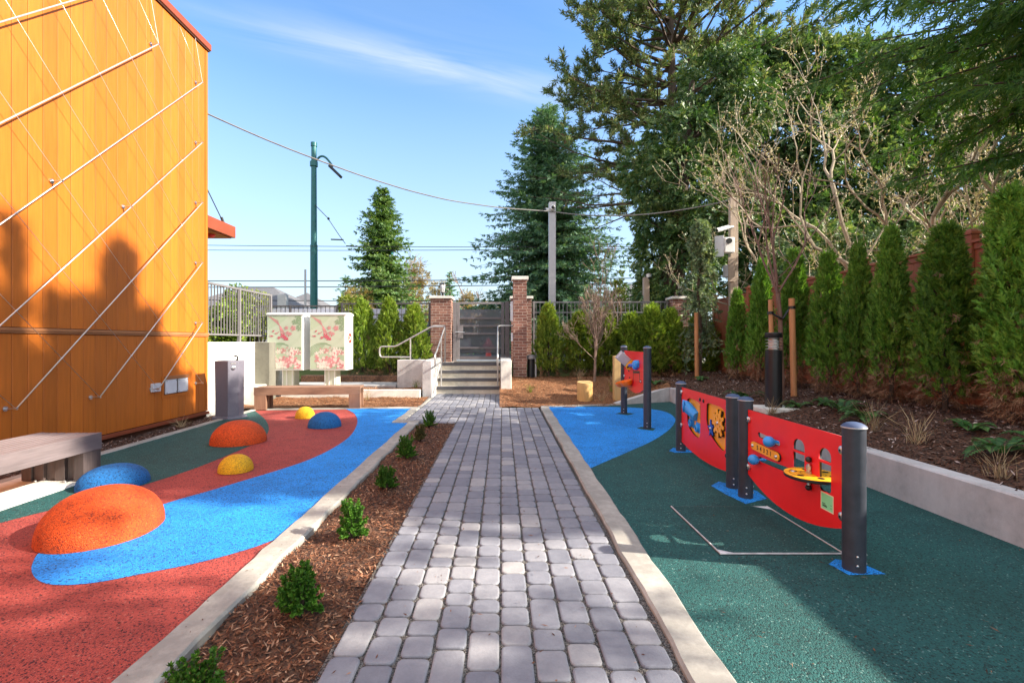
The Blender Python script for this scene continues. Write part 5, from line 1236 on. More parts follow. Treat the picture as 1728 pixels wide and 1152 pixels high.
def metal_fence(label, a, b, zb, zt, mid=None, posts=(0, 1), sp=0.115, m=FENCE_METAL, pk=0.016, post_ext=0.10, base_z=None):
    a, b = Vector((*a, 0)), Vector((*b, 0)); L = (b - a).length; d = (b - a).normalized(); q = Vector((-d.y, d.x, 0)); Z = Vector((0, 0, 1)); c = (a + b) / 2
    t = thing('metal_fence', label, 'fence', (c.x, c.y, zb))
    def rail(z, h, w, name): mb = MB(); mb.obox(c + Z * z, d, q, Z, L / 2, w / 2, h / 2); mb.build(name, m, t, bevel=0.003)
    rail(zt - 0.02, 0.045, 0.05, 'top_rail'); rail(zb + 0.06, 0.035, 0.032, 'bottom_rail')
    if mid: rail(mid, 0.035, 0.032, 'middle_rail')
    mb = MB(); n = int(L / sp)
    for k in range(1, n): p = a + d * (L * k / n); mb.obox(p + Z * (zb + 0.06 + zt - 0.03) / 2, d, q, Z, pk / 2, pk / 2, (zt - 0.03 - zb - 0.06) / 2)
    mb.build('pickets', m, t)
    for f in posts: p = a + d * (L * f); mb = MB(); mb.obox(p + Z * (zt + 0.01 + zb - post_ext) / 2, d, q, Z, 0.032, 0.032, (zt + 0.01 - zb + post_ext) / 2); mb.build('fence_post', m, t, bevel=0.004)
metal_fence('grey metal railing on top of the bright concrete wall beside the orange building', (-5.93, 9.2), (-5.93, 12.3), 1.50, 2.625, None, (0.06, 0.515, 0.99), 0.108, pk=0.019)
metal_fence('dark metal fence behind the three conifers left of the gate', (-5.0, 14.9), (-2.16, 14.75), 0.75, 2.62, 2.26, (0.02, 0.995), 0.125, FENCE_DARK)
metal_fence('dark metal fence behind the mailbox cabinets', (-9.6, 15.05), (-5.06, 14.92), 0.75, 2.55, None, (0.0, 0.33, 0.66, 0.985), 0.14, FENCE_DARK)
metal_fence('grey metal fence with a double top rail right of the gate, behind the clipped conifers', (1.02, 14.8), (5.24, 14.7), 0.75, 2.66, 2.32, (0.012, 0.5, 0.985), 0.12, FENCE_METAL, pk=0.018)

# wooden fence along the right boundary
def wood_fence():
    X = 6.22; y = 13.6; i = 0
    t = thing('wooden_fence', 'red brown board fence with capped posts behind the tall conifer row on the right', 'fence', (X, 7.5, 0.5))
    ys = [13.7, 11.8, 9.95, 8.1, 6.25, 4.4, 2.55, 0.7]
    for k, (ya, yb) in enumerate(zip(ys[:-1], ys[1:])):
        zt = 2.60 + 0.028 * k; mb = MB(); n = 13; w = (ya - yb - 0.12) / n
        for j in range(n): a = yb + 0.06 + j * w; mb.box(X - 0.012, X + 0.010, a + 0.002, a + w - 0.002, 0.40, zt - 0.105)
        mb.build('board_panel', FENCE_WOOD, t)
        mb = MB(); mb.box(X - 0.03, X + 0.03, yb + 0.058, ya - 0.058, zt - 0.104, zt - 0.02); mb.box(X - 0.06, X + 0.06, yb + 0.058, ya - 0.058, zt - 0.019, zt + 0.018); mb.build('cap_rail', FENCE_WOOD, t, bevel=0.004)
    for k, y in enumerate(ys):
        zt = 2.70 + 0.028 * k; mb = MB(); mb.box(X - 0.055, X + 0.055, y - 0.055, y + 0.055, 0.3, zt); p = mb.build('fence_post', FENCE_WOOD, t, bevel=0.004)
        mb = MB(); mb.box(X - 0.075, X + 0.075, y - 0.075, y + 0.075, zt + 0.0005, zt + 0.03); mb.lathe((X, y, zt + 0.0305), [(0.085, 0), (0.03, 0.045), (0.001, 0.05)], 4); mb.build('post_cap', FENCE_WOOD, p)
wood_fence()

# ------------------------------------------------------------------ poles, cameras, cable, bollards, logs
def dome_camera(label, c, d):
    t = thing('security_camera', label, 'camera', tuple(c)); c, d = Vector(c), Vector(d).normalized()
    mb = MB(); mb.lathe(c, [(0.075, 0), (0.08, 0.05), (0.075, 0.10), (0.06, 0.12)], 18, d); mb.build('housing', WHITE_P, t, autosmooth=True)
    mb = MB(); mb.lathe(c, [(0.058, 0.1205), (0.05, 0.15), (0.03, 0.172), (0.001, 0.18)], 18, d); mb.build('lens_dome', BLACK, t, smooth=True)
def bullet_camera(label, c, d, ln=0.34):
    t = thing('security_camera', label, 'camera', tuple(c)); c, d = Vector(c), Vector(d).normalized()
    mb = MB(); mb.cyl(c, c + d * ln, 0.055, n=16); mb.build('housing', WHITE_P, t, autosmooth=True)
    mb = MB(); mb.cyl(c + d * ln, c + d * (ln + 0.006), 0.045, n=16); mb.build('lens', BLACK, t)
    mb = MB(); mb.cyl(c + d * 0.06, c - d * 0.14 + Vector((0.02, 0, -0.02)), 0.028, n=10); mb.build('mount', WHITE_P, t, autosmooth=True)
mb = MB(); mb.box(1.615, 1.835, 15.45, 15.67, 0.7, 5.97); o = mb.build('steel_post', GREY_M, bevel=0.008); tag(o, 'tall square pale grey steel post behind the fence right of the gate', 'post')
dome_camera('white dome camera facing the yard near the top of the tall grey steel post', (1.73, 15.449, 5.76), (0, -1, 0))
bullet_camera('small white camera on the left side of the tall grey steel post', (1.60, 15.56, 5.74), (-1, -0.5, -0.12), 0.1)
def wood_pole():
    t = thing('wooden_pole', 'tall squared wooden pole carrying white boxes by the board fence corner', 'pole', (6.18, 12.5, 0.4))
    mb = MB(); mb.box(6.06, 6.17, 12.44, 12.56, 0.3, 5.20); mb.box(6.172, 6.27, 12.45, 12.555, 0.3, 5.195); mb.build('pole', POLE_WOOD, t, bevel=0.006)
    mb = MB(); mb.box(5.985, 6.165, 12.40, 12.438, 2.98, 3.62); mb.build('backing_board', POLE_WOOD, t, bevel=0.004)
wood_pole()
bullet_camera('long white bullet camera pointing left from the tall wooden pole', (5.98, 12.40, 4.40), (-1, -0.25, -0.30), 0.36)
def pole_box():
    t = thing('utility_box', 'white equipment box with a dark lens on the tall wooden pole', 'box', (5.85, 12.3, 3.6))
    mb = MB(); mb.box(5.80, 6.055, 12.20, 12.395, 3.70, 4.10); mb.build('case', WHITE_P, t, bevel=0.02)
    mb = MB(); mb.obox((5.70, 12.30, 3.88), (0.86, -0.5, 0), (0, 0, 1), (0.5, 0.86, 0), 0.11, 0.27, 0.02); mb.build('open_lid', WHITE_D, t, bevel=0.006)
    mb = MB(); mb.cyl((5.90, 12.2, 4.0), (5.90, 12.16, 4.0), 0.07, n=16); mb.build('lens', BLACK, t)
pole_box()
mb = MB(); mb.box(5.90, 5.982, 12.40, 12.52, 3.10, 3.42); tag(mb.build('meter_box', GREY_M, bevel=0.01), 'slim grey box low on the side of the tall wooden pole', 'box')
mb = MB(); mb.box(4.68, 4.86, 15.35, 15.53, 0.7, 3.50); tag(mb.build('short_pole', POLE_WOOD, bevel=0.008), 'shorter square wooden post behind the metal fence with a camera on top', 'post')
dome_camera('dome camera with white cap on top of the shorter wooden post', (4.83, 15.40, 3.60), (0.2, -0.3, -1))
def overhead():
    px = [(345, 190), (400, 215), (465, 243), (530, 268), (610, 297), (690, 322), (760, 339), (845, 351), (932, 357)]
    pts = []
    A, B = (-5.92, 9.5), (1.73, 15.44)
    for k in range(41):
        s = k / 40; X, Y = lerp(A[0], B[0], s), lerp(A[1], B[1], s); x = CX + F * X / Y; i = 0
        while i < len(px) - 2 and px[i + 1][0] < x: i += 1
        (xa, ya), (xb, yb) = px[i], px[i + 1]; y = ya + (yb - ya) * (x - xa) / (xb - xa); pts.append([X, Y, H - (y - CY) / F * Y])
    for _ in range(3):
        for i in range(1, len(pts) - 1): pts[i][2] = (pts[i - 1][2] + pts[i][2] * 2 + pts[i + 1][2]) / 4
    e = pts[-1]
    for k in range(1, 17):
        s = k / 16; pts.append([lerp(e[0], 6.10, s), lerp(e[1], 12.48, s), lerp(e[2], 5.14, s) - 1.05 * s * (1 - s)])
    mb = MB(); mb.tube(pts, 0.017, 5); o = mb.build('overhead_cable', M('grey_cable', (0.16, 0.155, 0.15), 0.5)); tag(o, 'sagging black overhead cable from the orange building to the wooden pole', 'cable')
overhead()

def bollard(x, y, z):
    t = thing('bollard_light', 'black cylindrical bollard light with clear louvred head on a concrete pad', 'bollard light', (x, y, z))
    mb = MB(); mb.box(x - 0.27, x + 0.27, y - 0.24, y + 0.24, z - 0.12, z + 0.045); mb.build('pad', CONC_PALE, t, bevel=0.012)
    r = 0.118; mb = MB(); mb.cyl((x, y, z + 0.0455), (x, y, z + 0.915), r, n=32); mb.build('shaft', BLACKM, t, autosmooth=True)
    mb = MB(); mb.lathe((x, y, z + 1.105), [(r, 0), (r + 0.002, 0.003), (r + 0.002, 0.07), (r - 0.006, 0.078), (0.001, 0.08)], 32); mb.build('top_cap', BLACKM, t, autosmooth=True)
    mb = MB(); mb.cyl((x, y, z + 0.9155), (x, y, z + 1.1045), r * 0.62, n=24); mb.build('lamp_core', GLASS, t, smooth=True)
    for k in range(4): mb = MB(); mb.lathe((x, y, z + 0.93 + k * 0.046), [(r * 0.62, 0.014), (r - 0.002, 0.0), (r - 0.002, 0.006), (r * 0.64, 0.02)], 32); mb.build('louvre', STEEL, t, autosmooth=True)
bollard(4.22, 7.3, bank_z(4.22, 7.3) + 0.0)
def path_light(x, y, z):
    t = thing('bollard_light', 'short dark path light with a domed grey head beside the tall brick pillar', 'bollard light', (x, y, z))
    mb = MB(); mb.cyl((x, y, z - 0.1), (x, y, z + 0.52), 0.10, n=20); mb.build('shaft', BLACKM, t, autosmooth=True)
    mb = MB(); mb.lathe((x, y, z + 0.521), [(0.15, 0), (0.155, 0.03), (0.13, 0.09), (0.07, 0.12), (0.001, 0.125)], 20); mb.build('dome_head', FENCE_METAL, t, autosmooth=True)
    mb = MB(); mb.cyl((x + 0.135, y, z - 0.1), (x + 0.135, y, z + 0.5), 0.028, n=10); mb.build('side_tube', GREY_M, t, autosmooth=True)
path_light(0.90, 13.55, 0.40)
def log_stump(x, y, z):
    t = thing('log_stump', 'short peeled log stump standing in the orange mulch', 'log', (x, y, z)); mb = MB(); n = 26; o = 0
    for h, k in ((-0.05, 1.02), (0.03, 1.0), (0.2, 0.985), (0.40, 1.0), (0.415, 0.965)):
        for i in range(n): a = 2 * math.pi * i / n; r = 0.18 * k * (1 + 0.035 * math.sin(3 * a + 1) + 0.02 * math.sin(7 * a)); mb.v.append((x + r * math.cos(a), y + r * math.sin(a), z + h + 0.02 * math.sin(a)))
    for s in range(4):
        for i in range(n): mb.face((s * n + i, s * n + (i + 1) % n, (s + 1) * n + (i + 1) % n, (s + 1) * n + i))
    mb.build('side', LOG_WOOD, t, autosmooth=True); mb = MB(); mb.add([(x + 0.174 * math.cos(2 * math.pi * i / n), y + 0.174 * math.sin(2 * math.pi * i / n), z + 0.418 + 0.02 * math.sin(2 * math.pi * i / n)) for i in range(n)], [tuple(range(n))]); mb.build('cut_top', NEW_WOOD, t)
log_stump(1.98, 11.0, 0.06)
mb = MB(); mb.box(2.66, 2.83, 11.0, 11.16, 0.0, 1.08); tag(mb.build('timber_post', NEW_WOOD, bevel=0.008), 'pale squared timber post behind the tall red play panel', 'post')
mb = MB(); mb.cyl((5.06, 12.15, 0.35), (5.04, 12.15, 2.15), 0.052, n=14); o = mb.build('tree_stake', STAKE_WOOD, autosmooth=True); tag(o, 'round orange wooden stake beside the weeping conifer', 'stake', None)
mb = MB(); mb.cyl((4.92, 7.92, 0.40), (4.88, 7.92, 2.13), 0.048, n=14); tag(mb.build('tree_stake', STAKE_WOOD, autosmooth=True), 'round wooden stake right of the black bollard light', 'stake', None)
mb = MB(); mb.cyl((4.64, 8.05, 0.40), (4.60, 8.05, 2.12), 0.037, n=14); tag(mb.build('tree_stake', STAKE_WOOD, autosmooth=True), 'round wooden stake directly behind the black bollard light', 'stake', None)
mb = MB(); mb.tube(spline([(4.60, 8.04, 1.90), (4.70, 7.98, 1.82), (4.76, 7.97, 1.80), (4.82, 7.95, 1.90), (4.885, 7.92, 1.98)], 4), 0.018, 6); mb.lathe((4.885, 7.92, 1.95), [(0.052, 0), (0.052, 0.05)], 14); mb.lathe((4.60, 8.05, 1.87), [(0.05, 0), (0.05, 0.05)], 14)
tag(mb.build('tree_tie', BLACK, autosmooth=True), 'black tree tie strap between two stakes and the young tree', 'strap')

# ================================================================== STREET BEYOND
def street_lamp(label, x, y, h, r0, arm, rad):
    t = thing('street_lamp', label, 'street lamp', (x, y, 0.75))
    mb = MB(); mb.tube([(x, y, 0.5), (x, y, h * 0.55), (x, y, h * 0.55 + 0.02), (x, y, h)], [r0, r0 * 0.92, r0 * 0.8, r0 * 0.66], 16); mb.lathe((x, y, h), [(r0 * 0.8, -0.15), (r0 * 0.8, 0.05), (0.02, 0.1)], 16); mb.build('pole', TEAL, t, autosmooth=True)
    z = h - rad; pts = spline([(x, y, z - 0.25), (x + 0.3 * arm, y, z + 0.15), (x + 0.62 * arm, y, z + 0.12), (x + arm, y, z - 0.35)], 6); mb = MB(); mb.tube(pts, r0 * 0.28, 8); mb.lathe((x, y, z - 0.35), [(r0 * 1.0, 0), (r0 * 1.0, 0.25)], 14); mb.build('arm', TEAL, t, autosmooth=True)
    mb = MB(); mb.obox((x + arm * 1.13, y, z - 0.62), (0.72, 0, -0.69), (0, 1, 0), (0.69, 0, 0.72), 0.42, 0.17, 0.07); mb.build('lamp_head', BLACKM, t, bevel=0.03)
street_lamp('tall teal trolley pole with a curved lamp arm above the mailbox cabinets', -9.79, 25.0, 11.85, 0.20, 1.0, 0.85)
mb = MB(); mb.box(-11.35, -10.95, 24.2, 24.6, 0.75, 3.85); mb.box(-11.30, -11.0, 24.3, 24.5, 3.851, 3.9); tag(mb.build('signal_cabinet', GREY_M, bevel=0.02), 'pale grey roadside cabinet at the foot of the teal trolley pole', 'cabinet')
mb = MB(); mb.box(-10.22, -10.12, 24.8, 24.84, 3.0, 5.2); tag(mb.build('pole_sign', GREY_M), 'narrow sign seen edge on beside the teal trolley pole', 'sign')
def lamp_far():
    x, y, h = -12.5, 55, 13.3; t = thing('street_lamp', 'distant slim teal lamp post with a hooked top in front of the pointed spruce', 'street lamp', (x, y, 0.75))
    mb = MB(); mb.tube([(x, y, 0.5), (x, y, 12.2)], [0.2, 0.14], 10); mb.build('pole', TEAL, t, smooth=True)
    mb = MB(); mb.tube(spline([(x, y, 12.2), (x - 0.15, y, 13.3), (x - 0.9, y, 14.0), (x - 1.5, y, 14.1)], 5), 0.09, 8); mb.build('arm', TEAL, t, smooth=True)
    mb = MB(); mb.obox((x - 1.8, y, 14.1), (1, 0, 0.1), (0, 1, 0), (-0.1, 0, 1), 0.45, 0.2, 0.09); mb.build('lamp_head', GREY_M, t, bevel=0.03)
lamp_far()
def wires():
    for i, (y, z0, z1, lab) in enumerate(((24.6, 6.75, 6.45, 'upper trolley wire crossing the street, left of the spruces'), (25.6, 6.55, 6.75, 'lower of the upper pair of trolley wires over the street'), (26.5, 4.95, 5.35, 'upper wire of the low pair crossing behind the gate'), (27.4, 4.65, 5.25, 'lower wire of the low pair crossing behind the gate'), (29, 4.2, 4.2, 'faint lowest wire crossing behind the big spruce'))):
        pts = [(lerp(-34, 34, k / 24), y, lerp(z0 - 0.15, z1 + 0.1, k / 24) - 0.35 * math.sin(math.pi * k / 24) + 0.1) for k in range(25)]
        mb = MB(); mb.tube(pts, 0.016 if i < 2 else 0.024, 4); tag(mb.build('street_wire', CABLE), lab, 'wire')
    mb = MB(); mb.tube([(-9.75, 24.9, 8.65), (-9.0, 24.8, 7.9), (-8.35, 24.7, 6.95), (-8.0, 24.6, 6.5)], 0.018, 4); mb.ball((-8.95, 24.8, 7.85), 0.07, 8, 6)
    mb.beam((-8.75, 24.6, 6.72), (-8.1, 24.6, 6.70), 0.06); mb.beam((-8.15, 25.2, 6.5), (-7.6, 25.2, 6.47), 0.06)
    tag(mb.build('span_wire', CABLE), 'short slanting support wire from the teal trolley pole to the trolley wires', 'wire')
wires()
def hoarding():
    t = thing('panel_wall', 'long pale lilac panelled wall beyond the dark metal fence left of the gate', 'wall', (-7, 16.6, 0.75))
    for k in range(13):
        x = -12.6 + k * 0.72
        for z0, z1 in ((0.75, 1.97), (2.0, 2.56)): mb = MB(); mb.box(x + 0.008, x + 0.712, 16.6, 16.66, z0, z1); mb.build('panel', LILAC, t, bevel=0.006)
    mb = MB(); mb.box(-12.6, -3.24, 16.67, 16.75, 0.75, 2.5); mb.build('backing_frame', FENCE_DARK, t)
hoarding()
def car():
    x, y, z = -4.1, 21.0, 0.752; t = thing('parked_car', 'dark blue car glimpsed through the fence beside the brick gate pillar', 'car', (x, y, z)); mb = MB()
    prof = [(-2.1, 0.35), (-2.1, 0.85), (-1.25, 0.98), (-0.75, 1.50), (0.9, 1.52), (1.6, 1.0), (2.15, 0.9), (2.2, 0.35)]
    for s in (-0.85, 0.85):
        mb.v.extend([(x + u, y + s * (0.9 if v > 1.2 else 1), z + v) for u, v in prof])
    n = len(prof)
    for k in range(n): mb.face((k, (k + 1) % n, n + (k + 1) % n, n + k))
    mb.face(range(n)); mb.face([n + k for k in range(n)][::-1]); mb.build('body', VANBLUE, t, bevel=0.05)
    mb = MB(); mb.add([(x - 1.05, y - 0.838, z + 1.02), (x + 1.3, y - 0.838, z + 1.04), (x + 0.82, y - 0.80, z + 1.43), (x - 0.68, y - 0.80, z + 1.43)], [(0, 1, 2, 3)]); mb.build('side_window', CARGLASS, t)
    for u in (-1.35, 1.4): mb = MB(); mb.cyl((x + u, y - 0.88, z + 0.33), (x + u, y - 0.65, z + 0.33), 0.33, n=20); w = mb.build('wheel', TYRE, t, autosmooth=True); mb = MB(); mb.cyl((x + u, y - 0.89, z + 0.33), (x + u, y - 0.881, z + 0.33), 0.2, n=16); mb.build('rim', GREY_M, w)
car()
def house(label, x, y, w, d, ze, zr, hip=True):
    t = thing('house', label, 'house', (x, y, 0.7)); mb = MB(); mb.box(x - w / 2, x + w / 2, y - d / 2, y + d / 2, 0.5, ze); mb.build('wall', STUCCO, t)
    e = 0.5; h = d / 2 if hip else 0; mb = MB()
    mb.add([(x - w / 2 - e, y - d / 2 - e, ze), (x + w / 2 + e, y - d / 2 - e, ze), (x + w / 2 + e, y + d / 2 + e, ze), (x - w / 2 - e, y + d / 2 + e, ze), (x - w / 2 + h, y, zr), (x + w / 2 - h, y, zr)], [(0, 1, 5, 4), (1, 2, 5), (2, 3, 4, 5), (3, 0, 4), (3, 2, 1, 0)]); mb.build('roof', SHINGLE, t)
    for k in (-0.3, 0.3):
        mb = MB(); mb.box(x + w * k - 0.7, x + w * k + 0.7, y - d / 2 - 0.03, y - d / 2 + 0.02, ze - 1.7, ze - 0.5); f = mb.build('window', WHITE_P, t); mb = MB(); mb.box(x + w * k - 0.62, x + w * k + 0.62, y - d / 2 - 0.035, y - d / 2 - 0.0305, ze - 1.62, ze - 0.58); mb.build('pane', CARGLASS, f)
house('grey hip roofed house far behind the railing on the left', -16.8, 33, 9, 7, 3.0, 5.25)
house('grey hip roofed house half hidden behind the teal trolley pole', -14.6, 36, 6, 6, 2.9, 5.15)
house('grey roofed house glimpsed behind the lime conifers right of the gate', 12.3, 45, 5.2, 4.6, 4.6, 6.9, True)

# ================================================================== VEGETATION
def wavy(phi, h, k): return 1 + 0.12 * np.sin(3 * phi + 7 * h + k) + 0.14 * np.sin(5 * phi - 11 * h + 2 * k) + 0.15 * np.sin(8 * phi + 21 * h + 3 * k)
def arborvitae(label, seed, Ht=2.35, Rd=0.40, n=1500, mat_=None, deadz=0.42, group=None, L=0.17, open_base=True, tipr=0.12, cat='conifer'):
    """columnar conifer built at the origin: flat upright sprays over a tapering column, brown twiggy foot"""
    global rng; keep = rng; rng = np.random.default_rng(seed)
    t = thing('columnar_conifer', label, cat, (0, 0, 0), group); k = seed * 1.7
    mb = MB(); limb(mb, (0, 0, -0.1), (0, 0, 1), Ht * 0.92, 0.035, 0.008, 6, 0.03)
    for i in range(14):
        a = rng.uniform(0, 6.28); z = rng.uniform(0.05, 0.7); limb(mb, (0, 0, z), (math.cos(a), math.sin(a), rng.uniform(0.3, 1.2)), Rd * 0.95, 0.010, 0.003, 3, 0.15, n=4)
    mb.build('trunk', BARK, t)
    lf = LF()
    h = rng.random(n) ** 0.85; phi = rng.uniform(0, 6.283, n)
    prof = np.interp(h, [0, 0.10, 0.3, 0.6, 0.85, 1.0], [0.62, 0.88, 1.0, 0.76, 0.40, tipr])
    rr = (Rd * prof * wavy(phi, h, k) + 0.02 * rng.normal(size=n)) * np.clip(1.06 - 0.55 * rng.random(n) ** 2.0, 0.3, 1.2)
    z = 0.10 + h * (Ht - 0.14)
    out = np.stack([np.cos(phi), np.sin(phi), np.zeros(n)], 1); P = out * rr[:, None]; P[:, 2] = z
    D = out * rng.uniform(0.15, 0.75, (n, 1)) + np.array([0, 0, 1.0]) * rng.uniform(0.6, 1.2, (n, 1)) + 0.22 * rng.normal(size=(n, 3))
    tang = np.cross(out, [0, 0, 1.0]); S = out * rng.normal(0.4, 0.5, (n, 1)) + np.array([0, 0, 1.0]) * -0.5 + tang * rng.normal(0, 0.8, (n, 1))
    patchy = np.sin(4 * phi + 9 * h + k) + np.sin(7 * phi - 13 * h) > 1.25; dead = (z < deadz * rng.uniform(0.3, 1.25, n)) | (patchy & (rng.random(n) < 0.6 * (1 - h) ** 0.7)) if open_base else np.zeros(n, bool)
    ll = L * rng.uniform(0.65, 1.25, n)
    lf.spray(P[~dead], D[~dead], S[~dead], ll[~dead], 5, 40, 0.52, 0.20)
    if dead.any():
        Dd = D[dead] * np.array([1, 1, 0.2]) - np.array([0, 0, 0.5]); lf.spray(P[dead], Dd, S[dead], ll[dead] * 1.1, 3, 35, 0.6, 0.07, 1)
    # feathery tips standing proud of the outline
    m = n // 6; hh = rng.random(m); ph = rng.uniform(0, 6.283, m); pr = np.interp(hh, [0, 0.10, 0.3, 0.6, 0.85, 1.0], [0.62, 0.88, 1.0, 0.76, 0.40, tipr]); o2 = np.stack([np.cos(ph), np.sin(ph), np.zeros(m)], 1)
    P2 = o2 * (Rd * pr * wavy(ph, hh, k))[:, None]; P2[:, 2] = 0.16 + hh * (Ht - 0.14); sel = P2[:, 2] > deadz * 0.8
    lf.spray(P2[sel], (o2 * 0.5 + np.array([0, 0, 1.0]) + 0.2 * rng.normal(size=(m, 3)))[sel], np.cross(o2, [0, 0, 1.0])[sel] + 0.5 * rng.normal(size=(m, 3))[sel], L * 1.25, 5, 32, 0.42, 0.17)
    lf.build('crown', [mat_ or L_ARB, L_DEAD], t); rng = keep; return t

protoR = [arborvitae('x', 11, 2.42, 0.265, 3200, L_ARB, 0.62, L=0.125), arborvitae('x', 12, 2.36, 0.28, 3200, L_ARB, 0.5, L=0.125), arborvitae('x', 13, 2.45, 0.255, 3200, L_ARB, 0.7, L=0.125)]
rowR = [  # x, y, height scale, width scale, variant, label
    (5.42, 4.85, 1.00, 0.99, 0, 'tall columnar conifer at the right frame edge with a brown twiggy foot'),
    (5.38, 5.72, 0.93, 0.96, 1, 'broad columnar conifer second from the right frame edge'),
    (5.38, 6.52, 0.96, 0.79, 2, 'columnar conifer third from the right frame edge, slimmer than its neighbour'),
    (5.40, 7.12, 0.93, 0.69, 0, 'slim columnar conifer in the middle of the right row'),
    (5.42, 7.78, 0.97, 0.84, 1, 'columnar conifer just right of the stake beside the black bollard light'),
    (5.45, 8.85, 1.02, 0.90, 2, 'columnar conifer directly behind the young bare tree and the black bollard light'),
    (5.48, 10.0, 1.03, 0.79, 0, 'columnar conifer with a sunlit tip just left of the black bollard light'),
    (5.52, 11.0, 0.86, 0.73, 1, 'dark columnar conifer in front of the tall wooden pole')]
used = set()
for x, y, sz, sw, v, lab in rowR:
    z = bank_z(x, y) - 0.02
    if v not in used:
        o = protoR[v]; used.add(v); o.location = (x, y, z); o.scale = (sw, sw, sz); o['label'] = lab; o.rotation_euler = (0, 0, v * 2.0)
    else: o = copy_tree(protoR[v], (x, y, z), rnd.uniform(0, 6.28), (sw, sw, sz), lab)
    o.rotation_euler = (rnd.uniform(-.035, .035), rnd.uniform(-.05, .02), o.rotation_euler[2]); o['group'] = 'columnar conifers along the board fence'
protoB = [arborvitae('x', 21, 2.1, 0.40, 1500, L_ARBY, 0.25, L=0.19, tipr=0.06), arborvitae('x', 22, 2.1, 0.40, 1500, L_ARBY, 0.25, L=0.19, tipr=0.06)]
rowB = [
    (1.42, 13.7, 0.95, 0.86, 0, 'pointed conifer with bright tips between the tall brick pillar and the bare shrub'),
    (2.35, 13.8, 0.86, 1.05, 1, 'yellow green conifer behind the left half of the bare shrub'),
    (3.05, 13.8, 0.88, 1.10, 0, 'yellow green conifer behind the right half of the bare shrub'),
    (3.80, 13.7, 0.84, 0.98, 1, 'conifer behind the tall red play panel'),
    (4.40, 13.7, 0.93, 1.12, 0, 'broad conifer below the shorter wooden camera post'),
    (4.95, 13.75, 0.90, 0.95, 1, 'conifer at the right end of the metal fence'),
    (5.75, 13.6, 0.82, 1.10, 0, 'dark conifer behind the weeping conifer'),
    (-4.02, 13.9, 1.02, 0.90, 1, 'yellow green conifer just right of the mailbox cabinets'),
    (-3.22, 13.85, 1.03, 0.88, 0, 'pointed conifer in the middle of the three left of the gate'),
    (-2.50, 13.85, 0.95, 0.98, 1, 'rounded conifer beside the brick gate pillar')]
used = set()
for x, y, sz, sw, v, lab in rowB:
    z = 0.40
    if v not in used: o = protoB[v]; used.add(v); o.location = (x, y, z); o.scale = (sw, sw, sz); o['label'] = lab
    else: o = copy_tree(protoB[v], (x, y, z), rnd.uniform(0, 6.28), (sw, sw, sz), lab)
    o['group'] = 'clipped conifers in front of the metal fence'

def boxwood(label, x, y, w, h, seed, m, n=420):
    global rng; keep = rng; rng = np.random.default_rng(seed); z0 = -0.015
    t = thing('boxwood_shrub', label, 'shrub', (x, y, z0), 'boxwoods in the planting strip')
    mb = MB(); lf = LF(); r_ = random.Random(seed)
    for i in range(int(n / 7)):
        a = r_.uniform(0, 6.28); e = r_.uniform(0.0, 1.0); b = Vector((x, y, z0)) ; rad = w / 2 * math.sqrt(r_.random()) * (0.72 + 0.42 * (1 - e))
        tipp = Vector((x + rad * math.cos(a), y + rad * math.sin(a), z0 + h * (0.16 + 0.84 * e) * (1.0 - 0.25 * (rad / (w / 2)) ** 2)))
        st = lerp(b, tipp, 0.25); mid = (b + tipp) / 2 + Vector((0, 0, h * 0.06)); mb.tube([b, mid, tipp], [0.004, 0.003, 0.0015], 3, False)
        q = 13; s = np.linspace(0.35, 1.0, q); P = np.array([tuple(lerp(mid, tipp, (k - .35) / .65) if True else 0) for k in s]); ax = unit(np.array(tipp - mid)[None])[0]
        for sg in range(5):
            D = ax * 0.55 + 0.85 * rv(q) + np.array([0, 0, 0.25]); lf.add(P, D, 0.019 * rng.uniform(0.7, 1.25, q), 0.0125 * rng.uniform(0.8, 1.2, q), ax * 0.6 + 0.7 * rv(q) + np.array([0, 0, 0.5]))
        lf.add(np.repeat(np.array([tuple(tipp)]), 4, 0), ax + 0.6 * rv(4), 0.018, 0.011)
    mb.build('stems', BARK, t); lf.build('foliage', m, t); rng = keep
for i, (x, y, w, h, m, lab, n) in enumerate([
    (-1.10, 1.72, 0.27, 0.29, L_BOX, 'bright green boxwood cut off by the bottom frame edge', 620),
    (-1.03, 2.44, 0.215, 0.28, L_BOX, 'boxwood second nearest the viewer, beside the near end of the kerb', 620),
    (-1.05, 3.40, 0.215, 0.31, L_BOX, 'upright boxwood third from the viewer', 560),
    (-1.08, 4.52, 0.21, 0.25, L_BOX, 'rounded boxwood fourth from the viewer in the middle of the planting strip', 480),
    (-1.12, 5.68, 0.26, 0.31, L_BOX, 'boxwood fifth from the viewer with a pointed top', 480),
    (-1.13, 6.72, 0.19, 0.25, L_BOXB, 'brownish sparse boxwood, second from the far end of the strip', 320),
    (-1.16, 7.78, 0.26, 0.31, L_BOX, 'green boxwood at the far end of the planting strip', 420)]): boxwood(lab, x, y, w, h, 50 + i, m, int(n * 1.25))

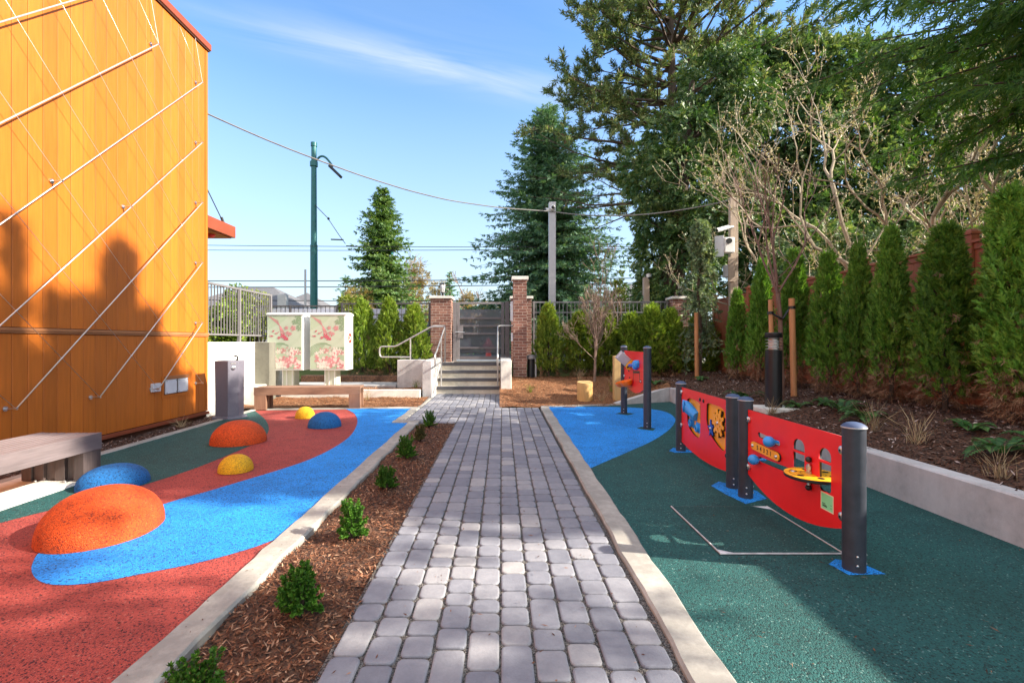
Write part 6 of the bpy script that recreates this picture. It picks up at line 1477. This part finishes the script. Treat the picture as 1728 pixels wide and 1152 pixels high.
# ---------------------------------------------------------------- large conifers
def spruce(label, x, y, zb, Ht, Rd, seed, m, levels=46, per=9, step=0.33, tw=0.42, droop=0.25, skirt=0.06, kite=0.13, inner=True, group=None, jag=0.2, kk=2, pw=0.74):
    global rng; keep = rng; rng = np.random.default_rng(seed); r_ = random.Random(seed)
    t = thing('spruce_tree', label, 'tree', (x, y, zb), group); mb = MB(); mb.tube([(x, y, zb - 0.3), (x, y, zb + Ht * 0.5), (x, y, zb + Ht * 0.985)], [Ht * 0.017, Ht * 0.010, 0.01], 8)
    lf = LF()
    for li in range(levels):
        f = skirt + (1 - skirt) * (li + r_.uniform(-.4, .4)) / levels; f = min(0.995, max(0.01, f)); z = zb + Ht * f
        for b in range(per):
            a = r_.uniform(0, 6.283); ln = Rd * (1 - f) ** pw * r_.uniform(1 - jag * 1.6, 1 + jag) * (0.72 if f < 0.12 else 1) + 0.12
            el = lerp(-0.15, 0.75, f ** 1.5); n = max(2, int(ln / step)); s = (np.arange(n) + rng.random(n) * 0.8) / n
            out = np.array([math.cos(a), math.sin(a), 0]); side = np.array([-math.sin(a), math.cos(a), 0])
            P = np.array([x, y, z]) + np.outer(s * ln, out); P[:, 2] += s * ln * el - droop * ln * s ** 1.6 + 0.12 * ln * s ** 4
            if ln > 0.5: mb.tube([tuple(P[0] * 0 + [x, y, z]), tuple(P[len(P) // 2]), tuple(P[-1])], [0.02 + 0.006 * ln, 0.015, 0.006], 3, False)
            w = tw * (1.0 - 0.45 * s) * min(1, 0.4 + ln / 2.5)
            for sg in (-1, 1):
                D = out * rng.uniform(0.4, 1.0, (n, 1)) + side * sg * rng.uniform(0.5, 1.1, (n, 1)) + np.array([0, 0, 1]) * rng.normal(-0.12, 0.28, (n, 1))
                lf.spray(P, D, np.cross(D, np.array([0, 0, 1.0])) + 1.3 * rv(n), w, kk, 45, 0.55, kite / 0.42)
            lf.spray(P[-1:], (out + np.array([0, 0, 0.15]))[None], side[None], w[-1:] * 1.2, 3, 40, 0.5, kite / 0.42)
            lf.add(P, out * 0.4 - np.array([0, 0, 0.8]) + 0.4 * rv(n), w * 0.7, w * kite / 0.42)
    mb.build('trunk', BARK, t); lf.build('crown', m, t); rng = keep; return t
spruce('big dense blue green spruce rising behind the gate and the grey steel post', 2.85, 28.0, 0.75, 14.6, 5.9, 31, L_SPRUCE, 64, 15, 0.32, 0.58, 0.34, kite=0.085, jag=0.24, kk=4)
spruce('pointed green spruce standing alone behind the teal trolley pole', -10.4, 42.0, 0.75, 14.4, 4.5, 32, L_SPRUCE2, 52, 13, 0.40, 0.72, 0.32, kite=0.11, jag=0.24, kk=3)
spruce('small dark open conifer at the left foot of the pointed spruce', -15.6, 48.0, 0.75, 7.6, 2.6, 33, L_SPRUCE, 16, 7, 0.5, 0.6, 0.2, kite=0.10, jag=0.4)
spruce('small dark spruce among golden trees above the gate', -5.9, 56.0, 0.75, 9.0, 1.9, 34, L_SPRUCE, 26, 7, 0.5, 0.7, 0.3, kite=0.14, jag=0.3)

def pine():
    global rng; keep = rng; rng = np.random.default_rng(41); r_ = random.Random(41)
    x, y, zb, Ht = 8.0, 22.0, 0.75, 19.5; t = thing('pine_tree', 'tall open pine with clumped needles and bare lower branches above the big spruce', 'tree', (x, y, zb))
    mb = MB(); mb.tube([(x + .2, y, zb - .3), (x + .1, y, zb + 7), (x, y, zb + 13), (x - .1, y, zb + Ht)], [0.36, 0.27, 0.18, 0.03], 9); lf = LF(); tips = []
    nb = 135
    for i in range(nb):
        f = 0.34 + 0.65 * (round((i + r_.random()) / nb * 17) / 17 * 0.8 + 0.2 * (i + r_.random()) / nb); z = zb + Ht * f; a = r_.uniform(0, 6.283)
        R0 = np.interp(f, [0.34, 0.45, 0.6, 0.75, 0.9, 1.0], [5.4, 6.4, 5.7, 5.0, 3.4, 0.8]); lnn = R0 * r_.uniform(0.62, 1.08)
        d = Vector((math.cos(a), math.sin(a), lerp(-0.15, 0.55, (f - .34) / .66))); pts, dd = limb(mb, (x, y, z), d, lnn, 0.02 + 0.012 * lnn, 0.012, 6, 0.10, 0.03 if f > 0.5 else 0.045, 5)
        bare = f < 0.47 and r_.random() < 0.45
        for k in range(2, 7):
            for _ in range(2 if k < 4 else 3):
                o = Vector((r_.gauss(0, 1), r_.gauss(0, 1), r_.gauss(0.05, 0.3))).normalized(); q, _d = limb(mb, pts[k], (dd * 0.8 + o * 0.9), lnn * r_.uniform(0.12, 0.24), 0.012, 0.006, 3, 0.12, 0.06, 3)
                if not bare:
                    for w in (-1, -2): tips.append((*q[w], *(_d + Vector((0, 0, 0.25))).normalized()))
        if not bare: tips.append((*pts[-1], *dd))
    T = np.array(tips); P0, D0 = T[:, :3], unit(T[:, 3:]); k = 44
    for j in range(k):
        D = D0 * 0.8 + 0.95 * rv(len(T)) + np.array([0, 0, 0.2]); base = P0 - D0 * rng.uniform(0, 0.42, (len(T), 1)) + 0.03 * rng.normal(size=P0.shape)
        lf.add(base, D, rng.uniform(0.16, 0.30, len(T)), rng.uniform(0.035, 0.06, len(T)), None, 1 if j % 9 == 0 else 0)
    mb.build('trunk', BARK, t); lf.build('crown', [L_PINE, L_PINEB], t); rng = keep
pine()

def leaf_mass(lf, blobs, dens, L, wid, droop=0.5, shell=0.35, mi=0, k=3, thr=0.72):
    """sprays over the skin of many overlapping lumps; those inside another lump are dropped"""
    C = np.array([b[:3] for b in blobs]); Rr = np.array([b[3] for b in blobs])
    for c, r in zip(C, Rr):
        n = int(dens * 4 * math.pi * r * r); u = rv(n); u[:, 2] *= 0.95; rad = r * (1 - shell * rng.random(n) ** 2.2) * (1 + 0.10 * rng.normal(size=n)); P = c + u * rad[:, None]
        d2 = np.linalg.norm(P[:, None] - C[None], axis=2) / Rr[None]; keepm = (d2 < thr).sum(1) == 0; P, u = P[keepm], u[keepm]; m = len(P)
        if m == 0: continue
        D = u * rng.uniform(0.3, 0.9, (m, 1)) + np.array([0, 0, -1.0]) * droop * rng.uniform(0.3, 1.4, (m, 1)) + 0.45 * rv(m)
        lf.spray(P, D, np.cross(D, u) + 0.9 * rv(m), L * rng.uniform(0.6, 1.3, m), k, 45, 0.55, wid, mi)
def ivy_tree():
    global rng; keep = rng; rng = np.random.default_rng(51); r_ = random.Random(51)
    y = 16.0; t = thing('ivy_clad_tree', 'big tree thickly clad in glossy green leaves in front of the tall pine', 'tree', (6.2, y, 0.5)); mb = MB()
    mb.tube([(5.70, y, 0.2), (5.75, y, 3.2), (6.05, y, 6.4), (6.5, y, 10.2)], [0.55, 0.46, 0.3, 0.08], 10)
    bl = []
    for _ in range(95):
        z = r_.uniform(2.4, 10.4); R0 = np.interp(z, [2.4, 3.7, 5.4, 7.6, 9.4, 10.4], [0.7, 0.95, 1.6, 1.9, 1.4, 0.6]); cx = np.interp(z, [2.4, 5.4, 8.1, 10.4], [5.85, 6.2, 6.85, 7.25]); a = r_.uniform(0, 6.28); q = math.sqrt(r_.random()) * R0
        bl.append((cx + q * math.cos(a), y + q * math.sin(a) * 0.9, z, r_.uniform(0.45, 0.85)))
    for z in np.arange(0.9, 3.4, 0.5): bl.append((5.75, y, z, 0.56))
    for b in bl[::4]: mb.tube([(np.interp(b[2], [0, 6.4, 10.2], [5.7, 6.05, 6.5]), y, b[2] - 0.5), b[:3]], [0.06, 0.02], 4, False)
    lf = LF(); leaf_mass(lf, bl, 80, 0.24, 0.24, 0.55); mb.build('trunk', BARK, t); lf.build('crown', L_IVY, t); rng = keep
ivy_tree()
def tall_hedge():
    global rng; keep = rng; rng = np.random.default_rng(61); r_ = random.Random(61)
    t = thing('tall_hedge', 'very tall flat topped evergreen hedge behind the bare magnolia', 'hedge', (14, 18.6, 0.5)); bl = []
    for _ in range(400):
        x = r_.uniform(9.4, 24.0); z = r_.uniform(1.0, 12.7) ; top = 13.0 + 0.25 * math.sin(x * 1.3)
        if z > top - 0.6: z = top - 0.6 + r_.uniform(-.15, .1)
        bl.append((x, 18.6 + r_.uniform(-0.55, 0.5), z, r_.uniform(0.6, 1.0)))
    for x in np.arange(9.4, 24, 0.7): bl.append((x, 18.6 + r_.uniform(-.3, .3), 12.4 + r_.uniform(-.12, .18), 0.65))
    lf = LF(); leaf_mass(lf, bl, 44, 0.32, 0.27, 0.25, k=3, thr=0.62); mb = MB()
    for x in np.arange(9.6, 24, 1.6): mb.tube([(x, 18.6, 0.3), (x + r_.uniform(-.3, .3), 18.6, 6), (x, 18.6, 9.8)], [0.12, 0.09, 0.02], 6)
    mb.build('trunks', BARK, t); lf.build('foliage', L_LAUREL, t); rng = keep
tall_hedge()
def dark_laurel():
    global rng; keep = rng; rng = np.random.default_rng(62); r_ = random.Random(62)
    t = thing('evergreen_shrub', 'dark evergreen thicket filling the space behind the board fence', 'shrub', (9.5, 12.0, 0.5)); bl = [(r_.uniform(7.6, 12.5), r_.uniform(11.2, 13.5), r_.uniform(0.9, 3.9), r_.uniform(0.5, 0.9)) for _ in range(60)] + [(r_.uniform(8.6, 11.5), r_.uniform(4.5, 11), r_.uniform(0.8, 2.9), r_.uniform(0.45, 0.8)) for _ in range(40)]
    lf = LF(); leaf_mass(lf, bl, 40, 0.24, 0.3, 0.3); mb = MB()
    for b in bl[::3]: mb.tube([(b[0], b[1], 0.3), b[:3]], [0.04, 0.015], 4)
    mb.build('stems', BARK, t); lf.build('foliage', L_LAUREL, t); rng = keep
dark_laurel()

# overhanging cedar on the right; its trunk stands outside the frame
def cedar(label, x, y, zb, Ht, Rd, seed, lo, levels, per, fine=True, tw=0.30, reach=None, dens=0.12):
    global rng; keep = rng; rng = np.random.default_rng(seed); r_ = random.Random(seed)
    t = thing('cedar_tree', label, 'tree', (x, y, zb)); mb = MB(); mb.tube([(x, y, zb - .3), (x, y, zb + Ht * .5), (x, y, zb + Ht)], [0.34, 0.2, 0.02], 9); lf = LF()
    for li in range(levels):
        f = lo + (1 - lo) * (li + r_.random()) / levels; z = zb + Ht * f
        for b in range(per):
            a = r_.uniform(0, 6.283); ln = Rd * (1 - f) ** 0.75 * r_.uniform(0.65, 1.1) + 0.2
            if reach: ln = reach(a, z, ln, r_)
            if ln <= 0: continue
            out = np.array([math.cos(a), math.sin(a), 0]); side = np.array([-math.sin(a), math.cos(a), 0]); n = max(3, int(ln / dens)); s = (np.arange(n) + rng.random(n)) / n
            el = r_.uniform(-0.05, 0.30); w1, w2, w3 = r_.uniform(-.12, .12), r_.uniform(2, 5), r_.uniform(-.07, .07); cv = lambda q: np.stack([x + out[0] * q * ln + side[0] * w1 * ln * np.sin(q * w2), y + out[1] * q * ln + side[1] * w1 * ln * np.sin(q * w2), z + q * ln * el - 0.24 * ln * q ** 2 + 0.05 * ln * q ** 4 + w3 * ln * np.sin(q * (w2 + 2))], 1)
            P = cv(s); ps = cv(np.linspace(0, 1, 6)); mb.tube([tuple(p) for p in ps], [0.006 + 0.0045 * ln * (1 - k / 5.5) for k in range(6)], 4, False)
            m = s > (0.22 if ln > 2 else 0.10); P, sv = P[m], s[m]; n = len(P)
            if n == 0: continue
            for sg in (-1, 1):          # side branchlets, hanging
                bl_ = tw * rng.uniform(0.6, 1.5, n) * (1.1 - 0.5 * sv); D = out * rng.uniform(0.3, 0.9, (n, 1)) + side * sg * rng.uniform(0.5, 1.0, (n, 1)) - np.array([0, 0, 1.0]) * rng.uniform(0.05, 0.7, (n, 1)); D = unit(D)
                lf.spray(P, D, np.cross(D, out) + 0.5 * rv(n), bl_, 5 if fine else 4, 38, 0.42, 0.10 if fine else 0.13)
                for q in ((0.35, 0.7) if fine else (0.5,)):
                    P2 = P + D * (bl_ * q)[:, None]; D2 = D * 0.5 + rv(n) * 0.6 - np.array([0, 0, 0.45]); lf.spray(P2, D2, np.cross(D2, side) + 0.4 * rv(n), bl_ * 0.6, 4 if fine else 2, 40, 0.5, 0.12 if fine else 0.17)
    mb.build('trunk', BARK, t); lf.build('crown', L_CEDAR, t); rng = keep
def reach_near(a, z, ln, r_):
    face = math.cos(a - math.pi * 0.97)          # long limbs only towards the yard
    if face < 0.45: return ln * 0.40
    if math.sin(a) < -0.5: return ln * 0.40
    if z < 3.9: return r_.uniform(1.0, 2.2)
    if z < 4.7: return r_.uniform(1.8, 3.7)
    return r_.uniform(2.8, 4.75) * (0.75 + 0.25 * face) * max(0.15, min(1.0, (9.6 - z) / 2.6))
cedar('overhanging cedar with drooping feathery branches at the top right', 8.1, 4.9, 0.6, 9.0, 4.0, 71, 0.25, 32, 14, True, 0.34, reach_near, 0.10)
cedar('cedar beyond the right edge of the photograph whose shade dapples the near paving', 9.2, -1.2, 0.6, 12.5, 3.7, 72, 0.14, 40, 10, False, 0.5, lambda a, z, ln, r_: 2.55 * min(1, (13.2 - z) / 4.5) * (0.25 if z < 5.7 else 1.0) * r_.uniform(0.55, 1.12), 0.22)
sp0 = spruce('spruce in the close group beyond the right edge of the photograph', 15.0, 1.3, 0.6, 15.0, 2.5, 75, L_SPRUCE, 52, 14, 0.38, 0.75, 0.35, kite=0.2, jag=0.4, pw=0.85, group='spruces beyond the right edge')
sp0.scale = (0.52, 0.52, 1.0); sp0.location.y = 1.42
for k, (y, h) in enumerate(((1.98, 14.2), (2.45, 14.35), (2.98, 14.95), (3.42, 14.15), (3.85, 13.4), (4.3, 12.6))):
    copy_tree(sp0, (15.0 + 0.25 * (k % 2), y, 0.6), 0.9 * k + 0.5, (0.62 if k == 0 else 0.9, 0.62 if k == 0 else 0.9, h / 15.0))

def magnolia(label, x, y, z, trunks, seed, sp=0.5, depth=5, r=0.055, ln=1.05, buds=True):
    global rnd, rng; keep, keep2 = rnd, rng; rnd = random.Random(seed); rng = np.random.default_rng(seed)
    t = thing('bare_magnolia', label, 'tree', (x, y, z)); mb = MB(); tips = []
    for dx, dy, dz in trunks: bare_tree(mb, (x + dx * 0.25, y + dy * 0.25, z), (dx, dy, dz), ln * rnd.uniform(1.25, 1.6), r * rnd.uniform(0.75, 1.1), depth, (2, 2), sp, 0.06, 0.75, tips, 0.0042, 0.17)
    mb.build('trunk', BARK_PALE, t)
    if buds and tips:
        T = np.array([a + b for a, b in tips]); lf = LF()
        for k in range(3): lf.add(T[:, :3] - T[:, 3:] * 0.01, T[:, 3:] + 0.12 * rv(len(T)), rng.uniform(0.045, 0.075, len(T)), 0.026)
        for k in range(6):
            P = T[:, :3] - T[:, 3:] * rng.uniform(0.04, 0.45, (len(T), 1)); lf.add(P, T[:, 3:] * 0.7 + 0.7 * rv(len(T)), rng.uniform(0.035, 0.065, len(T)), 0.022)
        lf.build('buds', L_BUD, t)
    rnd, rng = keep, keep2
magnolia('bare magnolia with pale twisting limbs behind the board fence', 8.25, 8.9, 0.6, [(-0.5, 0.1, 1), (0.1, -0.2, 1), (0.45, 0.2, 1), (-0.72, 0.25, 1.0)], 81, 0.52, 6, 0.070, 1.36)
magnolia('second bare pale limbed tree left of the magnolia, in front of the tall hedge', 8.7, 12.3, 0.6, [(-0.35, 0.1, 1), (0.3, -0.2, 1)], 82, 0.50, 6, 0.058, 1.4)
magnolia('bare pale limbed tree at the right frame edge under the cedar', 8.9, 7.3, 0.6, [(0.2, 0.1, 1), (-0.3, -0.1, 1)], 83, 0.52, 6, 0.058, 1.3)

def sapling():
    global rnd; keep = rnd; rnd = random.Random(91); x, y = 4.75, 7.98; z = bank_z(x, y)
    t = thing('young_bare_tree', 'young bare cherry with a reddish trunk strapped between the stakes behind the bollard light', 'tree', (x, y, z)); mb = MB(); tips = []
    pts, d = limb(mb, (x, y, z - 0.1), (0.0, 0, 1), 1.85, 0.042, 0.034, 5, 0.03, 0, 8)
    p = pts[-1]
    for dx, dy in ((-0.45, 0.1), (-0.15, -0.25), (0.12, 0.2), (0.55, -0.1), (-0.05, 0.3)): bare_tree(mb, p, (dx, dy, 1), rnd.uniform(0.75, 1.0), 0.021, 3, (2, 3), 0.42, 0.10, 0.72, tips, 0.0034, 0.08)
    mb.build('trunk', BARK_RED, t)
    T = np.array([a + b for a, b in tips]); lf = LF(); lf.add(T[:, :3], T[:, 3:], 0.022, 0.009); lf.build('buds', L_DEAD, t); rnd = keep
sapling()
def bare_shrub():
    global rnd; keep = rnd; rnd = random.Random(93); x, y = 2.52, 12.6; z = 0.36
    t = thing('bare_young_tree', 'small bare spreading tree with tangled grey twigs in the orange mulch bed', 'tree', (x, y, z)); mb = MB(); tips = []
    pts, d = limb(mb, (x, y, z - .05), (0, 0, 1), 1.15, 0.038, 0.026, 4, 0.04, 0, 7)
    for k, q in ((2, 3), (3, 4), (4, 6)):
        for _ in range(q):
            a = rnd.uniform(0, 6.28); bare_tree(mb, pts[k], (math.cos(a) * 0.8, math.sin(a) * 0.8, rnd.uniform(0.7, 1.7)), rnd.uniform(0.37, 0.53), 0.010, 4, (2, 3), 0.48, 0.07, 0.74, tips, 0.0040, 0.13)
    bare_tree(mb, pts[-1], (0, 0, 1), 0.9, 0.018, 4, (2, 3), 0.45, 0.06, 0.7, tips, 0.004, 0.12); mb.build('trunk', BARK_GREY, t); rnd = keep
bare_shrub()

def weeping():
    global rng; keep = rng; rng = np.random.default_rng(95); r_ = random.Random(95); x, y, z = 5.22, 12.4, 0.5
    t = thing('weeping_conifer', 'narrow weeping blue green conifer tied to the orange stake by the tall wooden pole', 'tree', (x, y, z)); mb = MB()
    spine = spline([(x, y, z - .1), (x + .04, y, z + 1.2), (x - .03, y, z + 2.3), (x + .06, y, z + 3.1), (x + .02, y, z + 3.75), (x + 0.06, y, z + 4.0)], 6); mb.tube(spine, [0.05 * (1 - k / (len(spine) * 1.1)) + 0.006 for k in range(len(spine))], 7); lf = LF()
    for i in range(120):
        s = r_.uniform(0.16, 1.0); b = spine[int(s * (len(spine) - 1))]; a = r_.uniform(0, 6.28); ln = lerp(0.85, 0.16, s ** 1.2) * r_.uniform(0.6, 1.2); d = Vector((math.cos(a), math.sin(a), 0.25)); P = []
        dr = lerp(1.15, 0.25, s)
        for k in range(9): q = k / 8; P.append((b[0] + d.x * ln * 0.7 * math.sin(q * 1.5), b[1] + d.y * ln * 0.7 * math.sin(q * 1.5), b[2] + 0.10 * q - dr * ln * q * q))
        mb.tube(P[::2], 0.007, 3, False); P = np.repeat(np.array(P), 2, 0) + rng.normal(0, 0.015, (18, 3)); T = np.gradient(P, axis=0)
        for _ in range(2): lf.spray(P, unit(T + 1e-4) * 0.5 + 0.8 * rv(18), rv(18), rng.uniform(0.08, 0.15, 18), 3, 50, 0.6, 0.22)
    mb.build('trunk', BARK, t); lf.build('crown', L_WEEP, t); rng = keep
weeping()

# trees and shrubs across the street
def bushy(name, label, cat, blobs, m, dens, L, wid, trunk=None, droop=0.2, group=None, seed=1, k=3):
    global rng; keep = rng; rng = np.random.default_rng(seed); c = np.array([b[:3] for b in blobs]).mean(0)
    t = thing(name, label, cat, (c[0], c[1], 0.7), group); mb = MB(); base = trunk or (c[0], c[1], 0.5)
    for b in blobs[::3]: mb.tube([base, ((base[0] + b[0]) / 2, (base[1] + b[1]) / 2, lerp(base[2], b[2], 0.6)), b[:3]], [0.05 + b[3] * 0.05, 0.03 + b[3] * .03, 0.012], 5, False)
    mb.build('trunk', BARK_GREY if m is L_GOLD else BARK, t); lf = LF(); leaf_mass(lf, blobs, dens, L, wid, droop, k=k, thr=0.5); lf.build('crown', m, t); rng = keep
rb = random.Random(5)
def cloud(x, y, z0, z1, rx, n, r0, r1, cone=0.3):
    out = []
    for _ in range(n): f = rb.random(); a = rb.uniform(0, 6.28); q = math.sqrt(rb.random()) * rx * (1 - (1 - cone) * f ** 1.5); out.append((x + q * math.cos(a), y + q * math.sin(a), lerp(z0, z1, f), rb.uniform(r0, r1)))
    return out
for i, (x, y, h, rx, lab) in enumerate([(-9.0, 50, 9.5, 2.4, 'golden bare crowned tree right beside the pointed spruce'), (-7.2, 58, 8.2, 2.6, 'golden tree behind the lantern of the left gate pillar'), (-4.3, 60, 7.4, 1.8, 'golden conical tree above the left part of the gate'), (-11.6, 39, 5.6, 1.5, 'rusty golden shrub low in front of the pointed spruce'), (-1.5, 62, 6.6, 2.0, 'low hazy golden tree above the right part of the gate')]):
    bushy('golden_tree', lab, 'tree', cloud(x, y, 2.0, h, rx, 34, 0.35, 0.8, 0.25), L_GOLD, 22, 0.50, 0.13, None, 0.0, 'golden trees across the street', 100 + i, 2)
rnd_keep = rnd; rnd = random.Random(12)
for x, y, h, lab in ((-8.6, 46, 3.3, 'bare twiggy tree spreading right of the pointed spruce'), (-3.0, 52, 2.6, 'bare twiggy tree standing beyond the gate')):
    t = thing('bare_street_tree', lab, 'tree', (x, y, 0.7)); mb = MB(); bare_tree(mb, (x, y, 0.6), (0, 0, 1), h, 0.16, 5, (2, 3), 0.6, 0.05, 0.72, None, 0.016); mb.build('trunk', BARK_GREY, t)
rnd = rnd_keep
for i, (x, y, lab) in enumerate([(6.6, 22.0, 'lime green columnar tree left of the shorter wooden post'), (7.3, 22.3, 'lime green columnar tree right behind the shorter wooden post'), (5.75, 23, 'yellow green columnar tree nearest the big spruce'), (8.0, 22.8, 'darker lime columnar tree at the foot of the ivy clad tree')]):
    bushy('columnar_tree', lab, 'tree', [(x + rb.uniform(-.12, .12), y + rb.uniform(-.12, .12), 0.9 + 3.75 * k / 7, lerp(0.50, 0.14, (k / 7) ** 2)) for k in range(8)], L_LIME, 150, 0.20, 0.26, None, -0.5, 'lime columnar trees beyond the metal fence', 110 + i)
for i, (x, y, z0, z1, rx, n, lab, m) in enumerate([(-6.9, 10.6, 1.4, 2.1, 0.45, 10, 'yellow green shrub close behind the railing', L_LIME), (-7.1, 12.4, 1.4, 2.25, 0.6, 14, 'dark green shrub behind the right end of the railing', L_ARBY), (-7.3, 9.6, 1.4, 2.3, 0.5, 10, 'yellow green shrub by the building corner behind the railing', L_LIME), (-8.2, 15.9, 1.6, 2.95, 0.5, 12, 'yellow leaved shrub above the fence behind the mailbox cabinets', L_LIME), (-5.2, 15.8, 1.4, 2.75, 0.35, 8, 'small yellow shrub poking above the fence right of the mailbox cabinets', L_LIME), (-8.9, 16.0, 1.5, 3.1, 0.5, 12, 'green pointed shrub above the railing end, left of the trolley pole', L_ARBY)]):
    bushy('leafy_shrub', lab, 'shrub', cloud(x, y, z0, z1, rx, n, 0.18, 0.34, 0.5), m, 190, 0.12, 0.42, None, 0.1, None, 120 + i, 2)
bushy('far_hedge', 'dark hedge along the far side of the street, seen through the gate', 'hedge', [(x * 0.9, 29.5 + rb.uniform(-.3, .3), rb.uniform(1.1, 1.9), rb.uniform(0.6, 0.8)) for x in range(-34, 40)], L_LAUREL, 26, 0.34, 0.3, None, 0.1, None, 130)

# ---------------------------------------------------------------- ferns and dry grasses on the bank
def fern(label, x, y, s, seed, n=9):
    global rng; keep = rng; rng = np.random.default_rng(seed); z = bank_z(x, y); t = thing('sword_fern', label, 'fern', (x, y, z), 'ferns on the mulch bank'); lf = LF(); mb = MB()
    for i in range(n):
        a = rng.uniform(0, 6.28); L = s * rng.uniform(0.7, 1.15); q = np.linspace(0, 1, 16); el = rng.uniform(0.7, 1.4); P = np.stack([x + math.cos(a) * L * q * math.cos(el * 0.6), y + math.sin(a) * L * q * math.cos(el * 0.6), z + L * (math.sin(el) * q - 0.75 * q ** 2.2)], 1)
        mb.tube([tuple(p) for p in P[::3]], 0.003, 3, False); T = unit(np.gradient(P, axis=0)); S = np.array([-math.sin(a), math.cos(a), 0.0])
        for sg in (-1, 1): lf.add(P[1:], S * sg + T[1:] * 0.45 + np.array([0, 0, 0.1]), s * 0.26 * np.sin(np.pi * (0.12 + 0.86 * q[1:])), s * 0.075, np.cross(T[1:], S) * 1.0 + 0.15 * rv(15))
    mb.build('stalks', BARK, t); lf.build('fronds', L_FERN, t); rng = keep
for i, (x, y, s, lab) in enumerate([(4.45, 8.6, 0.42, 'bright fern left of the black bollard light'), (4.52, 7.15, 0.30, 'small fern at the right corner of the bollard light pad'), (4.62, 6.4, 0.42, 'upright fern above the nearest red panel, left of two'), (4.75, 6.9, 0.30, 'small dark fern right behind the stake'), (4.58, 5.95, 0.36, 'spreading fern behind the dry grass clump'), (4.72, 4.75, 0.32, 'bright low fern in the open mulch at the right'), (4.35, 4.12, 0.36, 'leafy fern nearest the viewer at the right, by the top of the retaining wall'), (4.75, 4.2, 0.28, 'dark fern at the right frame edge'), (3.75, 10.9 + .6, 0.36, 'low dark fern behind the corner of the retaining wall'), (4.95, 11.7, 0.3, 'small dark fern at the foot of the weeping conifer')]): fern(lab, x, y, s, 200 + i)
def tuft(label, x, y, s, seed, n=60, m=None, zf=bank_z, flop=0.9):
    global rng; keep = rng; rng = np.random.default_rng(seed); z = zf(x, y); lf = LF(); a = rng.uniform(0, 6.28, n); e = rng.uniform(0.05, 0.75, n); P = np.stack([x + rng.normal(0, 0.03, n), y + rng.normal(0, 0.03, n), np.full(n, z)], 1); L = s * rng.uniform(0.5, 1.2, n)
    D = np.stack([np.cos(a) * e * flop, np.sin(a) * e * flop, np.ones(n)], 1); D = unit(D); lf.add(P, D, L * 0.6, 0.006); P2 = P + D * (L * 0.5)[:, None]; lf.add(P2, D * [1.3, 1.3, 0.55], L * 0.6, 0.0055)
    tag(lf.build('grass_tuft', m or L_STRAW), label, 'grass', 'dry grass tufts in the mulch'); rng = keep
for i, (x, y, s, lab) in enumerate([(4.22, 5.35, 0.42, 'dry straw grass clump behind the nearest navy post, left of two'), (4.18, 4.75, 0.40, 'dry straw grass clump with upright stalks above the retaining wall'), (4.02, 7.0, 0.30, 'dry grass tuft at the left corner of the bollard light pad'), (3.95, 3.75, 0.30, 'thin dry grass tuft nearest the viewer on the bank'), (4.9, 3.6, 0.35, 'dry grass tuft at the right frame edge')]): tuft(lab, x, y, s * 0.85, 300 + i, 42)
for i, (x, y, s, lab, m) in enumerate([(2.9, 11.9, 0.40, 'pale dry grass beside the bare young tree, right of its trunk', L_STRAW), (2.15, 12.7, 0.35, 'pale dry grass left of the bare young tree', L_STRAW), (2.35, 10.85, 0.25, 'low dry grass between the log stump and the timber post', L_STRAW), (2.75, 11.6, 0.28, 'small yellow green grass tuft behind the log stump', L_LIME), (0.75, 11.6, 0.22, 'small green grass tuft in the open orange mulch', L_LIME), (-2.15, 12.2, 0.22, 'green grass tuft in the narrow bed left of the steps', L_LIME), (-3.1, 11.1, 0.3, 'dry grass tuft against the low kerb wall', L_STRAW)]): tuft(lab, x, y, s, 320 + i, 50, m, bank_z if x > 0 else (lambda a, b: 0.21 if b > 11.7 else 0.03))
for i, (y, lab) in enumerate([(5.35, 'dry grass tuft at the wall foot just past the near bench'), (4.3, 'dry grass tuft under the near bench at the wall foot'), (7.9, 'dry grass tuft below the wall panel')]): tuft(lab, -5.3, y, 0.22, 340 + i, 45, L_STRAW, lambda a, b: -0.03, 1.6)
print('objects', len(scene.objects), 'polys', sum(len(o.data.polygons) for o in scene.objects if o.type == 'MESH'))
